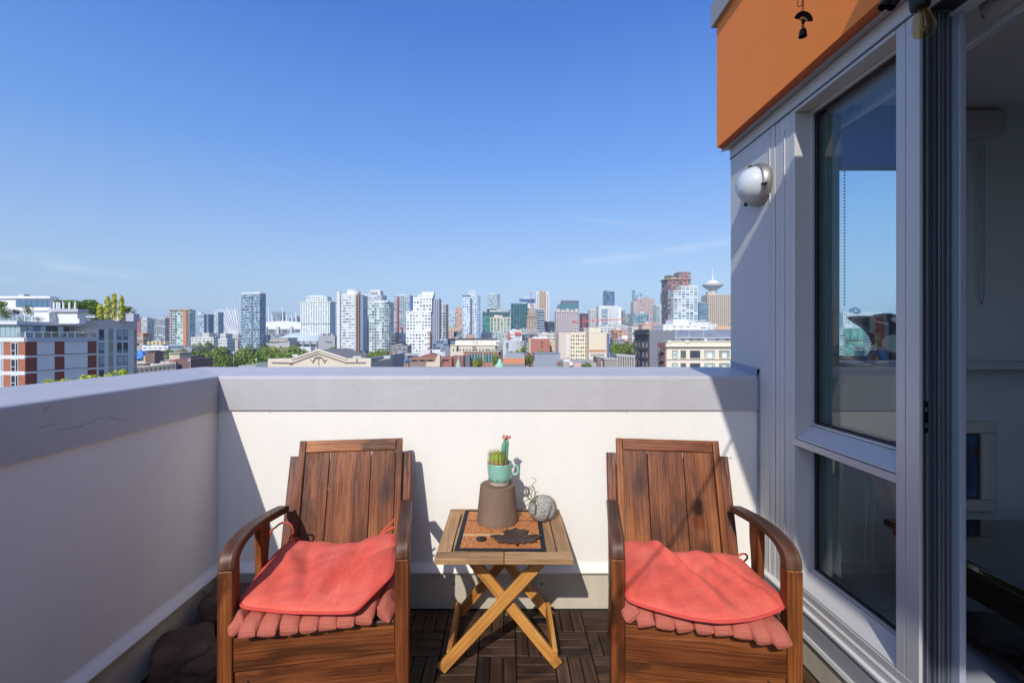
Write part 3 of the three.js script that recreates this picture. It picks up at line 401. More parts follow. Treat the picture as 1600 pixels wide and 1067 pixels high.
// a thin soft pad: an outline in space, a mid surface spanned from its middle, a thickness that closes at the seam, and soft folds
function pad(outline, T, folds, base) {
  const curve = new THREE.CatmullRomCurve3(outline.map((p) => p.clone().sub(base)), true, 'catmullrom', .35), n = 120, m = 26, ring = curve.getSpacedPoints(n).slice(0, n), c = V(); ring.forEach((p) => c.addScaledVector(p, 1 / n));
  const pos = [], uv = [], idx = [];
  for (const s of [1, -1]) {
    const st = pos.length / 3;
    for (let i = 0; i <= m; i++) for (let j = 0; j < n; j++) {
      const r = 1 - Math.pow(1 - i / m, 1.5), p = c.clone().lerp(ring[j], r), edge = Math.sqrt(Math.max(0, 1 - Math.pow(r, 5)));
      let y = s * T * edge * (s > 0 ? 1 : .25);
      const w = folds.reduce((a, f) => { const d = (p.x - f[0]) * f[2] + (p.z - f[1]) * f[3], l = -(p.x - f[0]) * f[3] + (p.z - f[1]) * f[2]; return a + 1.5 * f[4] * Math.exp(-d * d / (f[5] * f[5])) * Math.exp(-l * l / (f[6] * f[6])); }, 0);
      y += (w + .0020 * (Math.sin(p.x * 27 + p.z * 12) + Math.sin(p.z * 33 - p.x * 9)) + .0016 * Math.sin(p.x * 71 + 1.5 * Math.sin(p.z * 23)) + .0012 * Math.sin(p.z * 83 + p.x * 40)) * edge;
      pos.push(p.x, p.y + y, p.z); uv.push(p.x, p.z);
    }
    for (let i = 0; i < m; i++) for (let j = 0; j < n; j++) { const a = st + i * n + j, b = st + i * n + (j + 1) % n, d = a + n, e = b + n; s > 0 ? idx.push(a, b, d, b, e, d) : idx.push(a, d, b, b, d, e); }
  }
  const g = new THREE.BufferGeometry(); g.setAttribute('position', new THREE.Float32BufferAttribute(pos, 3)); g.setAttribute('uv', new THREE.Float32BufferAttribute(uv, 2)); g.setIndex(idx); g.computeVertexNormals();
  if (g.attributes.normal.getY(3 * n + 5) < 0) { const a = g.index.array; for (let i = 0; i < a.length; i += 3) { const q = a[i]; a[i] = a[i + 1]; a[i + 1] = q; } g.computeVertexNormals(); }
  return { g, piping: new THREE.TubeGeometry(curve, 180, .0052, 8, true) };
}
function seatPad(label, pts, T, folds, ties) {
  const P = pts.map(([x, y, h]) => at(x, y, (EYE - h) * F / (y - CY))), base = V(); P.forEach((p) => base.addScaledVector(p, 1 / P.length)); const t = thing('seat_cushion', label, 'cushion', base.toArray());
  const { g, piping } = pad(P, T, folds.map(([x, y, d, ...r]) => { const q = at(x, y, d).sub(base); return [q.x, q.z, ...r]; }), base);
  part('cover', g, mCoral, t); part('piping', piping, mPiping, t);
  for (const tie of ties) part('tie', tube(tie.map(([x, y, d]) => at(x, y, d).sub(base)), .0038, 30, 6).scale(1, 1, 1), mCoral, t);
}
seatPad('coral red cushion lying skewed on the chair left of the table', [[376, 940, .428], [382, 949, .424], [410, 953, .421], [453, 957, .420], [510, 958, .420], [545, 957, .422], [560, 951, .425], [590, 921, .445], [612, 897, .462], [616, 868, .474], [616, 838, .482], [604, 836, .478], [585, 842, .468], [564, 850, .458], [530, 852, .452], [490, 849, .450], [462, 848, .450], [446, 852, .448], [425, 872, .442], [398, 906, .434]], .024,
  [[575, 895, 1.57, .85, .5, .016, .016, .13], [548, 900, 1.56, .9, .42, -.014, .016, .12], [520, 905, 1.55, .96, .25, .012, .016, .12], [480, 900, 1.58, .93, -.35, -.010, .022, .13], [450, 885, 1.66, .85, -.5, .009, .025, .13], [596, 875, 1.66, .8, .6, -.014, .014, .12]],
  [[[450, 852, 1.78], [454, 838, 1.76], [458, 830, 1.75], [452, 818, 1.735], [440, 817, 1.73], [430, 824, 1.735], [425, 828, 1.75], [418, 845, 1.76]], [[592, 838, 1.79], [600, 828, 1.79], [612, 816, 1.785], [618, 809, 1.78]], [[592, 839, 1.79], [604, 829, 1.79], [618, 823, 1.785]], [[636, 846, 1.72], [640, 838, 1.73], [639, 828, 1.735], [634, 822, 1.735]], [[470, 850, 1.80], [464, 841, 1.795], [456, 845, 1.785], [452, 856, 1.77]]]);
seatPad('coral red cushion with a scalloped front, on the chair by the window', [[974, 850, .470], [975, 885, .455], [976.5, 920, .440], [982, 937, .432], [1002, 946, .426], [1044, 958, .422], [1082, 967, .420], [1128, 972, .419], [1174, 968, .419], [1205, 959, .420], [1223, 950, .424], [1226, 937, .430], [1212, 924, .434], [1190, 906, .440], [1172, 889, .444], [1156, 874, .448], [1136, 868, .452], [1095, 866, .455], [1052, 864, .458], [1021, 854, .464], [990, 847, .470]], .024,
  [[1062, 905, 1.58, .95, -.3, .014, .013, .17], [1082, 905, 1.58, .95, -.3, -.012, .016, .17], [1125, 905, 1.57, .93, -.36, .014, .013, .15], [1146, 905, 1.57, .93, -.36, -.010, .016, .14], [1180, 935, 1.47, .9, -.4, .008, .016, .09], [1020, 890, 1.65, .9, .3, .010, .03, .1], [1005, 925, 1.53, .8, .5, -.008, .02, .08]],
  [[[1150, 872, 1.76], [1158, 866, 1.765], [1166, 866, 1.77], [1168, 872, 1.775], [1163, 877, 1.775]]]);
// the faded pads below: nine stuffed rolls sewn side by side
function roll(len, w, h, seed) {
  const r = rng(seed), n = 30, m = 34, pos = [], uv = [], idx = [], a1 = r() * 6, k1 = .0016;
  for (let i = 0; i <= m; i++) { const q = i / m, t = .5 - .5 * Math.cos(q * Math.PI), z = -t * len, near = Math.min(t, 1 - t) * len, tall = .30 + .70 * Math.pow(cl(near / .042), .55), wide = .90 + .10 * cl(near / .02), shut = i === 0 || i === m;
    for (let j = 0; j < n; j++) { const a = j / n * 2 * Math.PI, c = Math.cos(a), s = Math.sin(a), cw = Math.sign(c) * Math.pow(Math.abs(c), .62) * w / 2 * wide, ch = Math.sign(s) * Math.pow(Math.abs(s), .75) * h / 2 * (shut ? .12 : tall), wr = .0012 * Math.sin(a1 + t * 31 + a * 2) + .0009 * Math.sin(a1 * 3 + t * 57 - a * 3); pos.push(cw + wr, ch + h / 2 * tall * .92 + .002 + wr, z); uv.push(a / 6.28 * .15, t * len); } }
  for (let i = 0; i < m; i++) for (let j = 0; j < n; j++) { const a = i * n + j, b = i * n + (j + 1) % n, d = a + n, e = b + n; idx.push(a, b, d, b, e, d); }
  for (let j = 1; j < n - 1; j++) { idx.push(0, j + 1, j); idx.push(m * n, m * n + j, m * n + j + 1); }
  const g = new THREE.BufferGeometry(); g.setAttribute('position', new THREE.Float32BufferAttribute(pos, 3)); g.setAttribute('uv', new THREE.Float32BufferAttribute(uv, 2)); g.setIndex(idx); g.computeVertexNormals(); return g;
}
const rollShapes = [0, 1, 2, 3].map((k) => roll(.37, .0590, .047 + k * .0015, 60 + k));
function rollPad(label, pos, turn, rows) {
  const t = thing('roll_cushion', label, 'cushion', pos, turn);
  rows.forEach(([x, y, z, yaw, tiltz, pitch], i) => { const m = part('roll', rollShapes[i % 4], mSalmon, t, { pos: [x, y, z] }); m.rotation.set(pitch, yaw, tiltz, 'YXZ'); });
  const g = rbox(.42, .012, .34, .004, 0, .012, -.21); part('underside', g, mUnder, t);
}
rollPad('faded salmon pad of sewn rolls under the skewed cushion, left chair', [-.597, .3605, -1.418], .140, [[-.216, .010, .012, .03, .80, -.05], [-.184, .0, .036, -.16, .10, .02], [-.128, .0, .038, -.12, .05, .02], [-.068, .0, .036, .06, -.05, .0], [-.012, .0, .034, -.06, .06, .0], [.044, .0, .032, .0, -.04, .0], [.096, .001, .030, -.05, .04, .0], [.146, .004, .024, -.12, -.15, .02], [.200, .012, .012, .04, -.85, -.03]]);
rollPad('faded salmon pad of sewn rolls drooping at the corner, right chair', [.612, .3605, -1.418], -.140, [[-.214, .014, .022, -.05, .75, -.03], [-.178, .0, .034, .10, .1, .0], [-.124, .0, .040, .06, -.05, .0], [-.068, .0, .042, .16, .08, .02], [-.012, .0, .044, .04, -.04, .02], [.044, .0, .046, .02, .05, .02], [.098, -.002, .050, -.02, .02, .03], [.150, -.004, .062, .20, -.04, .06], [.200, -.006, .068, .24, -.02, .08]]);

// ---------------------------------------------------------------- folding table
const oak = [woodMat(1201, [0x96602e, 0xc4873f, 0xdba55c], { rings: 5, streak: .25, stains: .15, stain: 0x7a4a24, worn: .2, rough: .5, knot: .25 }), woodMat(1217, [0x7d5c3e, 0xa88258, 0xc49c70], { rings: 6, streak: .3, stains: .25, stain: 0x6a4c34, worn: .3, rough: .6, knot: .3 })];
const TH = .4775, TXc = -.012;
{
  const t = thing('folding_table', 'small folding teak table with crossed legs between the armchairs', 'table', [TXc, 0, -1.845]);
  const zf = .237, zb = -.228; // front and back edge
  const B = (name, x0, x1, y0, y1, z0, z1, grain, mat = oak[1], o) => { const g = plank(x1 - x0, y1 - y0, z1 - z0, grain, .003); g.translate((x0 + x1) / 2, (y0 + y1) / 2, (z0 + z1) / 2); return part(name, g, mat, t, o); };
  const y0 = TH - .022;
  B('top_board', -.246, -.001, y0, TH, zf - .054, zf, 'x'); B('top_board', .001, .246, y0, TH, zf - .054, zf, 'x');
  B('top_board', -.246, -.001, y0, TH, zb, zb + .05, 'x'); B('top_board', .001, .246, y0, TH, zb, zb + .05, 'x');
  B('top_board', -.246, -.193, y0, TH - .0005, zb + .051, zf - .055, 'z'); B('top_board', .193, .246, y0, TH - .0005, zb + .051, zf - .055, 'z');
  for (let k = 0; k < 6; k++) { const w = .3815 / 6; B('top_slat', -.1905 + k * w + .002, -.1905 + (k + 1) * w - .002, y0 + .002, TH - .002, zb + .0525, zf - .0565, 'z'); }
  B('batten', -.23, .23, y0 - .022, y0 - .001, zf - .10, zf - .075, 'x', oak[0]); B('batten', -.23, .23, y0 - .022, y0 - .001, zb + .03, zb + .055, 'x', oak[0]);
  const bar = (xa, ya, xb, yb, z, th) => { const L = Math.hypot(xb - xa, yb - ya), g = plank(L, .040, th, 'x', .003); g.rotateZ(Math.atan2(yb - ya, xb - xa)); g.translate((xa + xb) / 2, (ya + yb) / 2, z); part('leg', g, oak[0], t); };
  bar(-.238, .012, .165, .445, .128, .020); bar(-.148, .440, .205, .012, .105, .020);
  bar(-.205, .012, .160, .445, -.215, .020); bar(-.148, .440, .205, .012, -.192, .020);
  for (const s of [-1, 1]) { const g = plank(.02, .042, .315, 'z', .003); g.rotateZ(s * -.1); g.translate(s * .199 - .008, .052, -.04); part('stretcher', g, oak[0], t); const h = plank(.016, .03, .3, 'z', .003); h.translate(s * .12, .418, -.045); part('stretcher', h, oak[0], t); }
  for (const z of [.139, -.226]) { const g = new THREE.CylinderGeometry(.006, .006, .005, 14); g.rotateX(Math.PI / 2); g.translate(.008, .224, z); part('bolt', g, M(0xb08a50, .35, { metalness: .8 }), t); }
}
{ // woven bamboo mat with a dark cloth border
  const c = V(-.024, TH, -1.855), t = thing('placemat', 'orange woven bamboo placemat with dark navy border on the table', 'placemat', c.toArray(), -.012); const W = .335, D = .385, b = .018;
  const bam = [hex(0xc97a44), hex(0xd99458), hex(0xe9bd88), hex(0x7d5148)], mats = bam.map((k, i) => new THREE.MeshPhysicalMaterial({ color: new THREE.Color().setRGB(...k, THREE.SRGBColorSpace), roughness: .55 })); const r = rng(5), buckets = [[], [], [], []];
  const nx = 84, nz = 34, w = (W - 2 * b) / nx, d = (D - 2 * b) / nz;
  const base = new THREE.CylinderGeometry(.5, .5, 1, 6, 1, true); base.rotateX(Math.PI / 2);
  const seam = new Set([9, 22, 23]);
  for (let j = 0; j < nz; j++) for (let i = 0; i < nx; i++) { const g = base.clone(), up = (i + j) % 2; const band = seam.has(j); g.scale(w * 1.02, .0016 + (up ? .0006 : 0), d * 1.15); g.translate(-W / 2 + b + (i + .5) * w, .0016 + (up ? .0008 : 0), -D / 2 + b + (j + .5) * d); buckets[band ? (j === 9 ? 3 : 2) : r() < .05 ? 2 + Math.floor(r() * 2) : (i + (r() < .3 ? 1 : 0)) % 2].push(g); }
  const strip = part('weave', merge(buckets[0]), mats[0], t, { kind: 'stuff' }); for (let k = 1; k < 4; k++) part('weave', merge(buckets[k]), mats[k], t, { kind: 'stuff' });
  const navy = M(0x1c2029, .9, { bumpMap: weaveBump, bumpScale: .0006 });
  part('border', merge([rbox(W, .004, b, .0015, 0, .002, D / 2 - b / 2), rbox(W, .004, b, .0015, 0, .002, -D / 2 + b / 2), rbox(b, .0038, D - 2 * b, .0015, W / 2 - b / 2, .002, 0), rbox(b, .0038, D - 2 * b, .0015, -W / 2 + b / 2, .002, 0)]), navy, t);
}
const MATY = TH + .004;
{ const t = thing('flower_pot', 'brown clay pot standing upside down on the placemat', 'pot', [-.043, MATY, -1.935]);
  const g = lathe([[.0872, 0], [.0878, .004], [.0868, .010], [.0728, .146], [.0715, .1515], [.069, .1535], [.058, .1535], [.055, .1525], [.016, .1515], [.0001, .1515]], 64);
  part('clay_body', g, M(0xffffff, .85, { map: patchTex(0x7c6656, .16, 71, 4, 1), bumpMap: plasterBump, bumpScale: .002, specularIntensity: .25 }), t); }
{ const y = MATY + .1535, t = thing('planter_mug', 'mint green glazed mug planted with cacti on the upturned pot', 'mug', [-.0325, y, -1.935]);
  const glaze = M(0x8cc0aa, .25, { clearcoat: .8, clearcoatRoughness: .12, bumpMap: plasterBump, bumpScale: .0015 }), clay = M(0xb7aa98, .8);
  part('glazed_body', lathe([[.0455, .0195], [.0475, .022], [.0525, .05], [.0545, .088], [.0540, .0915], [.0518, .0915], [.0505, .088], [.049, .07], [.0001, .07]], 48), glaze, t);
  part('clay_foot', lathe([[.0001, 0], [.041, 0], [.0428, .003], [.0455, .0205]], 48), clay, t);
  const r = rng(31), dr = new MB(); for (let i = 0; i < 46; i++) { const a = i / 46 * 6.283 + r() * .08, h = .009 + r() * .014, rr = .0464, a2 = a + (r() - .5) * .12; dr.bar(V(Math.cos(a) * rr, .0185, Math.sin(a) * rr), V(Math.cos(a2) * (rr + h * .12 + .0008), .0185 + h, Math.sin(a2) * (rr + h * .12 + .0008)), .0017, .0006, 5); } part('painted_grass', dr.geo(), M(0x244c3f, .5), t, { label: 'dark green painted grass strokes round the foot' });
  part('handle', tube([V(.050, .072, 0), V(.064, .078, 0), V(.076, .066, 0), V(.077, .050, 0), V(.067, .040, 0), V(.050, .042, 0)], .0055, 30, 10), glaze, t);
  part('soil', new THREE.CylinderGeometry(.0495, .0495, .003, 32).translate(0, .0785, 0), M(0x5a2a1c, .95), t, { label: 'reddish grit on the mug' }); const st = []; for (let i = 0; i < 170; i++) { const a = r() * 6.283, q = Math.sqrt(r()) * .047, g = new THREE.IcosahedronGeometry(.0022 + r() * .0022, 0); g.rotateX(r() * 6); g.translate(Math.cos(a) * q, .0805 + r() * .002, Math.sin(a) * q); st.push(g); } part('grit', merge(st), M(0x8a3e26, .9), t, { kind: 'stuff' }); }
// cacti: ribbed bodies with spines
function ribbed(rf, h, ribs, depth, seg = 72, m = 26) {
  const pos = [], idx = [], uv = []; for (let i = 0; i <= m; i++) { const t = i / m; for (let j = 0; j < seg; j++) { const a = j / seg * 6.28318, k = 1 - depth * Math.pow(.5 - .5 * Math.cos(a * ribs), .7), r = rf(t) * k; pos.push(Math.cos(a) * r, t * h, Math.sin(a) * r); uv.push(j / seg, t); } }
  for (let i = 0; i < m; i++) for (let j = 0; j < seg; j++) { const a = i * seg + j, b = i * seg + (j + 1) % seg, d = a + seg, e = b + seg; idx.push(a, d, b, b, d, e); }
  const g = new THREE.BufferGeometry(); g.setAttribute('position', new THREE.Float32BufferAttribute(pos, 3)); g.setAttribute('uv', new THREE.Float32BufferAttribute(uv, 2)); g.setIndex(idx); g.computeVertexNormals(); return g;
}
{ const y = MATY + .1535 + .079, r = rng(91);
  const t = thing('barrel_cactus', 'squat yellow green barrel cactus with brown spines in the mint mug', 'cactus', [-.0445, y, -1.922]);
  const bodyTex = dataTex(64, 128, (u, v) => mix3(hex(0xa48a5e), mix3(hex(0x7d8f2e), hex(0x93a838), fbm(u, v, 8, 8, 3, 3)), sm(.25, .5, v + .2 * (fbm(u, v, 10, 4, 8, 2) - .5))), true);
  const rf = (q) => .0335 * Math.sqrt(Math.max(0, 1 - Math.pow(Math.abs(q * 1.75 - .72) / 1.03, 2.4))) + .0002; part('stem', ribbed(rf, .062, 13, .13), M(0xffffff, .6, { map: bodyTex }), t);
  const sp = new MB(), sp2 = new MB(); for (let k = 0; k < 13; k++) for (let i = 0; i < 10; i++) { const q = .06 + i / 10 * .92, a = k / 13 * 6.283, rr = rf(q), p = V(Math.cos(a) * rr, q * .062, Math.sin(a) * rr); for (let s = 0; s < 5; s++) { const up = lerp(-.1, 1.3, q), d = V(Math.cos(a) + (r() - .5) * 1.3, up + (r() - .5) * 1.0, Math.sin(a) + (r() - .5) * 1.3).normalize(); (q > .62 ? sp2 : sp).bar(p, p.clone().addScaledVector(d, (q > .62 ? .017 : .009) * (.6 + r() * .7)), .00055, .0002, 3); } }
  part('spines', sp.geo(), M(0xb49a72, .7), t, { kind: 'stuff' }); part('crown_spines', sp2.geo(), M(0x9c6a4a, .7), t, { kind: 'stuff' });
  const c = thing('column_cactus', 'slim blue green column cactus crowned with small orange pups in the mint mug', 'cactus', [-.0115, y - .002, -1.938], .3); c.rotation.z = -.05;
  const cf = (q) => .0135 * (q < .85 ? .86 + .14 * q : Math.sqrt(Math.max(0, 1 - Math.pow((q - .85) / .155, 2))) * .98) + .0002; part('stem', ribbed(cf, .112, 6, .30), M(0x5f9a7c, .5), c); part('stem', ribbed((q) => cf(q) * .72, .098, 5, .3).translate(-.0115, 0, .006), M(0x68a584, .5), c);
  const kn = []; for (let k = 0; k < 6; k++) for (let i = 0; i < 15; i++) { const a = k / 6 * 6.283, q = .04 + i / 15 * .93, g = new THREE.IcosahedronGeometry(.0012, 0); g.translate(Math.cos(a) * cf(q), q * .112, Math.sin(a) * cf(q)); kn.push(g); } part('areoles', merge(kn), M(0xc9c4a4, .8), c, { kind: 'stuff' });
  const pups = [], tips = []; for (let k = 0; k < 11; k++) { const a = k * 2.4, q = .004 + .0016 * k, g = new THREE.ConeGeometry(.0058, .017, 6); g.rotateX((r() - .5) * 1.6); g.rotateZ((r() - .5) * 1.6); g.translate(Math.cos(a) * q, .118 + r() * .007, Math.sin(a) * q); (k % 3 ? pups : tips).push(g); } part('pup', merge(pups), M(0xd2492c, .6), c, { label: 'orange red pups at the tip' }); part('pup', merge(tips), M(0xd9a184, .6), c); part('neck', new THREE.SphereGeometry(.007, 10, 8).translate(0, .113, 0), M(0x7f9a5c, .6), c); }
{ // two-lobed granite stone with an air plant
  const granite = dataTex(512, 512, (u, v) => { const f = fbm(u, v, 70, 70, 3, 2), g = fbm(u, v, 110, 110, 13, 2), h = fbm(u, v, 5, 5, 19, 3); let c = mix3(hex(0x8a867e), hex(0xb0aba0), h); c = mix3(c, hex(0x2d2b29), sm(.56, .66, f)); return mix3(c, hex(0xd2cdc2), sm(.6, .68, g)); }, true, 7, 7);
  const q = V(.148, MATY, -1.935), t = thing('stone', 'speckled grey two-lobed granite stone at the back right corner of the table', 'stone', q.toArray(), .25);
  const g = new THREE.IcosahedronGeometry(1, 24), p = g.attributes.position, nrm = V(); for (let i = 0; i < p.count; i++) { const v = V().fromBufferAttribute(p, i).normalize(); const a = Math.atan2(v.y - .15, v.x), crease = Math.exp(-Math.pow((v.x - .46 - v.y * .30) / .13, 2)) * .17 * sm(-.6, .5, v.z + .2) * sm(.75, -.25, v.y), n = (fbm(v.x * .2 + .5, v.y * .2 + .5, 4, 4, 5, 3) - .5) * .08; const r = 1 - crease + n; p.setXYZ(i, v.x * .062 * r, Math.max(-.050, v.y * .056 * r), v.z * .046 * r); } const gs = smooth(g); gs.translate(0, .051, 0);
  part('boulder', uvBox(gs, 'y'), M(0xffffff, .8, { map: granite, bumpMap: plasterBump, bumpScale: .002 }), t);
  const a = thing('air_plant', 'curling green air plant tied to the granite stone', 'plant', [.108, MATY + .095, -1.905]); const gr = M(0x6f7b45, .6), dk = M(0x2c2c28, .6);
  const tend = [[[0, 0, 0], [-.01, .02, .004], [-.005, .045, .006], [-.022, .052, .008], [-.034, .034, .010], [-.02, .012, .014], [.0, .004, .012]], [[0, 0, 0], [-.02, .006, .008], [-.045, .0, .012], [-.056, .018, .012], [-.05, .045, .010], [-.032, .044, .008], [-.026, .02, .006], [-.012, .004, .004]], [[0, 0, 0], [.008, .03, 0], [-.002, .058, .004], [-.018, .056, .006], [-.02, .036, .004], [-.008, .016, .002]], [[0, 0, 0], [.004, .03, -.004], [-.004, .06, -.004], [.008, .078, 0], [.012, .086, .002], [-.008, .096, .004]], [[.004, 0, 0], [.012, .02, .006], [.008, .036, .008], [.022, .038, .01]], [[0, -.004, .004], [-.014, -.006, .014], [-.03, -.014, .02], [-.036, -.03, .02]], [[.006, -.004, .01], [.01, -.02, .022], [.004, -.045, .026], [-.012, -.062, .022], [-.02, -.068, .016]], [[.0, .0, .01], [.004, -.018, .022], [0, -.04, .024], [-.02, -.048, .02], [-.06, -.044, .01]]];
  tend.forEach((k, i) => part('leaf', tube(k.map((p) => V(...p)), [.0019, .0019, .0016, .0011, .0014, .0013, .0012, .001][i], 44, 6), i === 6 || i === 5 ? dk : gr, a)); part('base', new THREE.SphereGeometry(.007, 12, 8).scale(1, 1.3, 1).translate(.002, 0, .004), M(0x8a7a4c, .7), a); }
{ // dark bronze leaf and pierced disc
  const t = thing('leaf_ornament', 'dark brown cast vine leaf lying on the placemat', 'ornament', [.033, MATY + .001, -1.757], .02); const m = M(0x4a3a30, .5, { metalness: .2 });
  const half = [[0, .078], [.012, .062], [.010, .066], [.022, .058], [.036, .060], [.043, .050], [.052, .046], [.040, .036], [.046, .028], [.036, .022], [.052, .016], [.072, .020], [.098, .010], [.090, .004], [.099, -.004], [.084, -.008], [.088, -.018], [.070, -.026], [.074, -.036], [.054, -.044], [.040, -.040], [.030, -.050], [.014, -.044], [.006, -.052]];
  const s = new THREE.Shape(); s.moveTo(0, .078); half.slice(1).forEach((p) => s.lineTo(...p)); [...half].slice(1).reverse().forEach((p) => s.lineTo(-p[0], p[1])); s.closePath();
  let g = new THREE.ExtrudeGeometry(s, { depth: .0025, bevelEnabled: true, bevelSize: .001, bevelThickness: .001, bevelSegments: 1 }); g.rotateX(-Math.PI / 2);
  const pp = g.attributes.position; for (let i = 0; i < pp.count; i++) { const x = pp.getX(i), z = pp.getZ(i); pp.setY(i, pp.getY(i) + .003 + .006 * Math.pow(Math.abs(x) / .1, 1.5) * (1 + .6 * Math.sin(z * 90)) + .005 * Math.pow(Math.max(0, -z) / .08, 2)); } g.computeVertexNormals(); part('blade', g, m, t);
  for (const e of [[0, -.07], [.085, -.006], [-.085, -.006], [.048, -.045], [-.048, -.045], [.05, .035], [-.05, .035]]) part('vein', tube([V(0, .0085, .03), V(e[0] * .5, .0085, .03 * .45 + e[1] * .5), V(e[0], .008 + .006 * Math.pow(Math.abs(e[0]) / .1, 1.5), e[1])], .0016, 12, 5), m, t); part('stalk', tube([V(0, .008, .03), V(.001, .008, .05), V(.002, .006, .072)], .004, 12, 7), m, t);
  const d = thing('pierced_disc', 'small dark round disc with a hole on the placemat', 'ornament', [-.1, MATY + .001, -1.752]); const dg = lathe([[.0032, .0005], [.0032, .003], [.005, .0036], [.008, .0032], [.018, .0034], [.0205, .003], [.021, .0015], [.0205, .0003]], 36); part('disc', dg, M(0x2e2a24, .45, { metalness: .5 }), d); }
// rough stones kept in the corner behind the left chair
{ const rock = dataTex(512, 512, (u, v) => mix3(mix3(hex(0x3a271c), hex(0x6a4d3a), fbm(u, v, 5, 5, 3, 5)), hex(0x8a7766), sm(.66, .74, fbm(u, v, 60, 60, 8, 2)) * .22), true, 3, 3), rm = M(0xffffff, .9, { map: rock, bumpMap: plasterBump, bumpScale: .012 });
  const mk = (label, x, y, z, w, h, d, yaw, seed) => { const g = new THREE.BoxGeometry(1, 1, 1, 22, 18, 22); const p = g.attributes.position; for (let i = 0; i < p.count; i++) { const v = V().fromBufferAttribute(p, i), n8 = Math.pow(Math.abs(v.x * 2) ** 5 + Math.abs(v.y * 2) ** 5 + Math.abs(v.z * 2) ** 5, .2) || 1; v.divideScalar(n8); const f = 1 + (fbm(v.x * .13 + .4, v.z * .13 + v.y * .21 + .4, 16, 16, seed, 4) - .5) * .42; p.setXYZ(i, v.x * w * f, Math.max(-.5 * h, v.y * h * f), v.z * d * f); } const gs = smooth(g); const t = thing('stone_block', label, 'stone', [x, y + h / 2, z], yaw); part('boulder', uvBox(gs, 'y', [R0(), R0()]), rm, t); };
  mk('rough brown stone block nearest the shaded parapet skirting', -1.235, -.002, -1.735, .20, .115, .25, .5, 4); mk('rough brown stone block half hidden by the left chair leg', -1.085, -.002, -1.70, .19, .105, .20, -.35, 14); mk('rough brown stone block in the far corner of the parapets', -1.215, -.002, -2.005, .20, .15, .17, .2, 24); }
// ---------------------------------------------------------------- the city: ground, buildings by distance, trees
const GY = -30;
{ const mb = new MB(); mb.quad(V(-4000, GY, 200), V(4000, GY, 200), V(4000, GY, -5000), V(-4000, GY, -5000)); const tx = dataTex(256, 256, (u, v) => mix3(hex(0x5c5c58), hex(0x83827c), fbm(u, v, 6, 6, 3, 5)), true, .01, .01); structure('ground', mb.geo(), M(0xffffff, .95, { map: tx })); }
const cityMats = {}; const cm = (c, r = .75) => cityMats[c + '_' + r] || (cityMats[c + '_' + r] = M(new THREE.Color(c).lerp(new THREE.Color(.62, .61, .60), .13), r, { specularIntensity: .4 }));
const mPane = new THREE.MeshPhysicalMaterial({ color: 0xffffff, vertexColors: true, roughness: .16, metalness: .12, specularIntensity: .8 });
const lin = (c) => { const k = new THREE.Color(c); return [k.r, k.g, k.b]; };
const rectPoly = (x0, x1, z0, z1) => [[x0, z1], [x1, z1], [x1, z0], [x0, z0]];      // anticlockwise seen from above, front edge first
function roundPoly(x0, x1, z0, z1, n = 16) { const p = []; for (let i = 0; i < n; i++) { const t = (i + .5) / n * 2 * Math.PI; p.push([(x0 + x1) / 2 + Math.cos(t) * (x1 - x0) / 2, (z0 + z1) / 2 - Math.sin(t) * (z1 - z0) / 2]); } return p; }
function cutPoly(x0, x1, z0, z1, l, r) { const p = []; p.push([x0 + l, z1], [x1 - r, z1]); if (r) p.push([x1, z1 - r]); p.push([x1, z0], [x0, z0]); if (l) p.push([x0, z1 - l]); return p; }
function cornerPoly(x0, x1, z0, z1, rl, rr) { const p = [], n = 5; if (rl) for (let i = 0; i <= n; i++) { const a = Math.PI - i / n * Math.PI / 2; p.push([x0 + rl + Math.cos(a) * rl, z1 - rl + Math.sin(a) * rl]); } else p.push([x0, z1]); if (rr) for (let i = 0; i <= n; i++) { const a = Math.PI / 2 - i / n * Math.PI / 2; p.push([x1 - rr + Math.cos(a) * rr, z1 - rr + Math.sin(a) * rr]); } else p.push([x1, z1]); p.push([x1, z0], [x0, z0]); return p; }
const area = (p) => p.reduce((a, q, i) => { const r = p[(i + 1) % p.length]; return a + q[0] * r[1] - r[0] * q[1]; }, 0);
const ccw = (p) => area(p) > 0 ? [...p].reverse() : p;
function outset(poly, d) { const n = poly.length; return poly.map((q, i) => { const a = poly[(i + n - 1) % n], b = poly[(i + 1) % n]; const e1 = [q[0] - a[0], q[1] - a[1]], e2 = [b[0] - q[0], b[1] - q[1]], l1 = Math.hypot(...e1) || 1, l2 = Math.hypot(...e2) || 1; const n1 = [-e1[1] / l1, e1[0] / l1], n2 = [-e2[1] / l2, e2[0] / l2]; const k = 1 + n1[0] * n2[0] + n1[1] * n2[1]; return [q[0] + (n1[0] + n2[0]) / k * d, q[1] + (n1[1] + n2[1]) / k * d]; }); }
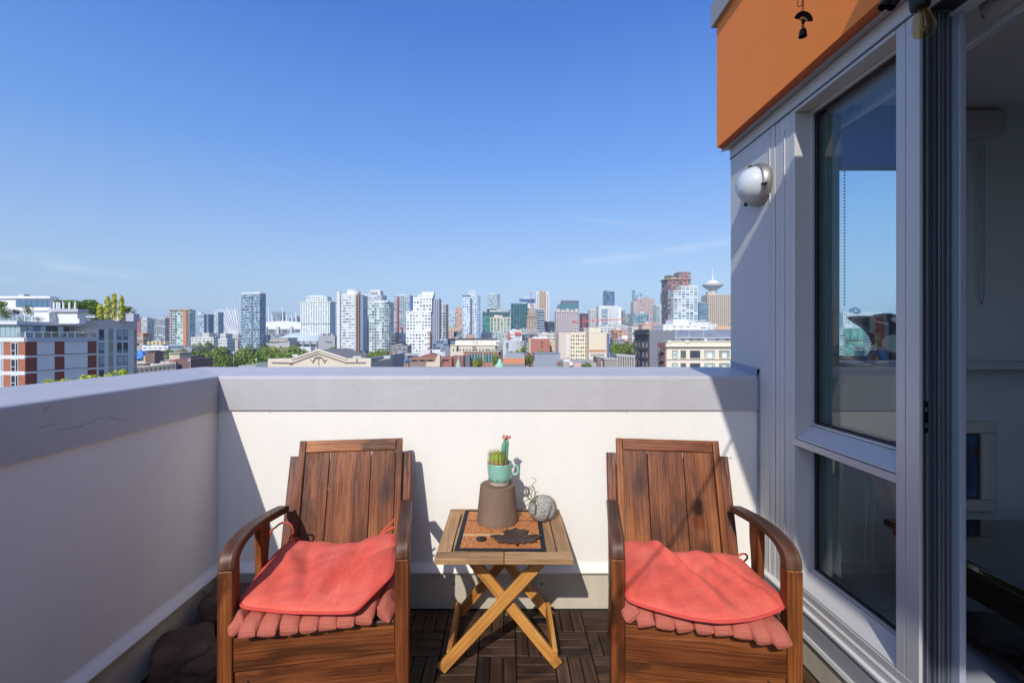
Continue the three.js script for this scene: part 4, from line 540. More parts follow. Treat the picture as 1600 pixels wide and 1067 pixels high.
// one storeyed volume: recessed panes bay by bay, floor bands and piers standing proud of them
function storeys(o, poly, y0, y1, s, seed = 1) {
  const r = rng(seed * 7919 + 13), fh = s.fh ?? 3, n = Math.max(1, Math.round((y1 - y0) / fh)), h = (y1 - y0) / n, P = ccw(poly), win = new MB(), band = new MB(), pier = new MB(), balc = new MB(), rail = new MB();
  const wl = lin(s.pier ?? s.wall ?? 0xd8d8d2), haze = (c, k) => c.map((x, i) => lerp(x, wl[i], k)), g1 = haze(lin(s.glass ?? 0x3f5563), .10), g2 = haze(lin(s.glass2 ?? 0xa9b6b8), .15), dk = haze(lin(s.dark ?? 0x2b333a), .08);
  const off = s.spandrelOut ?? .22; const pin = outset(P, 0), test = outset(P, 1), grow = Math.abs(area(test)) > Math.abs(area(P)) ? 1 : -1;
  const B = (d) => outset(P, d * grow);
  for (let e = 0; e < P.length; e++) {
    const a = P[e], b = P[(e + 1) % P.length], L = Math.hypot(b[0] - a[0], b[1] - a[1]); if (L < .05) continue;
    const t = [(b[0] - a[0]) / L, (b[1] - a[1]) / L]; let nn = [-t[1] * grow, t[0] * grow]; const back = nn[1] < -.35;
    if (back) { win.quad(V(a[0], y0, a[1]), V(b[0], y0, b[1]), V(b[0], y1, b[1]), V(a[0], y1, a[1]), g1); continue; }
    const side = s.sideGlass && Math.abs(nn[0]) > .8, bays = Math.max(1, Math.round(L / (s.bw ?? 3))), pw = side ? (s.sidePier ?? s.pw ?? .5) : (s.pw ?? .5);
    for (let i = 0; i < bays; i++) {
      const u0 = i / bays * L, u1 = (i + 1) / bays * L, q0 = [a[0] + t[0] * u0, a[1] + t[1] * u0], q1 = [a[0] + t[0] * u1, a[1] + t[1] * u1];
      for (let f = 0; f < n; f++) { const k = r(), m = .85 + r() * .3, c = (k < (s.palePanes ?? .35) ? g2 : k > 1 - (s.darks ?? .08) ? dk : g1).map((x) => x * m); win.quad(V(q0[0], y0 + f * h, q0[1]), V(q1[0], y0 + f * h, q1[1]), V(q1[0], y0 + (f + 1) * h, q1[1]), V(q0[0], y0 + (f + 1) * h, q0[1]), c); }  // paler panes stand for curtains and blinds
    }
    if (pw > 0) for (let i = 0; i <= bays; i++) {
      const w = (s.wide && i % s.wide === 0 ? pw * 2 : pw) / 2, u0 = Math.max(0, i / bays * L - w), u1 = Math.min(L, i / bays * L + w), d = off * .7, q = [[u0, 0], [u1, 0], [u1, d], [u0, d]].map(([u, dd]) => [a[0] + t[0] * u + nn[0] * dd, a[1] + t[1] * u + nn[1] * dd]);
      for (let j = 1; j < 4; j++) { const c0 = q[j % 4], c1 = q[(j + 1) % 4]; pier.quad(V(c0[0], y0, c0[1]), V(c1[0], y0, c1[1]), V(c1[0], y1, c1[1]), V(c0[0], y1, c0[1])); }
    }
    for (const bl of s.balcony ?? []) if (bl[0] === 'front' ? nn[1] > .8 : bl[0] === 'right' ? nn[0] > .8 : bl[0] === 'left' ? nn[0] < -.8 : bl[0] === 'any') {
      const u0 = bl[1] * L, u1 = bl[2] * L, D = bl[3] ?? 1.5; for (let f = 0; f < n; f++) { const yy = y0 + f * h - .1; const q = [[u0, 0], [u1, 0], [u1, D], [u0, D]].map(([u, dd]) => [a[0] + t[0] * u + nn[0] * dd, a[1] + t[1] * u + nn[1] * dd]); balc.prism(q, yy, yy + .3); for (let j = 1; j < 4; j++) { const c0 = q[j % 4], c1 = q[(j + 1) % 4]; rail.quad(V(c0[0], yy + .32, c0[1]), V(c1[0], yy + .32, c1[1]), V(c1[0], yy + 1.2, c1[1]), V(c0[0], yy + 1.2, c0[1])); } }
    }
  }
  const sh = s.sh ?? .9; if (sh > 0) { for (let f = 0; f < n; f++) band.prism(B(off), y0 + f * h, y0 + f * h + sh); }
  const roof = new MB(); roof.prism(B(off + .05), y1 - (s.par ?? .8), y1 + .5);
  if (!win.empty) part('window', win.geo(), mPane, o, { kind: 'stuff' });
  if (!band.empty) part('floor_band', band.geo(), cm(s.wall ?? 0xd8d8d2), o, { kind: 'stuff' });
  if (!pier.empty) part('pier', pier.geo(), cm(s.pier ?? s.wall ?? 0xd8d8d2), o, { kind: 'stuff' });
  if (!balc.empty) { part('balcony', balc.geo(), cm(s.slab ?? 0xdedfdc), o, { kind: 'stuff' }); part('balcony_rail', rail.geo(), cm(s.rail ?? 0x9fb0b4, .2), o, { kind: 'stuff' }); }
  part('roof', roof.geo(), cm(s.roof ?? s.wall ?? 0xc9c8c2), o);
}
const SEEN = (d) => EYE - .0668 * d - 9;          // lower storeys stay behind the parapet
let bseed = 1;
// tiers: [left px, right px, top px, depth in m, style override]; the first rests on the ground, each further one on the last
function building(name, label, category, d, tiers, s = {}, group) {
  const [l, r] = tiers[0], cx = ((l + r) / 2 - CX) * d / F, z0 = -d - tiers[0][3] / 2, t = thing(name, label, category, [cx, GY, z0], 0, group); t.userData.d = undefined; delete t.userData.d; let base = SEEN(d);
  if (base > GY) { const mb = new MB(); mb.box((l - CX) * d / F - cx, (r - CX) * d / F - cx, 0, base - GY, -tiers[0][3] / 2, tiers[0][3] / 2); part('lower_storeys', mb.geo(), cm(s.wall ?? 0xd8d8d2), t); } else base = GY;
  for (const [tl, tr, top, dep, o = {}] of tiers) {
    const dd = d + (o.back ?? 0), x0 = (tl - CX) * dd / F - cx, x1 = (tr - CX) * dd / F - cx, zf = -dd - z0, zb = zf - dep, y1 = EYE - (top - CY) * dd / F, st = { ...s, ...o };
    const y0 = o.from !== undefined ? EYE - (o.from - CY) * dd / F : base;
    const poly = st.shape === 'round' ? roundPoly(x0, x1, zb, zf, st.sides ?? 16) : st.shape === 'cut' ? cutPoly(x0, x1, zb, zf, st.cl ?? 3, st.cr ?? 3) : st.shape === 'corner' ? cornerPoly(x0, x1, zb, zf, st.rl ?? 0, st.rr ?? 0) : rectPoly(x0, x1, zb, zf);
    if (st.plain) { const mb = new MB(); mb.prism(ccw(poly).reverse(), y0 - GY, y1 - GY); fixOut(mb); part(st.name ?? 'upper_block', mb.geo(), cm(st.wall ?? 0xd8d8d2), t); }
    else storeys(t, poly, y0 - GY, y1 - GY, st, bseed++);
    if (o.from === undefined) base = y1;
    if (!st.plain && tr - tl > 9) { const q = rng(bseed * 31 + 7), W = x1 - x0, k = 1 + Math.floor(q() * 2), top1 = y1 + .5 - GY; for (let i = 0; i < k; i++) { const w = W * (.14 + q() * .16), h = Math.min(4, W * .09) * (.6 + q() * .8), xx = x0 + W * (.12 + q() * .55), zz = zf - dep * (.25 + q() * .3), mb = new MB(); mb.box(xx, xx + w, top1, top1 + h, zz - dep * .25, zz); part('roof_plant', mb.geo(), cm([0xb9bab8, 0x9a9da0, 0xd2d1cc][Math.floor(q() * 3)]), t); } if (q() > .5) { const mb = new MB(), xx = x0 + W * (.3 + q() * .4); mb.bar(V(xx, top1, zf - dep * .4), V(xx, top1 + 4 + q() * 4, zf - dep * .4), .18, .1, 5); part('antenna', mb.geo(), cm(0xa9acb0), t); } }
  }
  return t;
}
// turn any face of a closed convex prism outwards
function fixOut(mb) { const c = V(); const n = mb.p.length / 3; for (let i = 0; i < n; i++) c.add(V(mb.p[i * 3], mb.p[i * 3 + 1], mb.p[i * 3 + 2])); c.divideScalar(n); for (let i = 0; i < n; i += 3) { const a = V(...mb.p.slice(i * 3, i * 3 + 3)); if (V(mb.n[i * 3], mb.n[i * 3 + 1], mb.n[i * 3 + 2]).dot(a.sub(c)) < 0) { for (let k = 0; k < 3; k++) { const q = mb.p[(i + 1) * 3 + k]; mb.p[(i + 1) * 3 + k] = mb.p[(i + 2) * 3 + k]; mb.p[(i + 2) * 3 + k] = q; } for (let j = 0; j < 3; j++) for (let k = 0; k < 3; k++) mb.n[(i + j) * 3 + k] *= -1; } } }
// a box given by photo pixels at a distance, as a part of a thing (local to it)
function pbox(o, name, l, r, top, bot, d, dep, mat, opt) { const a = at(l, top, d), b = at(r, bot, d), mb = new MB(); mb.box(a.x, b.x, b.y, a.y, -d - dep, -d); return part(name, mb.geo(o.position), mat, o, opt); }
function pbar(o, name, pts, d, rad, mat) { const mb = new MB(); for (let i = 0; i < pts.length - 1; i++) mb.bar(at(pts[i][0], pts[i][1], pts[i][2] ?? d), at(pts[i + 1][0], pts[i + 1][1], pts[i + 1][2] ?? d), rad, rad, 6); return part(name, mb.geo(o.position), mat, o); }
function pshape(o, name, pts, d, dep, mat, opt) { const q = pts.map(([x, y]) => at(x, y, d)); const s = new THREE.Shape(q.map((p) => new THREE.Vector2(p.x - o.position.x, p.y - o.position.y))); const g = new THREE.ExtrudeGeometry(s, { depth: dep, bevelEnabled: false }); g.translate(0, 0, -d - dep - o.position.z); return part(name, g, mat, o, opt); }
function rowOf(o, name, n, l, r, top, bot, d, dep, fill, mat) { for (let i = 0; i < n; i++) { const w = (r - l) / n; pbox(o, name, l + w * (i + .5 - fill / 2), l + w * (i + .5 + fill / 2), top, bot, d, dep, mat); } }
// window openings of a far wall, drawn as one part: a recessed-looking dark pane inside a thin proud surround
function gridOf(o, name, nx, ny, l, r, top, bot, d, fx, fy, mat, dep = .12) { const mb = new MB(); for (let j = 0; j < ny; j++) for (let i = 0; i < nx; i++) { const w = (r - l) / nx, h = (bot - top) / ny, a = at(l + w * (i + .5 - fx / 2), top + h * (j + .5 - fy / 2), d), b = at(l + w * (i + .5 + fx / 2), top + h * (j + .5 + fy / 2), d); mb.box(a.x, b.x, b.y, a.y, -d - .05, -d + dep); } return part(name, mb.geo(o.position), mat, o, { kind: 'stuff' }); }
const gDark = M(0x2c363d, .15, { specularIntensity: 1 }), gBlue = M(0x5e7f98, .12, { metalness: .3 }), gTeal = M(0x3f7f7c, .12, { metalness: .3 }), gPale = M(0xa9bcc2, .15, { metalness: .2 }), white = cm(0xe4e4e0), steel = cm(0xd9dde0, .4);

// --- far towers, left to right
building('tower', 'dark red slab tower, first tower right of the apartment block roof', 'tower', 760, [[206, 219, 496, 20, { plain: true }]], { wall: 0x9a3f3a });
building('tower', 'pale tower with grey windows next to the dark red slab', 'tower', 720, [[220, 229, 498, 22], [222, 228, 496, 10, { plain: true }]], { wall: 0xd5d6cf, bw: 3.2, pw: 1 });
building('low_block', 'small orange framed block with green glass below the red slab', 'building', 430, [[213, 223, 521, 10]], { wall: 0xd08040, glass: 0x5e8f8a, bw: 3, sh: .5 });
building('tower', 'grey stub of a distant block between two pale towers', 'building', 900, [[233, 240, 509, 16]], { wall: 0x8f979f });
building('tower', 'pale tower whose dark glass is coloured in for the shadow on its lower half', 'tower', 680, [[241, 257, 509, 20], [242, 257, 497, 18]], { wall: 0xbfc4c0, glass: 0x2d3d4c, palePanes: .2, sh: .8 });  // shadow on this tower is put into the dark glass colour
{ const t = building('tower', 'green glass residential tower with an orange vertical stripe', 'tower', 520, [[265, 297, 484.5, 8]], { wall: 0xcdd8cd, glass: 0x6f9a92, glass2: 0xc7d6cf, bw: 3, sh: .7, pw: .5, balcony: [['front', .04, .3, 1.5]] }); pbox(t, 'orange_stripe', 285, 290.5, 486, 541, 518.5, 1.2, cm(0xc9773a), { label: 'orange vertical stripe' }); pbox(t, 'edge_stripe', 264, 266, 484, 541, 518.6, 1, cm(0xb5734f)); pbox(t, 'top_rim', 264, 297, 483, 484.6, 518.2, 3, cm(0xcb9a68)); pbox(t, 'dark_bay', 291.5, 297, 488, 541, 518.7, .8, cm(0x56646a)); }
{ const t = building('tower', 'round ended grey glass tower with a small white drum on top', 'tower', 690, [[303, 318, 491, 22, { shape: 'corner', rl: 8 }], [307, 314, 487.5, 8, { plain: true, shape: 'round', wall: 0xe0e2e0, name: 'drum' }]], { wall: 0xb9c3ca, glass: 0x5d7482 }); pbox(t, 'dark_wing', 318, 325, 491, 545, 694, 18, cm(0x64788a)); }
building('tower', 'narrow pale glass tower left of the leaning white trusses', 'tower', 470, [[334, 340, 488, 9]], { wall: 0xc8d2d4, glass: 0x7f9aa2, bw: 2.5, sh: .5 });
{ // stadium: white leaning masts, cable fan, fabric roof
  const t = thing('stadium', 'white stadium with leaning masts and pale fabric roof behind the glass tower', 'stadium', [at(400, 0, 960).x, GY, -1000]);
  const d = 880; for (let i = 0; i < 7; i++) { pbar(t, 'mast', [[340 + i * 4.6, 482.5 + (i % 3) * 1.4], [358 + i * 2.4, 523]], d, 1.35, white); pbar(t, 'mast', [[343 + i * 4.6, 481.5 + (i % 2) * 2], [361 + i * 2.4, 522]], d, .9, white); }
  for (const [x, y, b] of [[366, 478, 508], [356, 479, 505], [419, 479, 510], [424.5, 492, 508], [441, 479, 510], [446.5, 489, 508], [413, 489, 508], [462, 486, 508], [455, 493, 508]]) pbar(t, 'mast', [[x, y], [x + .6, b]], 930, 1.1, white);
  pshape(t, 'ring_beam', [[341, 511], [352, 516], [372, 506], [372, 511], [360, 523], [350, 522]], d + 1, 2, cm(0xb8bdc0)); for (let i = 0; i < 9; i++) pbar(t, 'cable', [[341 + i * 3.8, 484], [372, 507 + (i % 3)]], d, .25, white);
  const roof = []; for (let i = 0; i <= 30; i++) roof.push([408 + i * 2.13, 504.5 - 2.4 * Math.sin(i / 30 * Math.PI) - (i % 2 ? .7 : 0)]); pshape(t, 'fabric_roof', [[408, 514], ...roof, [472, 514]], 905, 120, cm(0xf0f0ee)); pbox(t, 'facade', 405, 472, 514, 522, 904, 110, cm(0x8e9398)); rowOf(t, 'opening', 6, 408, 470, 515, 520, 903.5, 1, .7, cm(0x4f5860)); for (const x of [412, 431, 452]) pbox(t, 'stair_tower', x, x + 4, 510, 523, 901, 4, cm(0xc3c5c6));
}
building('tower', 'small dark tower behind the stadium roof', 'tower', 1250, [[425, 439, 487.5, 30]], { wall: 0x9aa3ab, glass: 0x3a4654 });
building('tower', 'pale stepped block behind the stadium masts', 'building', 1300, [[452, 461, 494, 30]], { wall: 0xc9cfd2 });
{ const t = building('tower', 'tall blue grey glass tower with a rounded corner of balconies', 'tower', 470, [[372, 405, 459, 12, { shape: 'corner', rl: 7 }], [378, 407, 456.8, 10, { plain: true, wall: 0xd5dbdc }]], { wall: 0xaebfc8, glass: 0x5f7f90, glass2: 0x9fb6c0, palePanes: .35, sh: .55, bw: 1.9, pw: .14, slab: 0xdfe6e8 }); const b = new MB(); for (let f = 0; f < 26; f++) { const y = EYE + (CY - 461) * 470 / F - f * 2.95; b.prism(roundPoly((371.2 - CX) * 470 / F, (382.5 - CX) * 470 / F, -478, -469.2, 12).reverse(), y, y + .35); } fixSlab(b); part('balcony', b.geo(t.position), cm(0xdfe6e8), t, { kind: 'stuff' }); pbox(t, 'recess', 392.3, 394.4, 461, 541, 469.6, .6, cm(0x45606e)); }
function fixSlab(mb) { const n = mb.p.length / 3; for (let i = 0; i < n; i += 3) { /* outward faces come from the winding */ } return mb; }
{ const t = building('tower', 'white hotel block with rows of small windows and a stepped top, centre left', 'hotel', 620, [[469, 515, 471.5, 20], [478.5, 511, 463.5, 14], [484, 505, 461.6, 8, { plain: true }]], { wall: 0xe2e8e2, pier: 0xe6ebe6, glass: 0x4f6670, bw: 3.3, pw: 1.5, sh: 1.3, roof: 0xd6ddd8, palePanes: .15 }); pbox(t, 'cornice', 467.5, 517, 470.6, 472, 619, 22, cm(0xd9e0da)); pbox(t, 'podium_band', 469.4, 515, 504.3, 506, 618.6, 2, cm(0xc8d0cb)); }
{ const t = building('tower', 'tall white tower with curved balcony bands and a thin red stripe', 'tower', 500, [[530, 556, 459.5, 22, { shape: 'corner', rl: 4, rr: 2 }], [539, 560, 454, 12, { plain: true, shape: 'round', wall: 0xe6e4de, name: 'crown' }], [541, 556, 452, 8, { plain: true, shape: 'round', wall: 0xdedcd6, name: 'crown' }]], { wall: 0xe3e5e0, glass: 0x7f9497, glass2: 0xc9d2d0, sh: 1.35, bw: 3, pw: .25, palePanes: .4 }); pbox(t, 'corner_column', 526, 530.5, 455.5, 550, 499, 6, cm(0xdcdad6)); pbox(t, 'red_stripe', 558.6, 560.6, 457, 549, 498.5, 1.4, cm(0xb0543f), { label: 'thin red vertical stripe' }); const b = new MB(); for (let f = 0; f < 30; f++) { const a = at(554.5, 461, 499), y = a.y - f * 2.05; b.box(a.x, at(558.5, 0, 499).x, y, y + .35, -503, -497.2); } part('balcony', b.geo(t.position), cm(0xd9d6d0), t, { kind: 'stuff' }); pbox(t, 'blue_wing', 560.8, 567, 461, 549, 501, 16, gBlue); gridOf(t, 'wing_band', 1, 28, 560.8, 567, 462, 548, 500.9, 1, .3, cm(0xb9cdd4)); }
{ const t = building('tower', 'pale tower with a blue side rising behind the curved tower', 'tower', 560, [[569, 597, 461, 20, { shape: 'corner', rr: 4 }], [577, 594, 455, 12, { shape: 'corner', rr: 3, from: 461 }], [579, 594, 453, 9, { plain: true }]], { wall: 0xdde2e1, glass: 0x6f8793, sh: 1.0, bw: 3, pw: .4 }); pbox(t, 'blue_side', 568, 576.5, 492, 549, 557, 8, cm(0x5b7490)); }  // side box in a deeper blue than the tower wall
building('tower', 'pale green tinted tower with rounded right edge in front of the blue sided one', 'tower', 480, [[576.5, 608, 472, 18, { shape: 'corner', rr: 8 }], [583, 606, 469.5, 10, { plain: true, wall: 0xd3d8d6 }]], { wall: 0xdfe5e0, glass: 0x6e8686, glass2: 0xbfd0cb, sh: .8, bw: 2.6, pw: .3, balcony: [['front', .42, .56, 1.3]] });
building('tower', 'slim dark grey block between the green tinted tower and the stepped white tower', 'building', 430, [[611, 617, 520, 14]], { wall: 0x7a7b82, glass: 0x3c424d });
{ const t = building('tower', 'grey glass tower with a bright red vertical fin', 'tower', 640, [[615, 640, 461.5, 20], [622, 636, 460, 10, { plain: true, wall: 0xd6dadc }]], { wall: 0xbcc8cc, glass: 0x71898f, sh: .7, bw: 2.4, pw: .5 }); pbox(t, 'red_fin', 619.8, 621.4, 464, 530, 636.5, 4, cm(0xd02f2c), { label: 'bright red fin' }); pbox(t, 'red_bracket', 624, 628, 511, 512.2, 636.6, 4, cm(0xc23a3e)); pbox(t, 'red_bracket', 627, 628, 512.3, 521, 636.6, 4, cm(0xc23a3e)); pbox(t, 'blue_edge', 640, 643, 465, 485, 637, 6, cm(0x3a57a8)); pbox(t, 'low_roof', 617, 634, 530, 534, 620, 20, cm(0xc9c9c6)); }
{ const t = building('tower', 'stepped bright white tower with shade painted grey on its right side, tallest near the middle left', 'tower', 430, [[634.5, 672, 552, 24], [634.5, 672, 517, 22], [635, 672.5, 487, 20], [645.5, 674.5, 465.5, 18], [653, 676, 461, 12], [659, 678, 456, 8, { plain: true }]], { wall: 0xf1f1ee, glass: 0x6f8088, glass2: 0xd9dfdf, sh: 1.3, bw: 2.7, pw: 1.0, palePanes: .4, roof: 0xe8e8e4, sideGlass: true, sidePier: .3 }); pbox(t, 'brown_stripe', 671, 672.4, 518, 547, 428.6, 1.3, cm(0xad6a4a)); for (let i = 0; i < 4; i++) pbox(t, 'brown_stripe', 667, 671, 518 + i * 9, 519.2 + i * 9, 428.8, 1, cm(0xad6a4a)); pbox(t, 'shade_toned_bay', 674, 686, 466, 545, 432, 14, cm(0xa2a9b6)); gridOf(t, 'bay_window', 3, 26, 674.5, 685.5, 468, 544, 431.9, .5, .55, gDark); }  // right bay is greyed, its shade put into the wall colour
building('tower', 'beige tower with dark balconies behind the stepped white tower', 'tower', 500, [[686, 696.5, 475.5, 20]], { wall: 0xd2c8b8, glass: 0x4b5258, sh: 1.2, bw: 3, pw: .8, darks: .4, balcony: [['front', .6, 1, 1.2]] });
building('low_block', 'blue grey low block at the foot of the beige tower', 'building', 410, [[676, 699, 532, 20]], { wall: 0x6b7f99, glass: 0x3f5369 });  // whole block in one even blue grey
building('tower', 'pair of distant pale glass slabs between beige and salmon towers', 'tower', 950, [[699, 711, 487, 24]], { wall: 0xd3dde0, glass: 0x8fa7b0, bw: 4 });
building('tower', 'salmon coloured slab tower', 'tower', 820, [[712, 722.5, 480.5, 20]], { wall: 0xd3a58c, glass: 0x9a7a6a, sh: 1.7, bw: 6, pw: .8 });
building('low_block', 'low salmon block with hedge on its roof', 'building', 560, [[699, 721, 513, 14], [700, 712, 511, 10, { plain: true, wall: 0x8d8a58, name: 'roof_hedge' }]], { wall: 0xd9b49e, bw: 3.2, pw: 1.4, sh: 1.4 });
building('low_block', 'dark grey glass infill block beside the low salmon block', 'building', 530, [[709, 722, 519, 12]], { wall: 0x6a737b, glass: 0x46535c });
{ const t = building('tower', 'tall blue white tower with a lattice crown, left of the green glass blocks', 'tower', 510, [[723, 748.5, 461.5, 18, { shape: 'cut', cl: 0, cr: 3 }], [733, 743, 458, 6, { plain: true, wall: 0xb9c3cc }]], { wall: 0xdfe8ee, glass: 0x7c9cc0, glass2: 0xbdd2e6, dark: 0x3c485c, sh: .9, bw: 2.3, pw: .55 }); pbox(t, 'dark_bay', 734.5, 737.5, 466, 528, 508.8, .8, cm(0x5d5a5c)); pbox(t, 'roof_rim', 721.8, 735, 461, 462, 508.6, 10, cm(0x5c7590)); for (let i = 0; i < 5; i++) pbar(t, 'crown_frame', [[733 + i * 2.4, 462], [733 + i * 2.4, 453.5]], 515, .25, steel); pbar(t, 'crown_frame', [[732.5, 453.6], [743, 453.6]], 515, .3, steel); pbar(t, 'crown_frame', [[732.5, 457.5], [743, 457.5]], 515, .3, steel); }
building('tower', 'grey glass office tower far behind the green blocks', 'tower', 950, [[761, 781, 459.5, 26, { shape: 'cut', cl: 0, cr: 6 }], [758, 798, 482, 30, { from: 492 }]], { wall: 0xc0cccf, glass: 0x7d959e, bw: 4, sh: 1.2, pw: .3 });
building('office_block', 'dark teal glass block with stepped roof behind the cream gridded office', 'office block', 720, [[754, 797, 487.5, 20]], { wall: 0x3d6266, glass: 0x2e555a, glass2: 0x47757a, sh: .5, bw: 4 });
building('office_block', 'bright teal glass block left of the cream gridded office', 'office block', 670, [[755, 765.5, 495, 14]], { wall: 0x4b8f87, glass: 0x2f7a72, glass2: 0x5a9d93, sh: .4, bw: 3 });
building('office_block', 'cream office with tall green window strips', 'office block', 650, [[766, 797, 496, 16], [772, 780, 492, 8, { plain: true }]], { wall: 0xe0cfb4, glass: 0x4f857c, glass2: 0x7aa79d, sh: .5, fh: 6.5, bw: 4.4, pw: 1.6 });
building('office_block', 'large dark teal glass office block in the middle of the skyline', 'office block', 700, [[798.5, 824.5, 474.5, 22]], { wall: 0x4d7d80, glass: 0x214f55, glass2: 0x2f646a, dark: 0x17393f, sh: .35, bw: 4.6, pw: .45, par: .4 });
{ const t = building('tower', 'deep blue glass tower with a red and white crane on its roof', 'tower', 1000, [[812, 836, 467, 26], [818, 829, 464, 10, { plain: true, wall: 0xd5d6d4 }]], { wall: 0x4c7aa5, glass: 0x23578c, glass2: 0x3c74a8, sh: .6, bw: 5 }); pbox(t, 'white_band', 812, 837, 474, 482, 997.5, 1.2, cm(0xdcdcd8)); }
{ const t = thing('tower_crane', 'thin red and white crane above the deep blue glass tower', 'crane', [at(829, 0, 990).x, GY, -990]); pbar(t, 'mast', [[829, 478], [829.3, 457]], 988, .7, cm(0xd2555a)); pbar(t, 'jib', [[829.3, 461], [826, 447]], 988, .45, cm(0xd77a80)); pbar(t, 'counter_jib', [[829.3, 461], [831, 457]], 988, .6, cm(0xd2555a)); }
{ const t = building('tower', 'tan and white tower with white edges, right of the deep blue tower', 'tower', 850, [[838.5, 857, 456.5, 24], [843.5, 853.5, 454.5, 10, { plain: true, wall: 0xc0a07c }]], { wall: 0xbd9a72, pier: 0xc9aa84, glass: 0x6e5a48, sh: 1.8, bw: 3.2, pw: 1 }); pbox(t, 'white_edge', 837.8, 842.6, 456, 502, 847.5, 2, white); pbox(t, 'white_edge', 853.6, 858, 456, 502, 847.5, 2, white); gridOf(t, 'edge_window', 1, 17, 839, 841.6, 459, 500, 847.4, .6, .55, gDark); gridOf(t, 'edge_window', 1, 17, 854.6, 857.2, 459, 500, 847.4, .6, .55, gDark); pbar(t, 'antenna', [[850.5, 455], [850.5, 452.5]], 855, .4, steel); }
{ const t = building('heritage_tower', 'old tan stone tower with arched top and small dome', 'tower', 600, [[823.5, 838.5, 494, 14], [825, 837.5, 486, 12], [827, 836, 482.5, 9, { plain: true }]], { wall: 0xb39a80, glass: 0x5a4c42, bw: 2.2, pw: 1.2, sh: 1.3, fh: 3.6, palePanes: .15 }); const c = at(831.8, 482.5, 606), u = 606 / F; part('drum', new THREE.CylinderGeometry(2.6 * u, 3 * u, 3.4 * u, 16).translate(c.x - t.position.x, c.y + 1.7 * u - t.position.y, c.z - t.position.z), cm(0xb39a80), t); part('dome', new THREE.SphereGeometry(2.6 * u, 16, 10, 0, 6.3, 0, 1.6).scale(1, 1.5, 1).translate(c.x - t.position.x, c.y + 3.4 * u - t.position.y, c.z - t.position.z), cm(0x8d8474), t); pbox(t, 'cornice', 822.5, 839.5, 493.2, 495, 598.5, 16, cm(0xa58d74)); }
building('office_block', 'dark office block with white window bands right of the domed tower', 'office block', 690, [[838.5, 850.5, 483, 18]], { wall: 0xc8d0d4, glass: 0x2b4a5c, glass2: 0x3a5c70, sh: .9, bw: 6, pw: 0, fh: 4 });
building('office_block', 'low dark blue grey office block in front of the tan and white tower', 'office block', 720, [[850, 867.5, 503, 20], [851, 861, 502, 10, { plain: true, wall: 0x35444e }]], { wall: 0x4a5a62, glass: 0x24323a, glass2: 0x3d4f58, sh: .6, bw: 4, pw: .4 });
{ const t = building('office_tower', 'pinkish gridded office tower with arched green roof and dark crown', 'tower', 680, [[869.5, 905, 487, 26]], { wall: 0xd3c3be, glass: 0x3a424d, glass2: 0x5b6068, sh: 1.5, bw: 3.7, pw: 1.5, fh: 4.0, palePanes: .1 }); for (let i = 0; i < 5; i++) pbox(t, 'gable_bay', 870 + i * 7.1, 875 + i * 7.1, 482.5 + (i % 2) * 1.2, 488, 678.2, 3, cm(0xd3c3be)); pshape(t, 'green_roof', [[871, 487], [872, 478], [875, 474.3], [902, 474.3], [904.5, 478], [905, 487]], 684, 18, M(0x5d8488, .35, { metalness: .3 })); pbox(t, 'dark_crown', 878, 904.5, 469.5, 480, 692, 14, cm(0x4f5064)); pbar(t, 'antenna', [[892, 470], [892, 467]], 698, .3, steel); }
building('office_block', 'dark maroon office block behind the red tower crane', 'office block', 760, [[906.5, 919.5, 490, 20]], { wall: 0x4b4250, glass: 0x2c2a3a, glass2: 0x454258, sh: .8, bw: 4 });
{ const t = thing('tower_crane', 'large red tower crane with a long jib in front of the skyline', 'crane', [at(913, 0, 540).x, GY, -540]); const red = cm(0xd6453c); const m = new MB(); for (const dx of [-1.1, 1.1]) for (const dz of [-1.1, 1.1]) { const a = at(913, 520, 540), b = at(913, 494, 540); m.bar(V(a.x + dx, a.y, a.z + dz), V(b.x + dx, b.y, b.z + dz), .25, .25, 4); } for (let k = 0; k < 9; k++) { const a = at(913, 520 - k * 2.9, 540), b = at(913, 520 - (k + 1) * 2.9, 540); m.bar(V(a.x - 1.1, a.y, a.z + 1.1), V(b.x + 1.1, b.y, b.z + 1.1), .15, .15, 4); m.bar(V(a.x + 1.1, a.y, a.z + 1.1), V(b.x - 1.1, b.y, b.z + 1.1), .15, .15, 4); } part('mast', m.geo(t.position), red, t); pbox(t, 'cab', 912, 915, 500, 504, 538, 2, cm(0xc03a34)); pbar(t, 'jib', [[913, 503], [975, 499]], 539, .35, cm(0xdc6a60)); pbar(t, 'jib', [[913, 500.6], [975, 498.2]], 539, .25, cm(0xdc6a60)); const l = new MB(); for (let k = 0; k < 26; k++) { const x0 = 914 + k * 2.3, y0 = 503 - (x0 - 913) * .0645, y1 = 500.6 - (x0 + 1.1 - 913) * .0387; l.bar(at(x0, y0, 539), at(x0 + 1.15, y1, 539), .12, .12, 4); l.bar(at(x0 + 1.15, y1, 539), at(x0 + 2.3, y0 - .15, 539), .12, .12, 4); } part('lattice', l.geo(t.position), cm(0xdc6a60), t, { kind: 'stuff' }); pbox(t, 'counterweight', 895.5, 901, 501.5, 505, 538, 3, cm(0xd05048)); pbar(t, 'counter_jib', [[913, 503], [897, 504]], 539, .4, red); pbar(t, 'stay', [[913.5, 494.5], [950, 500.6]], 539, .12, red); pbox(t, 'blue_cabin', 907, 918, 512.5, 514.5, 545, 3, cm(0x4d78b8)); }
building('tower', 'pale concrete tower, first of three right of the dark maroon block', 'tower', 800, [[922, 936, 484, 20]], { wall: 0xd3d4cd, glass: 0x8a969a, bw: 3.2, pw: 1 });
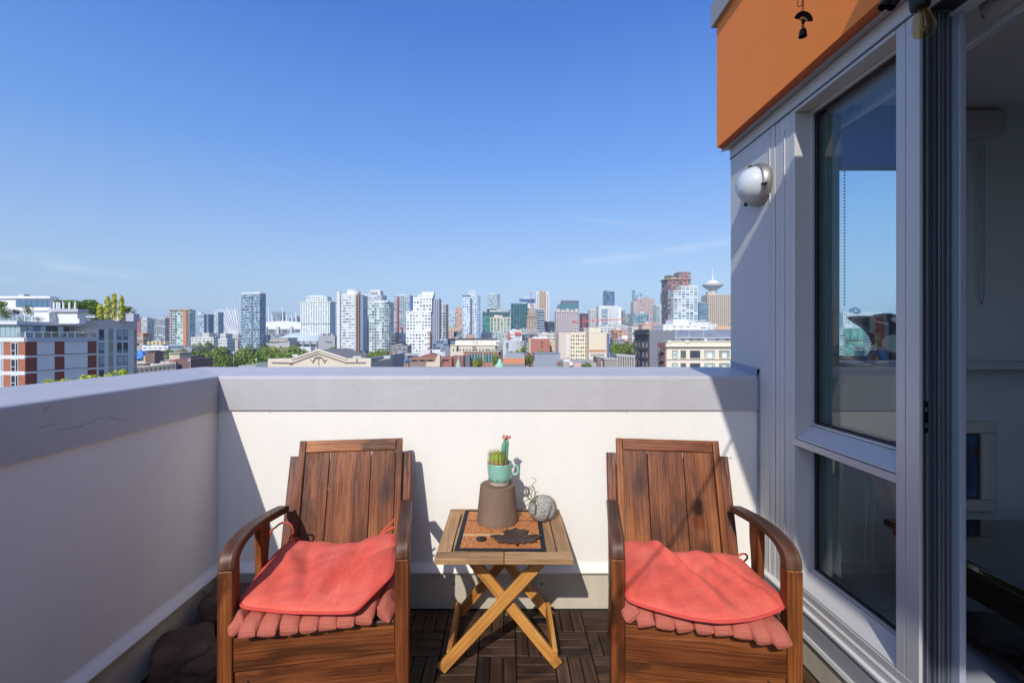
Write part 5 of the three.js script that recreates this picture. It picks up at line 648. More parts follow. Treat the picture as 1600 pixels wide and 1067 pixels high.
building('tower', 'dark blue curved glass tower standing highest behind three pale ones', 'tower', 1050, [[946, 961.5, 455.5, 26, { shape: 'corner', rr: 8 }], [945, 950, 454, 10, { plain: true, wall: 0x3d5878 }]], { wall: 0x6b87a4, glass: 0x2f4c70, glass2: 0x6a88a8, sh: .6, bw: 4, pw: .3 });
building('tower', 'pale tower with a round blue glass front', 'tower', 770, [[935.5, 953, 477.5, 20, { plain: true, wall: 0xd8d9d4 }], [938, 952.5, 482, 22, { from: 512, back: -3, shape: 'round', glass: 0x6c93a8, glass2: 0xa7c0cc, sh: .5, bw: 2.4, pw: .1 }]], { wall: 0xd8d9d4 });
building('tower', 'plain white slab tower right of the round glass front', 'tower', 780, [[953, 966, 478.5, 22, { glass: 0xb3b9bb }], [966, 971, 480, 20, { from: 525, plain: true, wall: 0xeeeeea }]], { wall: 0xe6e6e2, bw: 3.4, pw: 1.4, sh: 1.6 });
building('office_block', 'grey office block with dark bands left of the pink slab', 'office block', 820, [[974, 989, 491, 22], [973, 977, 485, 10, { plain: true, wall: 0x8f7f80 }]], { wall: 0x9a9da2, glass: 0x565c64, sh: 1.2, bw: 4 });
building('tower', 'pale blue glass tower rising behind the pink slab', 'tower', 1000, [[992.5, 1011.5, 453, 24, { shape: 'cut', cl: 2, cr: 0 }]], { wall: 0xb7d0d8, glass: 0x86afbf, glass2: 0xb6d2da, sh: .6, bw: 4, pw: .2 });
building('office_tower', 'broad pink granite slab tower', 'tower', 790, [[996, 1023, 466.5, 24], [990.5, 996, 471, 20, { from: 520, wall: 0xd2c8be }]], { wall: 0xcbb0a6, glass: 0x8a7470, glass2: 0xa08a84, sh: 1.9, bw: 4.4, pw: .7, fh: 3.8 });
building('office_block', 'blue glass block with a curved front below the pink slab', 'office block', 700, [[990, 1014, 490, 20, { shape: 'corner', rl: 6 }]], { wall: 0x9fb3bc, glass: 0x466c7c, glass2: 0x7fa0aa, sh: .5, bw: 4 });
building('tower', 'pale green residential tower left of the dark red tower', 'tower', 690, [[1026, 1037, 477, 18], [1037, 1044, 482, 18, { from: 512 }]], { wall: 0xd3d9d2, glass: 0x8fa8a4, bw: 2.8, pw: .5, balcony: [['front', 0, .4, 1.2]] });
building('tower', 'distant teal glass tower half hidden by the dark red tower', 'tower', 980, [[1037, 1047, 457, 20]], { wall: 0x8fb3bd, glass: 0x5f909e, sh: .6, bw: 4 });
{ const t = building('residential_tower', 'tall red brown tower with a tree on its roof and white gridded glass front', 'tower', 540, [[1044, 1056, 452, 22], [1044, 1079, 436.5, 22, { wall: 0x93604f, glass: 0x5b7484, glass2: 0xaab8bc, sh: .5 }], [1061, 1079.5, 425.5, 16, { wall: 0x8a6a62, glass: 0x6a8398, sh: .5 }]], { wall: 0x6b5f60, glass: 0x3f4d58, sh: .9, bw: 2.6, pw: .5 });
  pbox(t, 'roof_slab', 1041.5, 1081.5, 434.6, 436.4, 538, 24, cm(0xb58a78)); for (const x of [1067, 1072.5]) pbox(t, 'red_column', x, x + 1.6, 426, 447, 537.6, 1, cm(0xb0533e)); for (const x of [1049, 1055, 1066.5]) pbox(t, 'red_column', x, x + 1.6, 438, 452, 537.5, 1, cm(0xb0533e));
  const P = rectPoly((1053 - CX) * 528 / F - t.position.x, (1090.5 - CX) * 528 / F - t.position.x, -545 - t.position.z, -528 - t.position.z); storeys(t, P, EYE - (509 - CY) * 528 / F - GY, EYE - (454 - CY) * 528 / F - GY, { wall: 0xe0e0da, glass: 0x7795a0, glass2: 0xbccfd4, dark: 0x42535c, sh: .7, bw: 4.6, pw: .9, fh: 3.1 }, 991);
  const P2 = rectPoly((1065 - CX) * 530 / F - t.position.x, (1090.5 - CX) * 530 / F - t.position.x, -545 - t.position.z, -530 - t.position.z); storeys(t, P2, EYE - (454 - CY) * 530 / F - GY, EYE - (447 - CY) * 530 / F - GY, { wall: 0xe0e0da, glass: 0x7795a0, sh: .7, bw: 4.6, pw: .9 }, 992); }
building('office_block', 'blue grey banded office block with a red roof mark, before the pod tower block', 'office block', 760, [[1093, 1106.5, 473, 20], [1093.5, 1097, 471.5, 3, { plain: true, wall: 0xc2333c, name: 'red_mark' }]], { wall: 0x8aa3b2, glass: 0x3f6277, glass2: 0x5c7f93, sh: 1.1, bw: 8, pw: 0, fh: 3.6 });
{ const t = building('lookout_tower', 'beige gridded tower block topped by a round white lookout pod and spire', 'tower', 930, [[1106, 1150, 461, 30]], { wall: 0xc9b291, glass: 0x4a453e, glass2: 0x6d6558, sh: 1.9, bw: 4.0, pw: 1.8, fh: 4.1, palePanes: .1 });
  const c = at(1114, 461, 942), u = 942 / F, L = (g) => g.translate(c.x - t.position.x, c.y - t.position.y, c.z - t.position.z); pbox(t, 'lift_block', 1107, 1121, 456, 461, 940, 12, cm(0xd0bfa6));
  part('pod_neck', L(lathe([[6.2 * u, 0], [5.2 * u, 5 * u], [6.5 * u, 8.5 * u], [8 * u, 9 * u]], 28)), cm(0xcbbfae), t); part('pod', L(lathe([[7.6 * u, 8.7 * u], [11.4 * u, 11 * u], [12.2 * u, 12.4 * u], [14 * u, 13.2 * u], [15 * u, 15.4 * u], [14.4 * u, 17.4 * u], [12.6 * u, 18.2 * u], [8 * u, 18.8 * u], [7.8 * u, 22.2 * u], [4.5 * u, 23 * u], [.001, 23.2 * u]], 40)), cm(0xe2ddd4), t);
  part('pod_window', L(lathe([[12.5 * u, 12.6 * u], [13.9 * u, 13.1 * u], [14.4 * u, 13.3 * u]], 40).translate(0, .02, 0)), gDark, t); part('pod_window', L(new THREE.CylinderGeometry(14.95 * u, 15.12 * u, 1.1 * u, 40, 1, true).translate(0, 15.9 * u, 0)), cm(0x9a7f68), t); part('spire', L(lathe([[1.1 * u, 22.8 * u], [1 * u, 30 * u], [.55 * u, 32 * u], [.4 * u, 40 * u], [.15 * u, 45 * u], [.001, 45.2 * u]], 10)), cm(0xe6e4e0), t); }
// --- lower city: mid distance and near roofs
building('low_block', 'low white flat-roofed building with five yellow roof hoods', 'building', 330, [[222, 262, 541.5, 16]], { wall: 0xe2e2de, bw: 4, pw: 1.4, sh: 1.7, fh: 3.4 });
{ const t = scene.children[scene.children.length - 1]; for (let i = 0; i < 5; i++) pbox(t, 'roof_hood', 229 + i * 6.1, 233 + i * 6.1, 533.5, 537.5, 336, 3, cm(0xc9b276)); pbox(t, 'roof_room', 236, 252, 537.5, 541, 337, 6, cm(0xb9b8b4)); pbox(t, 'annex', 258, 299, 544, 552, 331, 20, cm(0x8f9096)); }
building('low_block', 'low beige wing between the orange striped tower and narrow glass tower', 'building', 450, [[298, 333, 527.5, 16], [316, 326, 521, 12]], { wall: 0xd6d2c8, glass: 0x6c7c80, bw: 3.4, pw: 1.4, sh: 1.4 });
building('low_block', 'low blocks with greenish roof below the leaning trusses', 'building', 420, [[341, 354, 530, 12], [344, 352, 522, 10]], { wall: 0xd9d7d0, glass: 0x8ea29e, bw: 3.4, sh: 1.3 });
building('low_block', 'beige low hall at the foot of the leaning trusses', 'building', 600, [[354, 372, 523, 20], [356, 371, 531, 24, { back: -40, from: 545 }]], { wall: 0xcdbfae, glass: 0xa9c0b6, bw: 4, sh: 1.3 });
{ const t = building('arena', 'grey concrete arena with shallow pale dome and blue screen tower', 'arena', 560, [[382, 452, 533, 60, { plain: true, name: 'concrete_hall' }]], { wall: 0xb6b4ae });
  const c = at(457, 533.5, 600), u = 600 / F, dome = new THREE.SphereGeometry(1, 40, 10, 0, 6.2832, 0, 1.1); const k = 1 / Math.sin(1.1); dome.translate(0, -Math.cos(1.1), 0); dome.scale(42 * u * k, 27 * u, 40 * u * k); dome.translate(c.x - t.position.x, c.y - t.position.y, c.z - 30 - t.position.z); part('dome', dome, cm(0xc3cfd0, .45), t);
  pbox(t, 'arena_wall', 449, 497, 533, 548, 585, 60, cm(0xa9acb0)); rowOf(t, 'buttress', 5, 446, 500, 533, 543, 583.5, 1.4, .16, cm(0x8d9299)); pbox(t, 'glazed_gallery', 450, 496, 538, 540.5, 584, .9, gDark); pbox(t, 'end_wall', 497, 523, 524, 546, 582, 40, cm(0xa3a3a6)); rowOf(t, 'roof_plant', 3, 499, 522, 521.5, 524, 590, 8, .6, cm(0x97999c)); gridOf(t, 'small_window', 3, 1, 508, 519, 533, 536, 581.9, .5, .8, gDark); pbox(t, 'hall_roof', 419, 449, 527.5, 533, 575, 30, cm(0x97948c));
  pbox(t, 'parapet_line', 377, 447, 532.2, 533.4, 558.6, 3, cm(0xc6c4bd)); for (const [l, r, n] of [[383, 398, 4], [418, 436, 4]]) gridOf(t, 'small_window', n, 1, l, r, 534.5, 536.5, 559.9, .45, .8, gDark); gridOf(t, 'small_window', 5, 1, 385, 444, 540, 545, 559.9, .13, .9, gDark);
  pbox(t, 'screen', 394.5, 414.5, 522.2, 532, 556, 1.5, cm(0x2f7fd8, .4), { label: 'blue advertising screen' }); pbox(t, 'screen_stem', 400, 408.5, 532, 547, 556.2, 1.2, cm(0x2a79d2, .4)); const pk = cm(0xb95fc8, .5); pbox(t, 'screen_mark', 398.5, 410, 525.6, 527.6, 555.9, .2, pk, { label: 'blurred pink mark on the screen' }); pbox(t, 'screen_mark', 401, 408.5, 527.7, 529.6, 555.9, .2, pk); pbox(t, 'screen_side', 414.6, 418, 523, 532, 557, 6, cm(0x46525f)); pshape(t, 'white_banner', [[401.5, 547], [401.5, 539.5], [406, 537.5], [406, 547]], 555.8, .15, white); pbox(t, 'stair_block', 384, 394, 528, 533, 563, 8, cm(0xbdb9b1)); }
{ const t = building('low_block', 'long white roofed shed behind the park trees', 'building', 420, [[464, 485, 543.2, 8]], { wall: 0xdedede, bw: 4, pw: 1.5, sh: 2 }); }
{ // gabled stone front
  const d = 125, t = thing('gabled_building', 'cream stone front with a low gable and carved garland just beyond the parapet', 'building', [at(498, 0, d).x, GY, -d - 12]); const st = cm(0xd9cab2), st2 = cm(0xcbbba4);
  pshape(t, 'stone_front', [[418, 600], [418, 560.5], [455, 559.8], [497, 545.8], [541, 560], [579, 559.6], [579, 600]], d, 1.2, st); pshape(t, 'raking_cornice', [[455, 559.6], [497, 545.2], [541, 559.8], [541, 562], [497, 548.2], [455, 562]], d - .35, .34, cm(0xe0d2bc));
  const band = (a, b) => { const L = [at(a[0], a[1], d - .3), at(b[0], b[1], d - .3)]; const mb = new MB(); mb.bar(L[0], L[1], .12, .12, 4); part('moulding', mb.geo(t.position), cm(0x8d7f6c), t); }; band([456, 567], [497, 552]); band([497, 552], [540, 566.5]); band([424, 566.2], [456, 567]); band([540, 566.5], [571, 566.3]); band([557, 566.2], [557, 559.8]);
  const gar = []; for (let i = 0; i <= 20; i++) { const a = Math.PI * i / 20; gar.push(at(497.5 - Math.cos(a) * 7.5, 564 - Math.sin(a) * 6.6, d - .12)); } part('carved_garland', tube(gar.map((p) => p.sub(t.position)), .17, 30, 6), cm(0x7d6b55), t); for (const s of [-1, 1]) part('carved_garland', tube([at(497.5 + s * 7.5, 563, d - .12), at(497.5 + s * 9.5, 565.5, d - .12), at(497.5 + s * 8.2, 567, d - .12), at(497.5 + s * 12.5, 561.5, d - .12)].map((p) => p.sub(t.position)), .12, 16, 5), cm(0x7d6b55), t); part('carved_stem', tube([at(497.5, 559, d - .1), at(497.5, 571, d - .1)].map((p) => p.sub(t.position)), .1, 6, 5), cm(0x9a8870), t); part('carved_boss', new THREE.SphereGeometry(.55, 12, 8).scale(1.2, .7, .4).translate(at(497.5, 559.2, d).x - t.position.x, at(497.5, 559.2, d).y - t.position.y, 12.0), cm(0x8d7a62), t);
  pbox(t, 'body', 420, 579, 566, 600, d + 1.4, 24, cm(0xb6ab98)); pshape(t, 'roof_slope', [[455, 560.5], [497, 546.6], [541, 560.8]], d + 1.3, 22, cm(0x77706a)); pbox(t, 'roof_unit', 551, 572, 556.6, 559.4, d + 4, 1.5, cm(0xc9c7c2)); pbox(t, 'roof_unit', 564, 571.5, 556.4, 559.2, d + 2.2, 1.2, cm(0x55524e)); pbox(t, 'roof_unit', 456, 464, 554, 557, 145, 2, cm(0xd9d7d2)); pbox(t, 'red_patch', 452, 457.5, 568, 570.5, d - .05, .04, cm(0x8d5a4a)); }
{ const d = 118, t = thing('party_wall', 'dark grey concrete parapet running back from the gabled stone front', 'wall', [at(600, 0, 150).x, GY, -160]); const mb = new MB(); const a = at(579, 560, d + 8), b = at(632, 551.5, 230); const P = [[a.x, a.z], [b.x, b.z]]; mb.quad(V(a.x, GY, a.z), V(b.x, GY, b.z), V(b.x, b.y, b.z), V(a.x, a.y, a.z)); mb.quad(V(a.x, a.y, a.z), V(b.x, b.y, b.z), V(b.x - 1.2, b.y, b.z - 1), V(a.x - 1.2, a.y, a.z - 1)); part('wall_face', mb.geo(t.position), cm(0x9b9994), t); const m2 = new MB(); m2.bar(V(a.x, a.y, a.z), V(b.x, b.y, b.z), .25, .25, 4); part('coping', m2.geo(t.position), cm(0xb5b2ac), t); pbox(t, 'roof_unit', 596, 609, 556.3, 559.4, 150, 2.5, cm(0xbdbfc0)); for (const [x, w] of [[610.5, 4.2], [618, 3]]) { const q = at(x, 554, 190); part('brick_stack', new THREE.CylinderGeometry(w / 2 * 190 / F, w / 2 * 190 / F, 8 * 190 / F, 12).translate(q.x - t.position.x, q.y - t.position.y + .3, q.z - t.position.z), cm(0xa25c45), t); } }
// brick yard buildings by the apartment block
{ const d = 150, t = thing('brick_building', 'dark brick building with flat parapet and beige roof hut, right of the apartment block', 'building', [at(262, 0, d).x, GY, -d - 8]); pshape(t, 'long_parapet', [[208, 600], [208, 573.5], [230, 571.5], [274, 566], [274, 600]], d, 1, cm(0x6e6c6b)); pshape(t, 'coping', [[208, 573], [230, 571], [274, 565.4], [274, 567.4], [230, 573], [208, 575.2]], d - .2, .5, cm(0xbcb6aa)); for (let i = 0; i < 9; i++) pbox(t, 'parapet_bay', 211 + i * 7, 215 + i * 7, 577 - i * .8, 581 - i * .8, d - .25, .2, cm(0x2f3034)); pbox(t, 'brick_block', 272, 296, 561, 600, d + 2, 12, cm(0x6a3c34)); pbox(t, 'dark_roof', 281, 296, 557, 562, d + 6, 8, cm(0x3b393a)); pbox(t, 'roof_hut', 263.5, 280, 552.5, 562, d + 9, 6, cm(0xcabba4)); pbox(t, 'roof_hut_cap', 262.8, 280.6, 551, 552.6, d + 8.5, 7, cm(0xb7a68c)); pbox(t, 'brick_base', 263.5, 279.5, 562, 566, d + 8.4, 6, cm(0x9a5a46)); pbox(t, 'chimney', 227, 241, 548.5, 567.5, d + 14, 5, cm(0x70483c)); pbox(t, 'chimney_cap', 228, 237, 547.5, 549.5, d + 13.5, 4, cm(0x2f2b29)); pbox(t, 'flat_roof', 208, 266, 564.5, 568, d + 16, 14, cm(0xcabfae)); for (const x of [227.5, 239.5, 256]) pbar(t, 'post', [[x, 571], [x, 552]], d + 5, .12, cm(0x8a8a88)); }
{ const t = thing('blue_tarp', 'bright blue tarpaulin over a stack beside the brick chimney', 'tarpaulin', [at(219, 0, 172).x, GY, -172]); const q = at(219, 555, 172).sub(t.position); const g = new THREE.BoxGeometry(3.0, 3.0, 2.2, 8, 8, 6), p = g.attributes.position; for (let i = 0; i < p.count; i++) { const x = p.getX(i), y = p.getY(i); p.setXYZ(i, x + .3 * Math.sin(y * 2.1), y + .25 * Math.sin(x * 2.4 + p.getZ(i)), p.getZ(i) + .2 * Math.sin(x * 3 + y * 2)); } g.computeVertexNormals(); g.translate(q.x, q.y, q.z); part('sheet', g, cm(0x1f82d8, .45), t); pbox(t, 'stack', 214, 225, 560, 600, 172, 3, cm(0x5c4a3e)); pbox(t, 'yellow_board', 223.5, 226, 556, 563, 170.4, .4, cm(0xd9a93a)); }
{ const d = 152, t = thing('flag', 'small red and white flag on a pole by the brick building', 'flag', [at(297, 0, d).x, GY, -d]); pbar(t, 'pole', [[296.6, 576], [296.6, 558]], d, .07, steel); const m1 = new MB(), m2 = new MB(); const quad = (m, x0, x1) => { const a = at(x0, 560.6 + (297 - x0) * .4, d), b = at(x1, 560.6 + (297 - x1) * .4, d); m.box(Math.min(a.x, b.x), Math.max(a.x, b.x), b.y - .55, b.y, -d - .02, -d + .02); }; quad(m1, 292.4, 293.7); quad(m2, 293.7, 295.2); quad(m1, 295.2, 296.5); part('red_field', m1.geo(t.position), cm(0xcf3a3a), t); part('white_field', m2.geo(t.position), white, t); }
building('low_block', 'grey flat roofs left of the gabled stone front', 'building', 170, [[372, 400, 571, 10], [401, 418, 566.5, 8, { plain: true, from: 590, wall: 0x6f747b }]], { wall: 0x9aa59a, plain: true, name: 'flat_roof' });
// hall with barrel vaults and glass block below it
{ const d = 330, t = thing('vaulted_hall', 'beige hall with a row of curved cream barrel vaults', 'hall', [at(746, 0, d).x, GY, -d - 12]); pbox(t, 'wall', 703.5, 774, 539.5, 575, d, 24, cm(0xd8c9ae)); pbox(t, 'cornice', 703, 775, 538.8, 540, d - .6, 3, cm(0xe2d6bf)); gridOf(t, 'window', 13, 1, 706, 773, 544.5, 549, d, .32, .7, gDark); pbox(t, 'dark_window', 713.5, 716.5, 540.5, 549, d - .1, .3, gDark); gridOf(t, 'window', 3, 2, 738, 744, 541, 548, d - .05, .7, .6, gDark);
  const u = d / F; for (let i = 0; i < 9; i++) { const x0 = 712 + i * 7.6, g = new THREE.CylinderGeometry(9.3 * u, 9.3 * u, 7.2 * u, 24, 1, false, 0, Math.PI); g.rotateZ(Math.PI / 2); g.rotateY(0); const q = at(x0 + 3.6, 540.4, d + 6); g.translate(q.x - t.position.x, q.y - t.position.y, q.z - t.position.z); part('vault', g, cm(i % 2 ? 0xd6cdb6 : 0xdcd3bd), t); const rib = new THREE.CylinderGeometry(9.6 * u, 9.6 * u, .5 * u, 24, 1, false, 0, Math.PI); rib.rotateZ(Math.PI / 2); rib.translate(at(x0 + 7.4, 0, d + 6).x - t.position.x, q.y - t.position.y, q.z - t.position.z); part('vault_rib', rib, cm(0xe6dfce), t); }
  pbox(t, 'glazed_end', 774.4, 785, 533.5, 575, d + 2, 14, cm(0xbfc4c0)); gridOf(t, 'end_glazing', 4, 6, 775, 784.5, 535, 551, d + 1.9, .6, .6, gDark); pbox(t, 'stair_room', 737.5, 745.5, 533.5, 539, d + 1, 5, cm(0xd6cdb8)); pbox(t, 'rear_roof', 699, 778, 528.3, 529.6, d + 90, 8, cm(0x6c6459)); pbox(t, 'rear_wall', 700, 777, 529.6, 540, d + 92, 8, cm(0x5d7288)); pbox(t, 'brick_room', 727, 740, 522.5, 529, d + 88, 6, cm(0xb28f7a)); }
{ const d = 215, t = thing('glass_front_building', 'green glass fronted brick building below the vaulted hall', 'building', [at(752, 0, d).x, GY, -d - 8]); pbox(t, 'brick_frame', 724, 779, 549.5, 600, d, 16, cm(0xa9704f)); gridOf(t, 'glazing', 5, 1, 735, 770.5, 552.5, 566, d - .1, .86, .95, gTeal); gridOf(t, 'glazing', 8, 2, 735, 770, 553, 566, d - .28, .14, .9, cm(0xb9c7ba)); pbox(t, 'roof_edge', 722.5, 781, 548.4, 550, d - .5, 4, cm(0xb9ac96)); pbox(t, 'brick_pier', 753.5, 756, 550, 573, d - .3, .5, cm(0xb4744f)); pbox(t, 'brick_pier', 771, 775, 550, 573, d - .3, .5, cm(0xb4744f)); pbox(t, 'green_roof_box', 761, 766, 546.4, 549, d + 3, 2, cm(0x2f6a5a)); pbox(t, 'dark_side', 779.4, 785, 549, 600, d + 1, 12, cm(0x3d3a3c)); pbox(t, 'grey_wing', 724.5, 734, 555, 600, d - 4, 4, cm(0x5a5c68)); }  // left wing in a flat dark grey of its own
{ const d = 190, t = thing('brick_building', 'low red brick building with a central gable, before the stepped white tower', 'building', [at(675, 0, d).x, GY, -d - 8]); const br = cm(0x8a4a38); pshape(t, 'brick_front', [[639, 600], [639, 559.5], [655, 557.5], [664, 554], [672, 552], [680, 555], [686, 558], [690, 600]], d, 8, br); pbox(t, 'brick_wing', 686.5, 706, 558, 600, d + 2, 8, cm(0x9a563f)); pbox(t, 'brick_wing', 706.2, 724, 556.5, 600, d + 4, 8, cm(0x85493a)); gridOf(t, 'window', 3, 1, 641, 678, 562, 564.6, d, .6, .7, gDark); gridOf(t, 'window', 1, 1, 689, 703, 561, 564.5, d + 2, .8, .7, gDark); pbox(t, 'stone_strip', 639, 690, 560.3, 561.4, d - .3, .3, cm(0xb09070)); pshape(t, 'stone_gable', [[666, 573], [666, 566], [679, 565.6], [683, 554.8], [687.5, 554.6], [687, 573]], d - 12, 3, cm(0xd8c6a8)); pbox(t, 'roof_plant', 656, 672, 547.2, 556, d + 30, 6, cm(0xd6d6d4)); pbox(t, 'roof_plant', 671, 688, 546.5, 552, d + 40, 6, white); const q = at(691, 553.5, d + 20); part('tank', new THREE.CylinderGeometry(7.5 * .294, 7.5 * .294, 2.0, 20).translate(q.x - t.position.x, q.y - t.position.y, q.z - t.position.z), cm(0xd9d9d8), t); pbox(t, 'flat_roof', 630, 656, 553, 555, d + 50, 12, cm(0xb9b6b0)); pbox(t, 'brown_roof', 638, 668, 566.5, 575, d - 6, 5, cm(0x8d7264)); }
{ const d = 160, t = thing('tarp_bundle', 'small blue tarpaulin bundle on the roof left of the red brick gable', 'tarpaulin', [at(635, 0, d).x, GY, -d]); const q = at(635, 563, d).sub(t.position), g = new THREE.IcosahedronGeometry(.8, 3), p = g.attributes.position; for (let i = 0; i < p.count; i++) { const k = 1 + .25 * Math.sin(p.getX(i) * 7 + p.getY(i) * 5); p.setXYZ(i, p.getX(i) * k, p.getY(i) * k * .8, p.getZ(i) * k); } g.computeVertexNormals(); g.translate(q.x, q.y, q.z); part('sheet', g, cm(0x2f7fd0, .5), t); pbox(t, 'stack', 631, 638, 565.5, 600, d, 2, cm(0x8c7466)); }
{ const d = 150, u = d / F, t = thing('copper_turret', 'small verdigris turret roof poking above the parapet', 'turret', [at(716, 0, d).x, GY, -d]); const q = at(716, 575, d).sub(t.position); part('turret_roof', lathe([[4.6 * u, 0], [4.4 * u, 4 * u], [3 * u, 8 * u], [1.6 * u, 12.5 * u], [.5 * u, 14.5 * u], [.001, 17 * u]], 8).translate(q.x, q.y, q.z), cm(0x9db79c), t); part('drum', new THREE.CylinderGeometry(4 * u, 4 * u, 28, 12).translate(q.x, q.y - 14, q.z), cm(0xc9b89a), t); const f = at(717, 560, d).sub(t.position); part('finial', new THREE.CylinderGeometry(.05, .08, 2.6, 6).translate(q.x + .05, q.y + 4.2, q.z), steel, t); }
{ const d = 150, u = d / F, t = thing('copper_roof', 'pale verdigris copper roof ornament beside the orange and grey box', 'roof ornament', [at(779, 0, d).x, GY, -d]); const q = at(781, 575, d).sub(t.position); part('turret_roof', lathe([[9 * u, 0], [8.2 * u, 3.5 * u], [5 * u, 7 * u], [3.4 * u, 10 * u], [3 * u, 13 * u], [1.5 * u, 14.2 * u], [.001, 14.6 * u]], 14).translate(q.x, q.y, q.z), cm(0x8fc9a8), t); part('drum', new THREE.CylinderGeometry(8.5 * u, 8.5 * u, 28, 14).translate(q.x, q.y - 14, q.z), cm(0xc9b89a), t); }
{ const d = 140, t = thing('roof_box', 'low grey and orange clad roof box near the middle of the parapet line', 'building', [at(806, 0, d).x, GY, -d - 5]); pbox(t, 'grey_upper', 791.5, 819.5, 552.2, 600, d + .3, 8, cm(0x8f969e)); pbox(t, 'orange_band', 785.5, 820, 560, 568.2, d, .28, cm(0xd07a48)); pbox(t, 'lower_wall', 785.5, 820, 568.3, 600, d - .1, .3, cm(0x7d7a76)); pbox(t, 'grey_step', 787, 792, 555.5, 562, d + .6, 6, cm(0x9fa4aa)); }
{ const d = 138, t = thing('roof_box', 'plain slate grey clad box right of the orange and grey one', 'building', [at(856, 0, d).x, GY, -d - 5]); pbox(t, 'cladding', 835.5, 875.5, 552, 600, d, 9, cm(0x85909a)); pbox(t, 'coping', 835, 876, 551.4, 552.6, d - .15, 9.3, cm(0x767f88)); pbox(t, 'step', 833.5, 836, 565, 600, d + .5, 6, cm(0x9b9a98)); for (let i = 1; i < 5; i++) pbox(t, 'seam', 835.5 + i * 8, 835.7 + i * 8, 553, 600, d - .04, .03, cm(0x707a84)); }
{ const t = building('low_block', 'white block with two red panels and a grey curved neighbour', 'building', 330, [[794, 815, 520.5, 14], [796, 815, 515.5, 10, { back: 60, plain: true, wall: 0xdcd3c8, from: 530 }]], { wall: 0xe4e4e2, glass: 0x5c6670, bw: 4, pw: 1.8, sh: 1.5 }); pbox(t, 'red_panel', 793, 796, 519.5, 531, 328.4, 1, cm(0xcf3f36)); pbox(t, 'red_panel', 804, 814, 519, 523.4, 328.4, 1, cm(0xcf3f36)); }
building('low_block', 'grey curved modern block with dark glass bays behind the roof boxes', 'building', 290, [[787, 823, 533.5, 14, { shape: 'corner', rr: 10 }]], { wall: 0xc2c6c9, glass: 0x5d6878, glass2: 0x8d98a4, sh: .5, fh: 5.5, bw: 6.5, pw: 3 });  // bay panes in a darker grey than the walls
building('low_block', 'dark brick low row right of the red panelled block', 'building', 380, [[815, 834, 522.5, 12]], { wall: 0x5f6468, glass: 0x363c44, glass2: 0x9aa0a4, bw: 3.5 });
{ const t = building('brick_block', 'red brick block with white flat roof and two small windows', 'building', 275, [[829, 859, 529, 22, { plain: true, name: 'brick_wall' }], [832, 855, 526.5, 14, { plain: true, wall: 0xe8e9ea, name: 'white_roof' }]], { wall: 0xab5f47 }); gridOf(t, 'window', 1, 2, 845.5, 848.5, 532, 544, 274.9, .7, .45, gDark); pbox(t, 'beige_edge', 826.8, 829, 528, 556, 275.5, 20, cm(0xd0bfa6)); for (let i = 0; i < 6; i++) pbox(t, 'brick_course', 829, 859, 532.5 + i * 2.6, 532.8 + i * 2.6, 274.9, .08, cm(0xb97a62)); }
building('low_block', 'beige low offices between the red brick block and the big cream hotel', 'building', 310, [[842, 872, 522, 14], [856, 873, 533, 12, { back: -25, from: 556, wall: 0xd9bd94 }]], { wall: 0xcfc6b6, glass: 0x5a6066, bw: 4, pw: 1.8, sh: 1.6 });
{ // seven storey cream block, windows in pairs
  const d = 250, t = thing('old_hotel', 'cream seven storey block with rows of paired windows and blank pinkish flank', 'building', [at(897, 0, d).x, GY, -d - 10]); pbox(t, 'cream_front', 892, 920, 519.4, 600, d, 18, cm(0xebe0c4)); pbox(t, 'pink_flank', 873, 891.9, 519.8, 600, d + .2, 17, cm(0xd3bfae)); pbox(t, 'parapet', 891.8, 920.3, 518.8, 520, d - .3, 18.5, cm(0xefe4c6)); pbox(t, 'light_well', 884, 890.5, 522, 558, d - .1, .35, cm(0xdccbbd));
  const pane = M(0x4a4238, .2, { specularIntensity: 1 }), pale = M(0x9c937f, .3); const sh = new MB().box(-.34, .34, -.56, .56, -.05, .10).geo();
  for (let j = 0; j < 7; j++) for (let i = 0; i < 8; i++) { const x = 892.6 + [0.2, 3.4, 7.6, 11, 15, 18.4, 22, 25.4][i] + .6, y = 525 + j * 6.05, q = at(x, y, d).sub(t.position); const m = part('window', sh, (i * 7 + j * 5) % 9 < 3 ? pale : pane, t, { pos: [q.x, q.y, q.z] }); }
  gridOf(t, 'flank_window', 2, 6, 884.5, 890, 523, 560, d - .14, .7, .55, white, .2); }
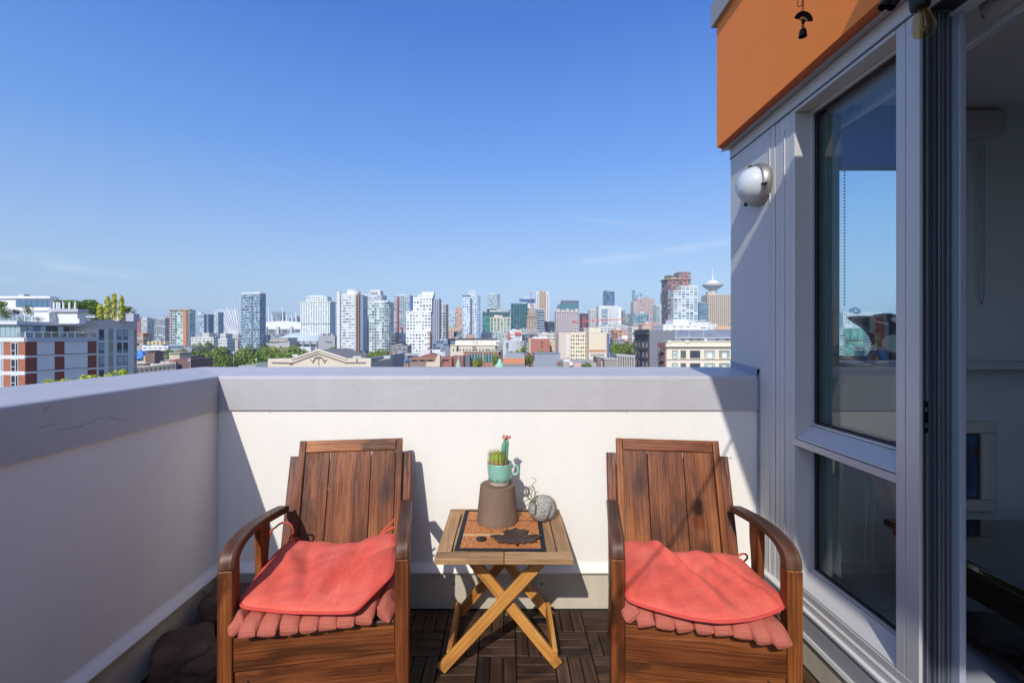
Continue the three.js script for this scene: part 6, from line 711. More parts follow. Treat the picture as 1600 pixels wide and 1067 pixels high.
{ const d = 240, t = thing('sign_wall', 'tall blank cream wall with dark painted lettering above a low roof', 'building', [at(936, 0, d).x, GY, -d - 10]); pbox(t, 'plaster_wall', 920.4, 947, 520, 600, d, 16, cm(0xe3d0b0)); pbox(t, 'upper_wall', 920.4, 938.5, 511.4, 519.8, d, 16, cm(0xe6d8bc)); pbox(t, 'brown_band', 920.4, 946.6, 546.2, 550.6, d - .06, .05, cm(0xc08a55)); pbox(t, 'white_band', 920.4, 947, 550.7, 559, d - .07, .06, cm(0xe2d9cc)); pbox(t, 'grey_flank', 947.2, 952, 520, 600, d + 1, 14, cm(0xd6c8b2)); pbox(t, 'blue_stripe', 949.6, 952.2, 521, 557, d - .2, 1.1, cm(0x2c4f96)); pbox(t, 'white_roof', 921, 938, 558.2, 560.2, d - 8, 4, white); pbox(t, 'dark_notch', 929.8, 931, 511, 513, d - .1, .1, cm(0x8a7a66));
  const cv = document.createElement('canvas'); cv.width = 512; cv.height = 128; const g = cv.getContext('2d'); g.fillStyle = '#e2d9cc'; g.fillRect(0, 0, 512, 128); g.fillStyle = '#1f181a'; g.font = 'bold 112px sans-serif'; g.textBaseline = 'middle'; g.textAlign = 'center'; g.setTransform(1.0, 0, 0, 1.05, 256, 66); g.fillText('2SEVENS', 0, 0, 496); const tx = new THREE.CanvasTexture(cv); tx.colorSpace = THREE.SRGBColorSpace; const a = at(921, 551.4, d - .1), b = at(946.4, 558, d - .1), pg = new THREE.PlaneGeometry(b.x - a.x, a.y - b.y); pg.translate((a.x + b.x) / 2 - t.position.x, (a.y + b.y) / 2 - t.position.y, -d + .1 - t.position.z); part('painted_lettering', pg, M(0xffffff, .8, { map: tx }), t); }
building('low_block', 'pale grey row with brick ends beyond the painted lettering wall', 'building', 420, [[938, 960, 511.5, 12], [960, 992, 516, 14, { from: 540, wall: 0xc58a6a, back: -20 }]], { wall: 0xcfd0cc, glass: 0x6b7078, bw: 3.6, pw: 1.4, sh: 1.4 });
building('low_block', 'white and orange mixed low roofs below the grey office block', 'building', 380, [[966, 986, 521, 12], [984, 996, 528, 12, { from: 545, wall: 0xb5755a }], [972, 981, 524, 6, { from: 530, wall: 0xeceae6, plain: true, back: -20 }]], { wall: 0xd39a78, glass: 0x7c7c80, bw: 3.4, pw: 1.5, sh: 1.5 });
building('low_block', 'small dark gabled house among the trees', 'building', 300, [[958, 975, 531, 8]], { wall: 0x7d6a66, glass: 0x4c4448, bw: 3 });
{ const d = 130, t = thing('low_roof', 'brown ribbed roof and grey brick shed before the painted lettering wall', 'building', [at(948, 0, d).x, GY, -d - 6]); pshape(t, 'brown_roof', [[933, 575], [933, 558.3], [964, 560.6], [964, 575]], d + 4, 6, cm(0x7c5f55)); pbox(t, 'brick_shed', 944.6, 964, 561.2, 600, d, 6, cm(0x8d837c)); pbox(t, 'shed_coping', 944, 964.4, 560.2, 561.4, d - .2, 6.4, cm(0xc4bcb4)); pbox(t, 'white_post', 940.2, 941, 564, 600, d - .4, .2, white); }
{ const d = 128, t = thing('roof_clutter', 'cluttered low roofs with white vent and rusty ball below the cream hotel', 'building', [at(905, 0, d).x, GY, -d - 5]); pbox(t, 'roof', 880, 932, 566.5, 600, d, 10, cm(0xa59a90)); pbox(t, 'back_roof', 876, 933, 563.5, 600, d + 12, 8, cm(0xb9aca0)); pbox(t, 'vent', 890, 895, 565.5, 571, d - 2, 1, white); pbox(t, 'pink_wall', 896, 908, 566.5, 600, d - 1, .8, cm(0xc7a294)); const q = at(872.5, 567, d - 4).sub(t.position); part('rusty_ball', new THREE.SphereGeometry(.45, 16, 12).translate(q.x, q.y, q.z), cm(0xa0563c), t); pbox(t, 'ball_stand', 871.6, 873.4, 569.6, 600, d - 4, .3, cm(0x6d6a68)); pbox(t, 'grey_pipe', 878, 884, 561, 566, d + 6, .8, cm(0x8b9298)); pbox(t, 'white_wall', 881, 891, 562, 566.4, d + 5, .6, cm(0xd9d6d0)); }
{ const d = 150, t = thing('colonnade_building', 'small grey building with tall narrow openings beside the black painted one', 'building', [at(978, 0, d).x, GY, -d - 6]); pshape(t, 'wall', [[963.5, 600], [963.5, 553], [993, 555.5], [993, 600]], d + .6, 10, cm(0x8f8d8c)); pshape(t, 'entablature', [[963.5, 557], [963.5, 552.5], [993, 555], [993, 559.4]], d - .1, .65, cm(0xa6a5a4)); for (let i = 0; i < 8; i++) pbox(t, 'pilaster', 964.2 + i * 3.7, 966.1 + i * 3.7, 557.4 + i * .3, 600, d, .55, cm(0xb0a9a2)); for (let i = 0; i < 7; i++) pbox(t, 'opening', 966.4 + i * 3.7, 967.8 + i * 3.7, 560 + i * .3, 572, d + .5, .09, i === 5 ? cm(0x9a4a3c) : cm(0x4e4440)); }
{ const d = 160, D = 18.3, t = thing('painted_building', 'black and dark grey painted old building with fire escape', 'building', [at(1035, 0, d).x, GY, -d - 9]); pbox(t, 'blank_wall', 1015.2, 1054, 516.4, 600, d, D, cm(0x6a6d76));
  const xf = at(1015.2, 0, d).x, zz = (p) => -(xf * F / (p - CX)), yy = (py, p) => EYE - (py - CY) * -zz(p) / F, S = (name, p0, p1, y0, y1, out, mat) => { const mb = new MB(); mb.box(xf - out, xf - .002, y0, y1, Math.min(zz(p0), zz(p1)), Math.max(zz(p0), zz(p1))); return part(name, mb.geo(t.position), mat, t); };
  const top = yy(515.8, 1015); S('black_front', 992.3, 1015.1, GY, top, .12, cm(0x3a3a3c)); S('cornice', 992, 1015.3, top - 1.5, top - .9, .9, cm(0x2e2e30)); S('coping', 992, 1015.3, top, top + .35, .3, cm(0x6d6d70)); pbox(t, 'roof_frame', 1004, 1017, 508.5, 516.3, d + 8, 4, cm(0xb9a890));
  const pn = [M(0x9fb0b8, .15), M(0x4d5054, .15), M(0xc8987a, .4), M(0x5b5f65, .2)]; for (let j = 0; j < 3; j++) for (let i = 0; i < 4; i++) { const p = [994.6, 999.4, 1005.6, 1011.4][i], y = top - 4.4 - j * 3.4; S('window', p - 1.3, p + 1.3, y - 1.9, y, .17, pn[[1, 3, 0, 2][i]]); S('lintel', p - 1.7, p + 1.7, y + .1, y + .4, .28, cm(0x4b4b4d)); S('sill', p - 1.6, p + 1.6, y - 2.15, y - 1.95, .28, cm(0x4b4b4d)); }
  const fe = new MB(), za = zz(999), zb2 = zz(1009); for (let j = 0; j < 3; j++) { const y = top - 7 - j * 3.4, x1 = xf - .2, x0 = xf - 1.2; fe.box(x0, x1, y - .08, y, za, zb2); for (let k = 0; k < 9; k++) { const z = lerp(za, zb2, k / 8); fe.bar(V(x0, y, z), V(x0, y + .95, z), .03, .03, 4); } fe.bar(V(x0, y + .95, za), V(x0, y + .95, zb2), .035, .035, 4); fe.bar(V(x0 + .3, y, za), V(x0 + .3, y + 3.3, zb2 - .5), .07, .07, 4); } part('fire_escape', fe.geo(t.position), cm(0x232325), t); }
{ const d = 158, t = thing('shed_roof_building', 'long weathered grey roof slope with a row of small skylights behind the cream cornice', 'building', [at(1100, 0, d).x, GY, -d - 10]); const mb = new MB(), a = at(1054, 527.6, d), b = at(1160, 527.6, d), c = at(1160, 514.4, d + 16), e = at(1054, 516, d + 16); mb.quad(a, b, c, e); mb.quad(V(a.x, GY, a.z), V(b.x, GY, b.z), b, a); mb.quad(V(a.x, GY, a.z), a, e, V(e.x, GY, e.z)); part('roof_slope', mb.geo(t.position), M(0xffffff, .85, { map: dataTex(256, 256, (u, v) => mix3(hex(0x74777f), hex(0xa3a5ab), fbm(u, v, 6, 6, 8, 5)), true, .07, .07) }), t); pbox(t, 'white_gutter', 1054, 1160, 527.2, 528.4, d - .3, .4, cm(0xd8d8d6)); for (const x of [1068, 1080.5, 1093, 1103, 1121.5, 1138]) { pbox(t, 'skylight', x - 2.3, x + 2.3, 529, 532.4, d - .15, .2, x === 1103 ? cm(0xd8dcdc) : cm(0x39454a)); } for (const x of [1056, 1076.5, 1099.5]) pbox(t, 'roof_fin', x, x + .8, 517, 527, d + 1, .5, cm(0xbfc0c2)); }
{ // cream heritage block: cornice, windows one by one
  const d = 132, t = thing('heritage_building', 'cream heritage building with dentil cornice and wide windows beside the flat', 'building', [at(1100, 0, d).x, GY, -d - 10]); const cream = cm(0xe6dbc4), dk = cm(0x8b7a5e); pbox(t, 'front_wall', 1042, 1200, 537, 600, d, 7.4, cream); pbox(t, 'parapet', 1043, 1200, 533.2, 537, d - .1, 3, cm(0xe6d9bc)); pbox(t, 'parapet_cap', 1042.6, 1200, 532.6, 533.5, d - .35, 3.4, cm(0xe9dfc8)); pbox(t, 'cornice', 1041, 1200, 539.8, 541.8, d - .7, 1.0, cm(0xe6dcc2)); for (let i = 0; i < 26; i++) pbox(t, 'dentil', 1043 + i * 3.9, 1045 + i * 3.9, 541.9, 543.6, d - .5, .5, dk); pbox(t, 'string_course', 1041.6, 1200, 561.2, 562.2, d - .2, .3, cm(0xb4a485));
  for (const [x, r] of [[1046.8, 1.2], [1074, 1.4]]) { const q = at(x, 533.3, d).sub(t.position); part('parapet_crest', new THREE.CylinderGeometry(r * .45, r * .55, .5, 12).translate(q.x, q.y, 9.8), cm(0xece2cc), t); }
  const glassy = [M(0xb9cbc2, .12), M(0x5f6860, .12), M(0x3d4156, .12), M(0xc4d0cc, .12), M(0x9fb3a8, .12)];
  const W = [[1050.8, 1058.4], [1064, 1071.8], [1078.6, 1094], [1101.4, 1116.8], [1124.4, 1139.8], [1147, 1162], [1169, 1185]];
  W.forEach(([l, r], i) => { for (const [top, bot] of [[548, 559.6], [567.8, 580]]) { const w = new THREE.Group(); w.name = 'window'; const n = t.children.filter((c) => /^window/.test(c.name)).length; if (n) w.name += '_' + String(n).padStart(3, '0'); t.add(w); const P = (nm, a, b, c, e, z0, z1, m) => { const p = at(a, c, d), q = at(b, e, d), mb = new MB(); mb.box(p.x, q.x, q.y, p.y, -d + z0, -d + z1); part(nm, mb.geo(t.position), m, w); };
    P('pane', l, r, top, bot, -.04, .03, glassy[i % 5]); P('frame', l - .3, r + .3, top - .5, top + .3, -.04, .14, cm(0x6e6350)); P('sill', l - .6, r + .6, bot, bot + .7, -.04, .3, cm(0xe6dcc2)); P('frame', l - .3, l + .3, top, bot, -.04, .12, cm(0x6e6350)); P('frame', r - .3, r + .3, top, bot, -.04, .12, cm(0x6e6350)); P('frame', l, r, i < 2 ? (top + bot) / 2 - .25 : top + 3, i < 2 ? (top + bot) / 2 + .25 : top + 3.5, .035, .1, cm(0x5d5646)); if (i > 1) { P('frame', l + 3.2, l + 3.6, top, bot, .035, .09, cm(0x5d5646)); P('frame', r - 3.6, r - 3.2, top, bot, .035, .09, cm(0x5d5646)); } if (i === 4) P('curtain', l + .6, l + 3, top + 3.6, bot, .032, .06, cm(0xb08a4a)); if (i > 2) P('blind', l + 4, r - 4, top + 3.6, bot - 1, .032, .06, cm(0xe4ebe6)); } });
  for (const x of [1048, 1061.2, 1075, 1097.7, 1120.6, 1143.4]) pbox(t, 'pilaster', x - 1, x + 1, 546, 561, d - .12, .15, cm(0xe6d9bc)); const xs = at(1042, 0, d).x, sd = (name, z0, z1, y0, y1, out, mat) => { const mb = new MB(); mb.box(xs - out, xs - .01, y0, y1, -z1, -z0); part(name, mb.geo(t.position), mat, t); }, yt = at(0, 536, d).y; sd('brick_side', d + 1, d + 7.3, GY, yt, .15, cm(0xa3624f)); sd('fire_ladder', d + 3, d + 3.3, yt - 9, yt - 1, .6, cm(0x33383a)); for (let i = 0; i < 3; i++) { sd('side_balcony', d + 1.5, d + 5.2, yt - 2.6 - i * 2.6, yt - 2.45 - i * 2.6, 1.1, cm(0x4a5654)); sd('side_window', d + 5.8, d + 6.6, yt - 2.9 - i * 2.6, yt - 1.5 - i * 2.6, .2, cm(0xd6cfc4)); } }
building('low_block', 'white roof plant and pale low block below the white gridded tower', 'building', 300, [[1052, 1077, 499, 14, { plain: true }], [1037, 1092, 508, 22, { from: 545 }], [1080, 1106, 505, 12, { from: 530, back: 30 }]], { wall: 0xe9e8e3, glass: 0x8f9a9c, bw: 5, pw: 2.4, sh: 1.9 });
building('low_block', 'pale long block under the beige gridded tower', 'building', 420, [[1094, 1120, 507, 14], [1119, 1160, 510, 12, { from: 540, wall: 0xd8b184 }]], { wall: 0xdedad2, glass: 0xa3a29c, bw: 5, pw: 3, sh: 2 });
building('low_block', 'reddish rounded roof block behind the black painted building', 'building', 330, [[1006, 1030, 507, 12, { shape: 'corner', rl: 7 }], [1022, 1036, 511, 10, { from: 530, wall: 0x7d7468, plain: true }]], { wall: 0xd2846a, glass: 0x9a6a5a, bw: 5, sh: 2, pw: 3 });
building('low_block', 'pale block left of the black painted building', 'building', 360, [[988, 1000, 512, 12]], { wall: 0xd9cfc0, glass: 0x6e6a68, bw: 3.4, sh: 1.4, pw: 1.4 });
// background rows that close the skyline behind the nearer blocks
const fillers = [[226, 262, 533, 600, 0xc4c4c0, 'grey white row behind the yellow roof hoods'], [298, 335, 521, 900, 0xb9c0c4, 'distant pale row between the round ended and narrow glass towers'], [612, 636, 538, 400, 0x8e8a88, 'dark row left of the stepped white tower'], [700, 724, 527, 470, 0xc9b8a8, 'pinkish low row under the salmon tower'], [752, 800, 518, 560, 0xb9c2bc, 'pale greenish row under the teal glass blocks'], [798, 842, 514, 600, 0xa8adb0, 'grey row under the large teal office block'], [850, 876, 519, 640, 0x8fa09a, 'greenish grey row left of the pinkish office tower'], [905, 942, 517, 620, 0xb8b4b0, 'stone grey row under the red crane'], [935, 994, 508, 660, 0xc8c6c2, 'pale row under the three pale towers'], [990, 1046, 504, 640, 0xb4b0ac, 'grey beige row under the pink slab'], [1086, 1112, 500, 700, 0xc0bdb6, 'light row at the foot of the banded office block'], [208, 236, 540, 420, 0xb1ada6, 'grey sheds at the foot of the dark red slab'], [820, 846, 535, 330, 0xbab4aa, 'beige sheds left of the red brick block'], [690, 706, 541, 380, 0x77808c, 'blue grey shed by the foot of the vaulted hall']];  // each row has one plain wall colour
fillers.forEach(([l, r, top, d, c, label]) => building('background_block', label, 'building', d, [[l, (l * 2 + r) / 3, top + 2, 18], [(l * 2 + r) / 3, (l + r * 2) / 3, top, 18, { from: top + 22 }], [(l + r * 2) / 3, r, top + 3, 18, { from: top + 22 }]], { wall: c, glass: 0x5d666c, bw: 3.6, pw: 1.5, sh: 1.5 }));
// towers seen through the room's far window
building('tower', 'cream gridded tower seen through the room window', 'tower', 820, [[1287, 1299, 457, 18]], { wall: 0xd2c2a2, glass: 0x5c5648, bw: 3.2, pw: 1.4, sh: 1.4 });
building('tower', 'dark brown block seen through the room window', 'building', 300, [[1284, 1302, 492, 14]], { wall: 0x4b3536, glass: 0x2c2426, bw: 3, pw: 1 });
{ const t = building('harbour_hotel', 'white hotel with a glass dome seen through the room window', 'hotel', 900, [[1318, 1382, 488, 26]], { wall: 0xe0e0da, glass: 0x76868e, bw: 4.4, pw: 1.4, sh: 1.3 }); const q = at(1336, 488, 905).sub(t.position); part('dome', new THREE.SphereGeometry(10, 24, 12, 0, 6.3, 0, 1.6).translate(q.x, q.y, q.z), gBlue, t); }
building('office_block', 'green glass block seen through the room window', 'office block', 520, [[1316, 1371, 513, 20]], { wall: 0x6fa594, glass: 0x3f8a78, glass2: 0x7ab5a4, sh: .5, bw: 4.2, pw: .3 });
building('low_block', 'pale grey block seen through the room window', 'building', 480, [[1298, 1318, 514, 18], [1371, 1440, 516, 16, { from: 560 }]], { wall: 0xb9c2c4, glass: 0x71828a, bw: 3.6 });
{ const mb = new MB(); mb.box(420, 760, GY + .05, GY + .1, -2400, -620); const m = structure('harbour_water', mb.geo(), M(0x3d6f96, .15)); }

// --- the apartment block on the left
{
  const t = thing('apartment_block', 'brick and grey apartment block with roof terraces at the left edge', 'apartment building', [-100, GY, -92]); const O = t.position;
  const L = (name, mb, mat, opt) => part(name, mb.geo(O), mat, t, opt);
  const brick = M(0xffffff, .85, { map: dataTex(256, 256, (u, v) => { const row = Math.floor(v * 32), m = (v * 32) % 1 < .14 || ((u * 12 + (row % 2) * .5) % 1) < .06; return m ? hex(0xa78d7c) : mix3(hex(0x9a4f34), hex(0xb56a48), hash2(row, Math.floor(u * 12 + (row % 2) * .5), 3)); }, true, .4, .4) }), shadeBrick = M(0x854231, .85), grey = cm(0xc4c2c2), whiteP = cm(0xdcdcda), olive = cm(0x8f887a);  // second, darker brick for the flank carries its shade in the colour
  // flank runs back from the corner along P(s), s in metres
  const A = [-88.6, -84], Bq = [-86.3, -96], C = [-84.9, -104.7], len = Math.hypot(Bq[0] - A[0], Bq[1] - A[1]);
  const dAt = (px) => (-88.6 - 16.1) / ((px - CX) / F - .19167); const onF = (px) => { const d = dAt(px); return [-88.6 + (d - 84) * .19167, -d]; };
  const slab = (pts, y0, y1, mat, name, opt) => { const mb = new MB(); mb.prism(ccw(pts), y0, y1); fixOut(mb); return L(name, mb, mat, opt); };
  const strip = (p0, p1, y0, y1, out, mat, name) => { const dx = p1[0] - p0[0], dz = p1[1] - p0[1], l = Math.hypot(dx, dz), n = [-dz / l, dx / l]; if (n[0] < 0 && Math.abs(n[0]) > .5) { n[0] *= -1; n[1] *= -1; } if (Math.abs(n[0]) < .5 && n[1] < 0) { n[0] *= -1; n[1] *= -1; } return slab([[p0[0], p0[1]], [p1[0], p1[1]], [p1[0] + n[0] * out, p1[1] + n[1] * out], [p0[0] + n[0] * out, p0[1] + n[1] * out]], y0, y1, mat, name); };
  slab([[-125, -84], A, Bq, [-125, -96]], GY, .2, grey, 'main_block');
  const lv = [-2.6, -5.55, -8.5, -11.45, .18];
  for (const y of [-2.6, -5.55, -8.5, -11.45]) { strip([-125, -84], A, y - .33, y + .33, .14, whiteP, 'floor_band'); strip(A, Bq, y - .1, y + .22, .10, whiteP, 'floor_band'); strip(A, Bq, y + .221, y + .34, .05, shadeBrick, 'brick_course'); }
  // sunlit front: brick piers and windows
  const px = (p) => (p - CX) * 84 / F; for (const [l, r] of [[-40, -29], [-18, -6], [5, 16.2], [28.4, 39]]) for (let k = 0; k < 4; k++) { const top = [.2, -2.93, -5.88, -8.83][k], bot = [-2.27, -5.22, -8.17, -11.1][k]; strip([px(l), -84], [px(r), -84], bot, top, .09, brick, 'brick_pier'); }
  for (const [l, r] of [[-29, -18], [-6, 5], [16.6, 28]]) for (let k = 0; k < 3; k++) { const top = [.1, -2.95, -5.9][k], bot = [-2.25, -5.2, -8.15][k], w = new THREE.Group(), n = t.children.filter((c) => /^window/.test(c.name)).length; w.name = 'window' + (n ? '_' + String(n).padStart(3, '0') : ''); t.add(w); const mk = (nm, x0, x1, y0, y1, z0, z1, m) => { const mb = new MB(); mb.box(x0, x1, y0, y1, z0, z1); part(nm, mb.geo(O), m, w); }; const x0 = px(l), x1 = px(r), xm = lerp(x0, x1, .62), hy = lerp(bot, top, .34); mk('pane', x0, x1, bot, top, -84, -83.97, [gDark, gPale][(k + n) % 2]); mk('frame', x0, x0 + .09, bot, top, -83.97, -83.9, whiteP); mk('frame', x1 - .09, x1, bot, top, -83.97, -83.9, whiteP); mk('frame', xm - .06, xm + .06, bot, top, -83.97, -83.91, whiteP); mk('frame', x0, x1, top - .12, top, -83.97, -83.89, whiteP); mk('frame', x0 + .1, xm - .07, hy, hy + .1, -83.97, -83.92, whiteP); mk('sill', x0 - .05, x1 + .05, bot - .12, bot, -83.97, -83.84, whiteP); }
  // shaded flank: brick strips between smooth grey panels
  for (const [l, r] of [[39.2, 56.5], [84.4, 99.5], [136, 149.6]]) for (let k = 0; k < 4; k++) strip(onF(l), onF(r), [-2.26, -5.21, -8.16, -11.1][k], [.2, -2.71, -5.66, -8.6][k], .06, shadeBrick, 'brick_panel');
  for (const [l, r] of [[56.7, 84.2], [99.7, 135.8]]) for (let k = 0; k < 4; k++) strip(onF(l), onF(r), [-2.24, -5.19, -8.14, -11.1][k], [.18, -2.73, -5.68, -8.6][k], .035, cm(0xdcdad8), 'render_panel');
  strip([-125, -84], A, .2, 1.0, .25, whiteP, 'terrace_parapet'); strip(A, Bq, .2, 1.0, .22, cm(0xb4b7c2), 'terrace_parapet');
  // terrace railing with white posts
  const railGlass = new THREE.MeshPhysicalMaterial({ color: 0xdde6e6, roughness: .05, transmission: .9, thickness: 0 });
  strip(A, Bq, 1.05, 1.95, .04, railGlass, 'railing_glass'); strip([px(26), -84], A, 1.05, 1.95, .04, railGlass, 'railing_glass'); for (let i = 0; i <= 9; i++) { const s = i / 9, x = lerp(A[0], Bq[0], s), z = lerp(A[1], Bq[1], s); const mb = new MB(); mb.box(x - .07, x + .07, 1, 2.05, z - .07, z + .07); L('railing_post', mb, whiteP); } { const mb = new MB(); mb.bar(V(A[0], 2.0, A[1]), V(Bq[0], 2.0, Bq[1]), .05, .05, 4); L('railing_rail', mb, whiteP); }
  // set-back storey: panes one by one under a thick white slab
  const S0 = [px(26), -84.8], S1 = [-91.6, -87.2], S2 = [-88.8, -99.4];
  slab([[-125, -84.6], [px(26), -84.6], [-92.6, -86.9], [-90.0, -97.4], [-125, -97.4]], 1.0, 3.35, cm(0x8a8e94), 'setback_storey');
  slab([[-125, -83.9], [px(26.3), -83.9], [px(26.3), -85.2], [-91.6, -86.2], [-88.9, -98], [-125, -98]], 3.37, 4.05, cm(0xd4d5d8), 'roof_slab');
  for (let i = 0; i < 11; i++) { const s0 = i / 11 + .006, s1 = (i + 1) / 11 - .006, q = (s) => [lerp(-92.6, -90.0, s), lerp(-86.9, -97.4, s)]; strip(q(s0), q(s1), 1.15, 3.2, .05, [gPale, gPale, gBlue, gPale, gDark, gDark, gPale, gDark, cm(0x8a7a80), gPale, gPale][i], 'terrace_door'); }
  for (let i = 0; i < 6; i++) strip([px(-20 + i * 7.6), -84.6], [px(-13 + i * 7.6), -84.6], 1.1, 3.2, .05, gPale, 'terrace_door');
  // upper roof terrace: white penthouses
  const bxx = (name, l, r, top, bot, d, dep, mat) => { const a = at(l, top, d), b = at(r, bot, d), mb = new MB(); mb.box(a.x, b.x, b.y, a.y, -d - dep, -d); L(name, mb, mat); };
  bxx('penthouse', 76, 120, 487.5, 506, 92, 1.8, white); bxx('penthouse_roof', 74, 121, 482.5, 487.3, 91.5, 2.4, cm(0xb0b2ba)); bxx('penthouse', 35, 76, 488, 506, 90.5, 10, cm(0xdcdcd9)); bxx('roof_edge', -30, 78, 480.5, 485, 93, 1.5, white); bxx('pavilion', -30, 72, 466, 480.4, 96, 1.4, cm(0xd9dcdf)); bxx('pavilion_roof', -30, 77, 462.8, 465.9, 95.5, 2, white); for (let i = 0; i < 6; i++) bxx('pavilion_window', 23.5 + i * 8.5, 31 + i * 8.5, 468.5, 479.5, 95.9, .1, gBlue); bxx('chimney_vent', 27, 36, 459.5, 463, 97, 1.2, cm(0xb9b9b6));
  for (const x of [82, 87, 90.5, 96.5, 106, 115]) bxx('vent_pipe', x, x + 1.8, 472, 483, 93, .25, white); bxx('white_counter', 92, 123, 498, 505, 87.5, 1.2, white); bxx('roof_plant_room', 128, 140, 495, 510, 98, 8, cm(0xb6b8c0)); bxx('plant_room', 140, 152, 500, 512, 96.5, 6, cm(0xd8d4cc)); bxx('wire_canopy', 129, 148, 494.5, 496, 97.5, 5, white);
  for (const [x0, x1] of [[-5, 12], [12.5, 25.5], [26, 37], [38, 49], [49.5, 61.5]]) { bxx('upper_railing', x0, x1, 494.5, 501.5, 86, .05, railGlass); bxx('railing_post', x1, x1 + 1.1, 494, 502, 86, .12, white); }
  // rear block with paired windows
  slab([Bq, C, [-125, -104.7], [-125, -96.2]], GY, 4.5, cm(0xccc8c4), 'rear_block'); slab([[Bq[0] + .02, Bq[1]], [C[0] + .15, C[1] + .1], [-125, -104.6], [-125, -96.1]], 3.0, 4.62, cm(0xbcb8b6), 'rear_parapet'); bxx('rear_penthouse', 192.5, 208, 490, 502, 101, 1.6, cm(0xa9acb8)); bxx('white_wall', 162, 184, 489.5, 502, 103.6, .6, white);
  const onR = (s) => [lerp(Bq[0], C[0], s), lerp(Bq[1], C[1], s)]; const sOf = (p) => { let lo = 0, hi = 1; for (let i = 0; i < 30; i++) { const m = (lo + hi) / 2, q = onR(m); if (CX + q[0] / -q[1] * F < p) lo = m; else hi = m; } return lo; }; const seg = (l, r) => [onR(sOf(l)), onR(sOf(r))];
  for (let k = 0; k < 4; k++) { const y = 1.55 - k * 2.84; strip(...seg(151, 213), y + 1.32, y + 1.42, .05, cm(0xc4c6d0), 'joint_line'); for (const [l, r] of [[169, 176], [208.5, 213]]) strip(...seg(l, r), y - 1.3, y + 1.3, .04, olive, 'olive_panel'); for (const [l, r] of [[153.7, 161.7], [182, 189.3], [191.8, 199]]) { const w = new THREE.Group(), n = t.children.filter((c) => /^window/.test(c.name)).length; w.name = 'window_' + String(n).padStart(3, '0'); t.add(w); const mv = (m) => { t.remove(m); w.add(m); m.name = m.name.replace(/_\d{3}$/, ''); const c = w.children.filter((q) => q !== m && q.name.replace(/_\d{3}$/, '') === m.name).length; if (c) m.name += '_' + String(c).padStart(3, '0'); }; mv(strip(...seg(l, r), y - 1.15, y + 1.12, .05, cm(0x2d333c), 'frame')); mv(strip(...seg(l + .7, r - .7), y - .45, y + 1.0, .07, (k + l) % 3 < 1 ? gDark : M(0x8fa4aa, .15), 'pane')); mv(strip(...seg(l + .7, r - .7), y - 1.05, y - .52, .07, gBlue, 'pane')); } }
}
// ---------------------------------------------------------------- trees
const leafMat = (c) => new THREE.MeshPhysicalMaterial({ color: 0xffffff, vertexColors: true, roughness: .75, specularIntensity: .3, side: THREE.DoubleSide });
const mLeaf = leafMat(), mBark = M(0x5a4a3c, .9);
function crownGeo(seed, n, rx, ry, rz, size, c1, c2, lobes = 7, shape = 'round') {
  const r = rng(seed), p = [], nn = [], cc = [], L = []; const A = lin(c1), B = lin(c2);
  for (let i = 0; i < lobes; i++) { const a = r() * 6.283, h = r() * 2 - 1, q = Math.sqrt(1 - h * h) * (.35 + .35 * r()); L.push([Math.cos(a) * q * rx, h * .55 * ry, Math.sin(a) * q * rz, .42 + .25 * r(), .75 + .5 * r()]); }
  for (let i = 0; i < n; i++) {
    const l = L[i % lobes]; let u = V(r() * 2 - 1, r() * 2 - 1, r() * 2 - 1); while (u.lengthSq() > 1 || u.lengthSq() < .01) u = V(r() * 2 - 1, r() * 2 - 1, r() * 2 - 1); const ln = u.length(); u.multiplyScalar(Math.pow(ln, .35) / ln);
    let q; if (shape === 'column') { const h = r(), w = Math.pow(Math.sin(Math.PI * Math.min(.98, .12 + h * .88)), .3); const a = r() * 6.283, s = Math.sqrt(.25 + .75 * r()) * w * (.75 + .25 * Math.sin(h * 23 + a * 2)); q = V(Math.cos(a) * rx * s, (h * 2 - 1) * ry, Math.sin(a) * rz * s); u = V(Math.cos(a), .3, Math.sin(a)); }
    else q = V(l[0] + u.x * rx * l[3], l[1] + u.y * ry * l[3] * 1.05, l[2] + u.z * rz * l[3]);
    const nrm = V(r() - .5, r() - .5, r() - .5).multiplyScalar(1.1).add(u).normalize(), t1 = V(r() - .5, r() - .5, r() - .5).cross(nrm).normalize(), t2 = V().copy(nrm).cross(t1), s = size * (.6 + r() * .8), k = cl(.5 + .5 * (l[4] - 1) + (r() - .5) * .9), c = A.map((x, j) => lerp(x, B[j], k));
    const a = q.clone().addScaledVector(t1, s), b = q.clone().addScaledVector(t2, s * .6), d = q.clone().addScaledVector(t1, -s), e = q.clone().addScaledVector(t2, -s * .6); for (const v of [a, b, d, a, d, e]) { p.push(v.x, v.y, v.z); nn.push(nrm.x, nrm.y, nrm.z); cc.push(...c); }
  }
  const g = new THREE.BufferGeometry(); g.setAttribute('position', new THREE.Float32BufferAttribute(p, 3)); g.setAttribute('normal', new THREE.Float32BufferAttribute(nn, 3)); g.setAttribute('color', new THREE.Float32BufferAttribute(cc, 3)); return g;
}
function trunkGeo(h, r0, spread, seed) { const r = rng(seed), mb = new MB(); mb.bar(V(0, 0, 0), V(.1, h * .6, 0), r0, r0 * .7, 7); for (let i = 0; i < 5; i++) { const a = i * 1.3 + r(); mb.bar(V(.1, h * (.5 + .02 * i), 0), V(Math.cos(a) * spread, h * (.8 + .2 * r()), Math.sin(a) * spread), r0 * .5, r0 * .15, 5); } return mb.geo(); }
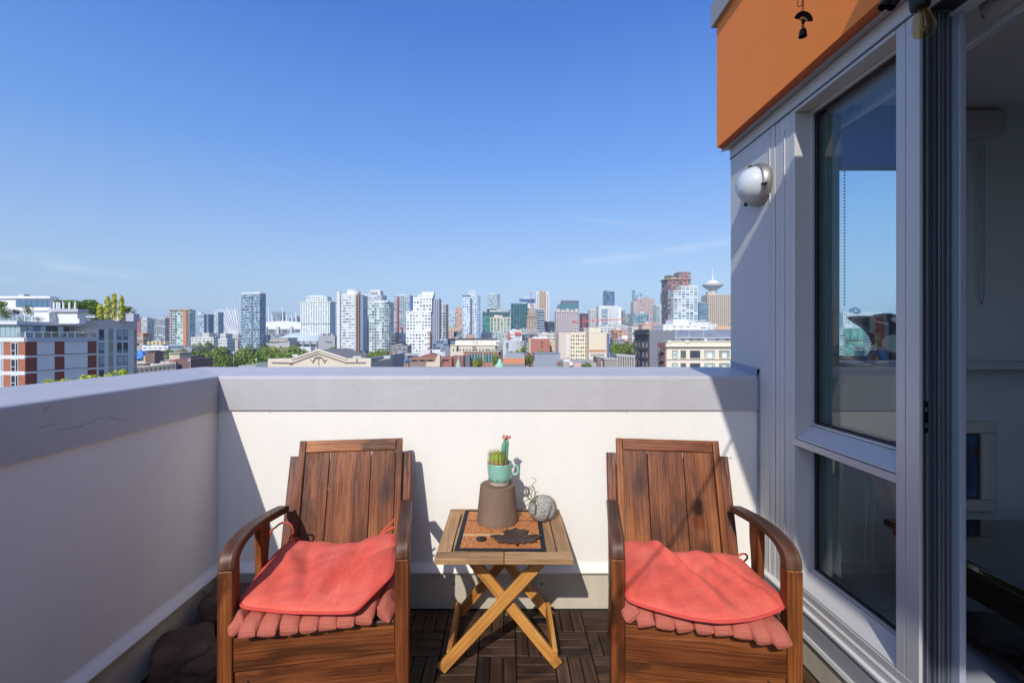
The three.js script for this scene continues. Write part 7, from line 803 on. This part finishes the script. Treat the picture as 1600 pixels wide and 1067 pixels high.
const parkCrowns = [0, 1, 2, 3, 4].map((k) => crownGeo(300 + k, 1700, 7, 6, 7, .62, [0x3c561c, 0x4a6322, 0x485c2a, 0x6b7e2a, 0x4f6a2c][k], [0x839638, 0x97a446, 0x889248, 0xb8b248, 0x92a244][k], 9)), parkTrunk = trunkGeo(12, .45, 3, 5);
function tree(name, label, px, py, d, w, h, kind, crown, group) { // px, py: top of the crown; w, h in px
  const q = at(px, py, d), H = q.y - GY, t = thing(name, label, 'tree', [q.x, GY, -d], 0, group); const k = w * d / F / 14, kh = h * d / F / 12; const c = part('crown', crown, mLeaf, t, { pos: [0, H - h * d / F / 2, 0] }); c.scale.set(k, kh, k); c.rotation.y = (px * 7.3) % 6.28; const tr = part('trunk', parkTrunk, mBark, t); tr.scale.set(1, Math.max(.4, (H - h * d / F * .4) / 12), 1); return t;
}
const TR = [[304, 543, 250, 34, 34, 0, 'broad dark green park tree at the left end of the grove'], [322, 550, 205, 30, 30, 1, 'round bright green park tree in front of the grove, left'], [345, 545, 260, 36, 30, 2, 'olive green park tree behind the grove front'], [352, 553, 200, 34, 30, 0, 'deep green park tree low in front, left of centre'], [372, 548, 240, 38, 32, 1, 'wide mid green park tree before the arena'], [388, 542.5, 290, 32, 26, 2, 'greyish green park tree under the blue screen'], [405, 549, 215, 40, 34, 0, 'large round dark tree in the middle of the grove'], [424, 545, 255, 32, 30, 1, 'light green park tree right of the blue screen'], [437, 542, 285, 28, 26, 3, 'yellow green tree standing out in the grove'], [450, 547, 230, 34, 32, 4, 'fresh green park tree before the pale dome'], [468, 546, 260, 32, 30, 1, 'mid green tree beside the left slope of the gable'], [481, 549, 235, 26, 28, 0, 'dark tree tucked behind the gable slope'], [291, 553, 270, 22, 26, 2, 'small olive tree left of the grove'], [460, 541, 330, 26, 22, 4, 'pale green tree at the back of the grove'], [336, 541.5, 330, 34, 22, 0, 'dark tree at the back of the grove, below the narrow glass tower'], [415, 540.5, 340, 30, 22, 2, 'olive tree at the back, under the arena wall']];
TR.forEach(([x, y, d, w, h, k, label]) => tree('park_tree', label, x, y - 1.5, d, w * 1.22, h * 1.2, 'round', parkCrowns[k]));
[[283, 546, 320, 26, 20, 2, 'olive tree before the orange striped tower'], [313, 533, 360, 12, 26, 0, 'tall dark tree below the round ended tower'], [303, 536, 360, 14, 22, 0, 'dark pointed tree left of the tall dark one'], [324, 534, 380, 16, 18, 2, 'grey green tree below the beige wing'], [262, 546, 300, 20, 16, 2, 'grey green tree near the low white building'], [250, 551, 240, 30, 18, 4, 'bushy light tree over the brick yard'], [518, 543, 300, 22, 22, 4, 'light tree behind the right slope of the gable'], [534, 548, 290, 26, 22, 3, 'yellowish tree by the foot of the curved white tower'], [556, 547.5, 280, 26, 20, 0, 'dark green tree below the red striped tower'], [575, 549, 300, 22, 16, 1, 'mid green tree below the blue sided tower'], [592, 546, 285, 28, 20, 4, 'fresh green tree below the green tinted tower'], [604, 547, 270, 18, 18, 2, 'olive tree right of the fresh green one'], [749, 557, 185, 14, 22, 0, 'dark street tree before the green glass front'], [742, 562, 180, 10, 14, 3, 'small yellow green street tree before the green glass front'], [774, 552, 190, 12, 26, 4, 'slender bright tree right of the green glass front'], [818, 540, 240, 9, 16, 4, 'small bright tree left of the red brick block'], [808, 546, 235, 9, 12, 3, 'yellow green bush tree behind the roof boxes'], [798, 549, 230, 11, 10, 2, 'olive bush tree behind the orange and grey box'], [827, 552, 150, 13, 22, 2, 'dark shrub tree between the two roof boxes'], [845, 546.5, 160, 10, 10, 3, 'yellowish shrub on the roof edge before the red brick block'], [964, 533, 260, 24, 28, 1, 'large light green tree right of the painted lettering wall'], [981, 535, 250, 24, 30, 2, 'olive green tree left of the black painted building'], [957, 539, 245, 16, 22, 4, 'bright tree against the blue stripe'], [992, 529, 280, 12, 22, 0, 'dark tree behind the black painted building'], [918, 566, 128, 20, 12, 2, 'low green shrub on the cluttered roofs']].forEach(([x, y, d, w, h, k, label]) => tree('street_tree', label, x, y, d, w, h, 'round', parkCrowns[k]));
{ const cols = [0, 1].map((k) => crownGeo(500 + k, 1100, 1.25, 3, 1.25, .2, 0x8a962a, 0xdad04c, 7, 'column')); [[155.5, 475.5, 500, 9, 'short yellow green column tree, leftmost on the apartment roof'], [167.5, 464, 500, 9.5, 'second yellow green column tree on the apartment roof'], [177.5, 459.5, 499, 8.5, 'tallest yellow green column tree on the apartment roof'], [189, 462.5, 501, 8, 'yellow green column tree, rightmost on the apartment roof']].forEach(([x, y, b, w, label], i) => { const d = 98.8 + i * .6, q = at(x, b, d), H = (b - y) * d / F, t = thing('column_tree', label, 'tree', [q.x, q.y - .3, -d]); const c = part('crown', cols[i % 2], mLeaf, t, { pos: [0, H * .52 + .3, 0] }); c.scale.set(w * d / F / 2, H / 6, w * d / F / 2); c.rotation.y = i * 1.7; const mb = new MB(); mb.bar(V(0, 0, 0), V(0, H * .6, 0), .07, .03, 6); part('trunk', mb.geo(), mBark, t); }); 
  const rc = [0, 1].map((k) => crownGeo(540 + k, 800, 7, 6, 7, .75, 0x3a5518, [0x728f32, 0x93a640][k], 8)); [[88, 467, 112, 32, 24, 0, 'dark roof tree left in the row behind the white vents'], [106, 468.5, 114, 34, 22, 1, 'dark roof tree second in the row behind the white vents'], [123, 469, 112, 34, 25, 0, 'roof tree in the middle of the row behind the penthouse'], [138, 468, 115, 32, 28, 1, 'tall roof tree right of the penthouse'], [150, 474, 113, 30, 24, 0, 'lower roof tree left of the column trees'], [196, 478, 114, 24, 13, 1, 'thin roof tree right of the column trees'], [2, 470, 90, 18, 18, 1, 'small conifer like tree at the left edge of the roof terrace']].forEach(([x, y, d, w, h, k, label]) => { const q = at(x, y + h, d), t = thing('roof_tree', label, 'tree', [q.x, q.y, -d]); const c = part('crown', rc[k], mLeaf, t, { pos: [0, h * d / F / 2, 0] }); c.scale.set(w * d / F / 14, h * d / F / 12, w * d / F / 14); c.rotation.y = x; const mb = new MB(); mb.bar(V(0, -.6, 0), V(0, h * d / F * .6, 0), .12, .06, 6); part('trunk', mb.geo(), mBark, t); });
  const bushA = crownGeo(560, 260, 7, 6, 7, .9, 0x3b4a16, 0x8a8a2c, 5), bushB = crownGeo(561, 260, 7, 6, 7, .9, 0x3c1f18, 0x8a4a3a, 5); [[6, 482, 88, 22, 11, bushA, 'golden shrub on the upper roof terrace, far left'], [22, 480.5, 89, 14, 11, bushB, 'russet shrub on the upper roof terrace'], [42, 473, 90, 12, 18, bushA, 'pale green shrub before the pavilion windows'], [8, 490, 86, 18, 7, bushA, 'low green hedge at the left of the upper railing'], [29, 494, 87, 11, 8, bushA, 'dark green planter shrub behind the upper railing'], [59, 494.5, 87, 13, 7, bushA, 'round planter shrub near the red flower'], [30.5, 520, 84.9, 8, 5, bushA, 'yellow flower planter at the corner of the lower terrace'], [62, 520, 86.6, 7, 6, bushA, 'small golden planter shrub on the lower terrace'], [73, 521, 87.6, 6, 4, bushA, 'small green planter shrub on the lower terrace'], [86.5, 519.5, 88.8, 6, 6, bushA, 'orange green planter shrub on the lower terrace'], [128, 520.5, 93.2, 8, 5, bushA, 'planter shrub toward the far end of the lower terrace']].forEach(([x, y, d, w, h, g, label]) => { const q = at(x, y + h, d), t = thing('planter_shrub', label, 'shrub', [q.x, q.y, -d]); const c = part('foliage', g, mLeaf, t, { pos: [0, h * d / F / 2, 0] }); c.scale.set(w * d / F / 14, h * d / F / 12, w * d / F / 14); const mb = new MB(); mb.bar(V(0, -.2, 0), V(0, h * d / F * .5, 0), .06, .03, 5); part('stem', mb.geo(), mBark, t); }); 
  const yc = crownGeo(580, 420, 7, 6, 7, 1.0, 0x7a8f28, 0xcfd650, 6); [[78, 589, 62, 16, 16, 'yellow green street tree top, leftmost above the left parapet'], [104, 588, 60, 24, 18, 'rounded street tree top, second above the left parapet'], [136, 581, 62, 28, 22, 'street tree top, third above the left parapet'], [168, 579, 64, 16, 20, 'thin street tree top, fourth above the left parapet'], [188, 572.5, 66, 24, 24, 'tallest street tree top above the left parapet']].forEach(([x, y, d, w, h, label]) => { const t = tree('street_tree', label, x, y, d, w, h, 'round', yc); }); 
  const rt = crownGeo(590, 500, 7, 6, 7, .9, 0x4a5a1c, 0x9aa040, 6); const q = at(1052, 435, 540), t = thing('roof_tree', 'wide tree on the roof of the tall red brown tower', 'tree', [q.x, q.y, -549]); const c = part('crown', rt, mLeaf, t, { pos: [0, 3, 0] }); c.scale.set(1.1, .5, .8); const mb = new MB(); mb.bar(V(0, -.5, 0), V(0, 3, 0), .3, .15, 6); part('trunk', mb.geo(), mBark, t); }
// street lamps over the park
for (const [x, y, label] of [[364.5, 552, 'white globe lamp among the park trees'], [400, 563.5, 'white globe lamp before the park trees, nearer the gable']]) { const d = 190, q = at(x, y, d), t = thing('street_lamp', label, 'street lamp', [q.x, GY, -d]); const mb = new MB(); mb.bar(V(0, 0, 0), V(0, q.y - GY, 0), .09, .06, 6); part('post', mb.geo(), cm(0xb9bcbc), t); part('globe', new THREE.SphereGeometry(.42, 14, 10).translate(0, q.y - GY + .3, 0), white, t); }
scene.fog = new THREE.FogExp2(0xc4d4e6, 0.0002);
renderer.render(scene, camera);
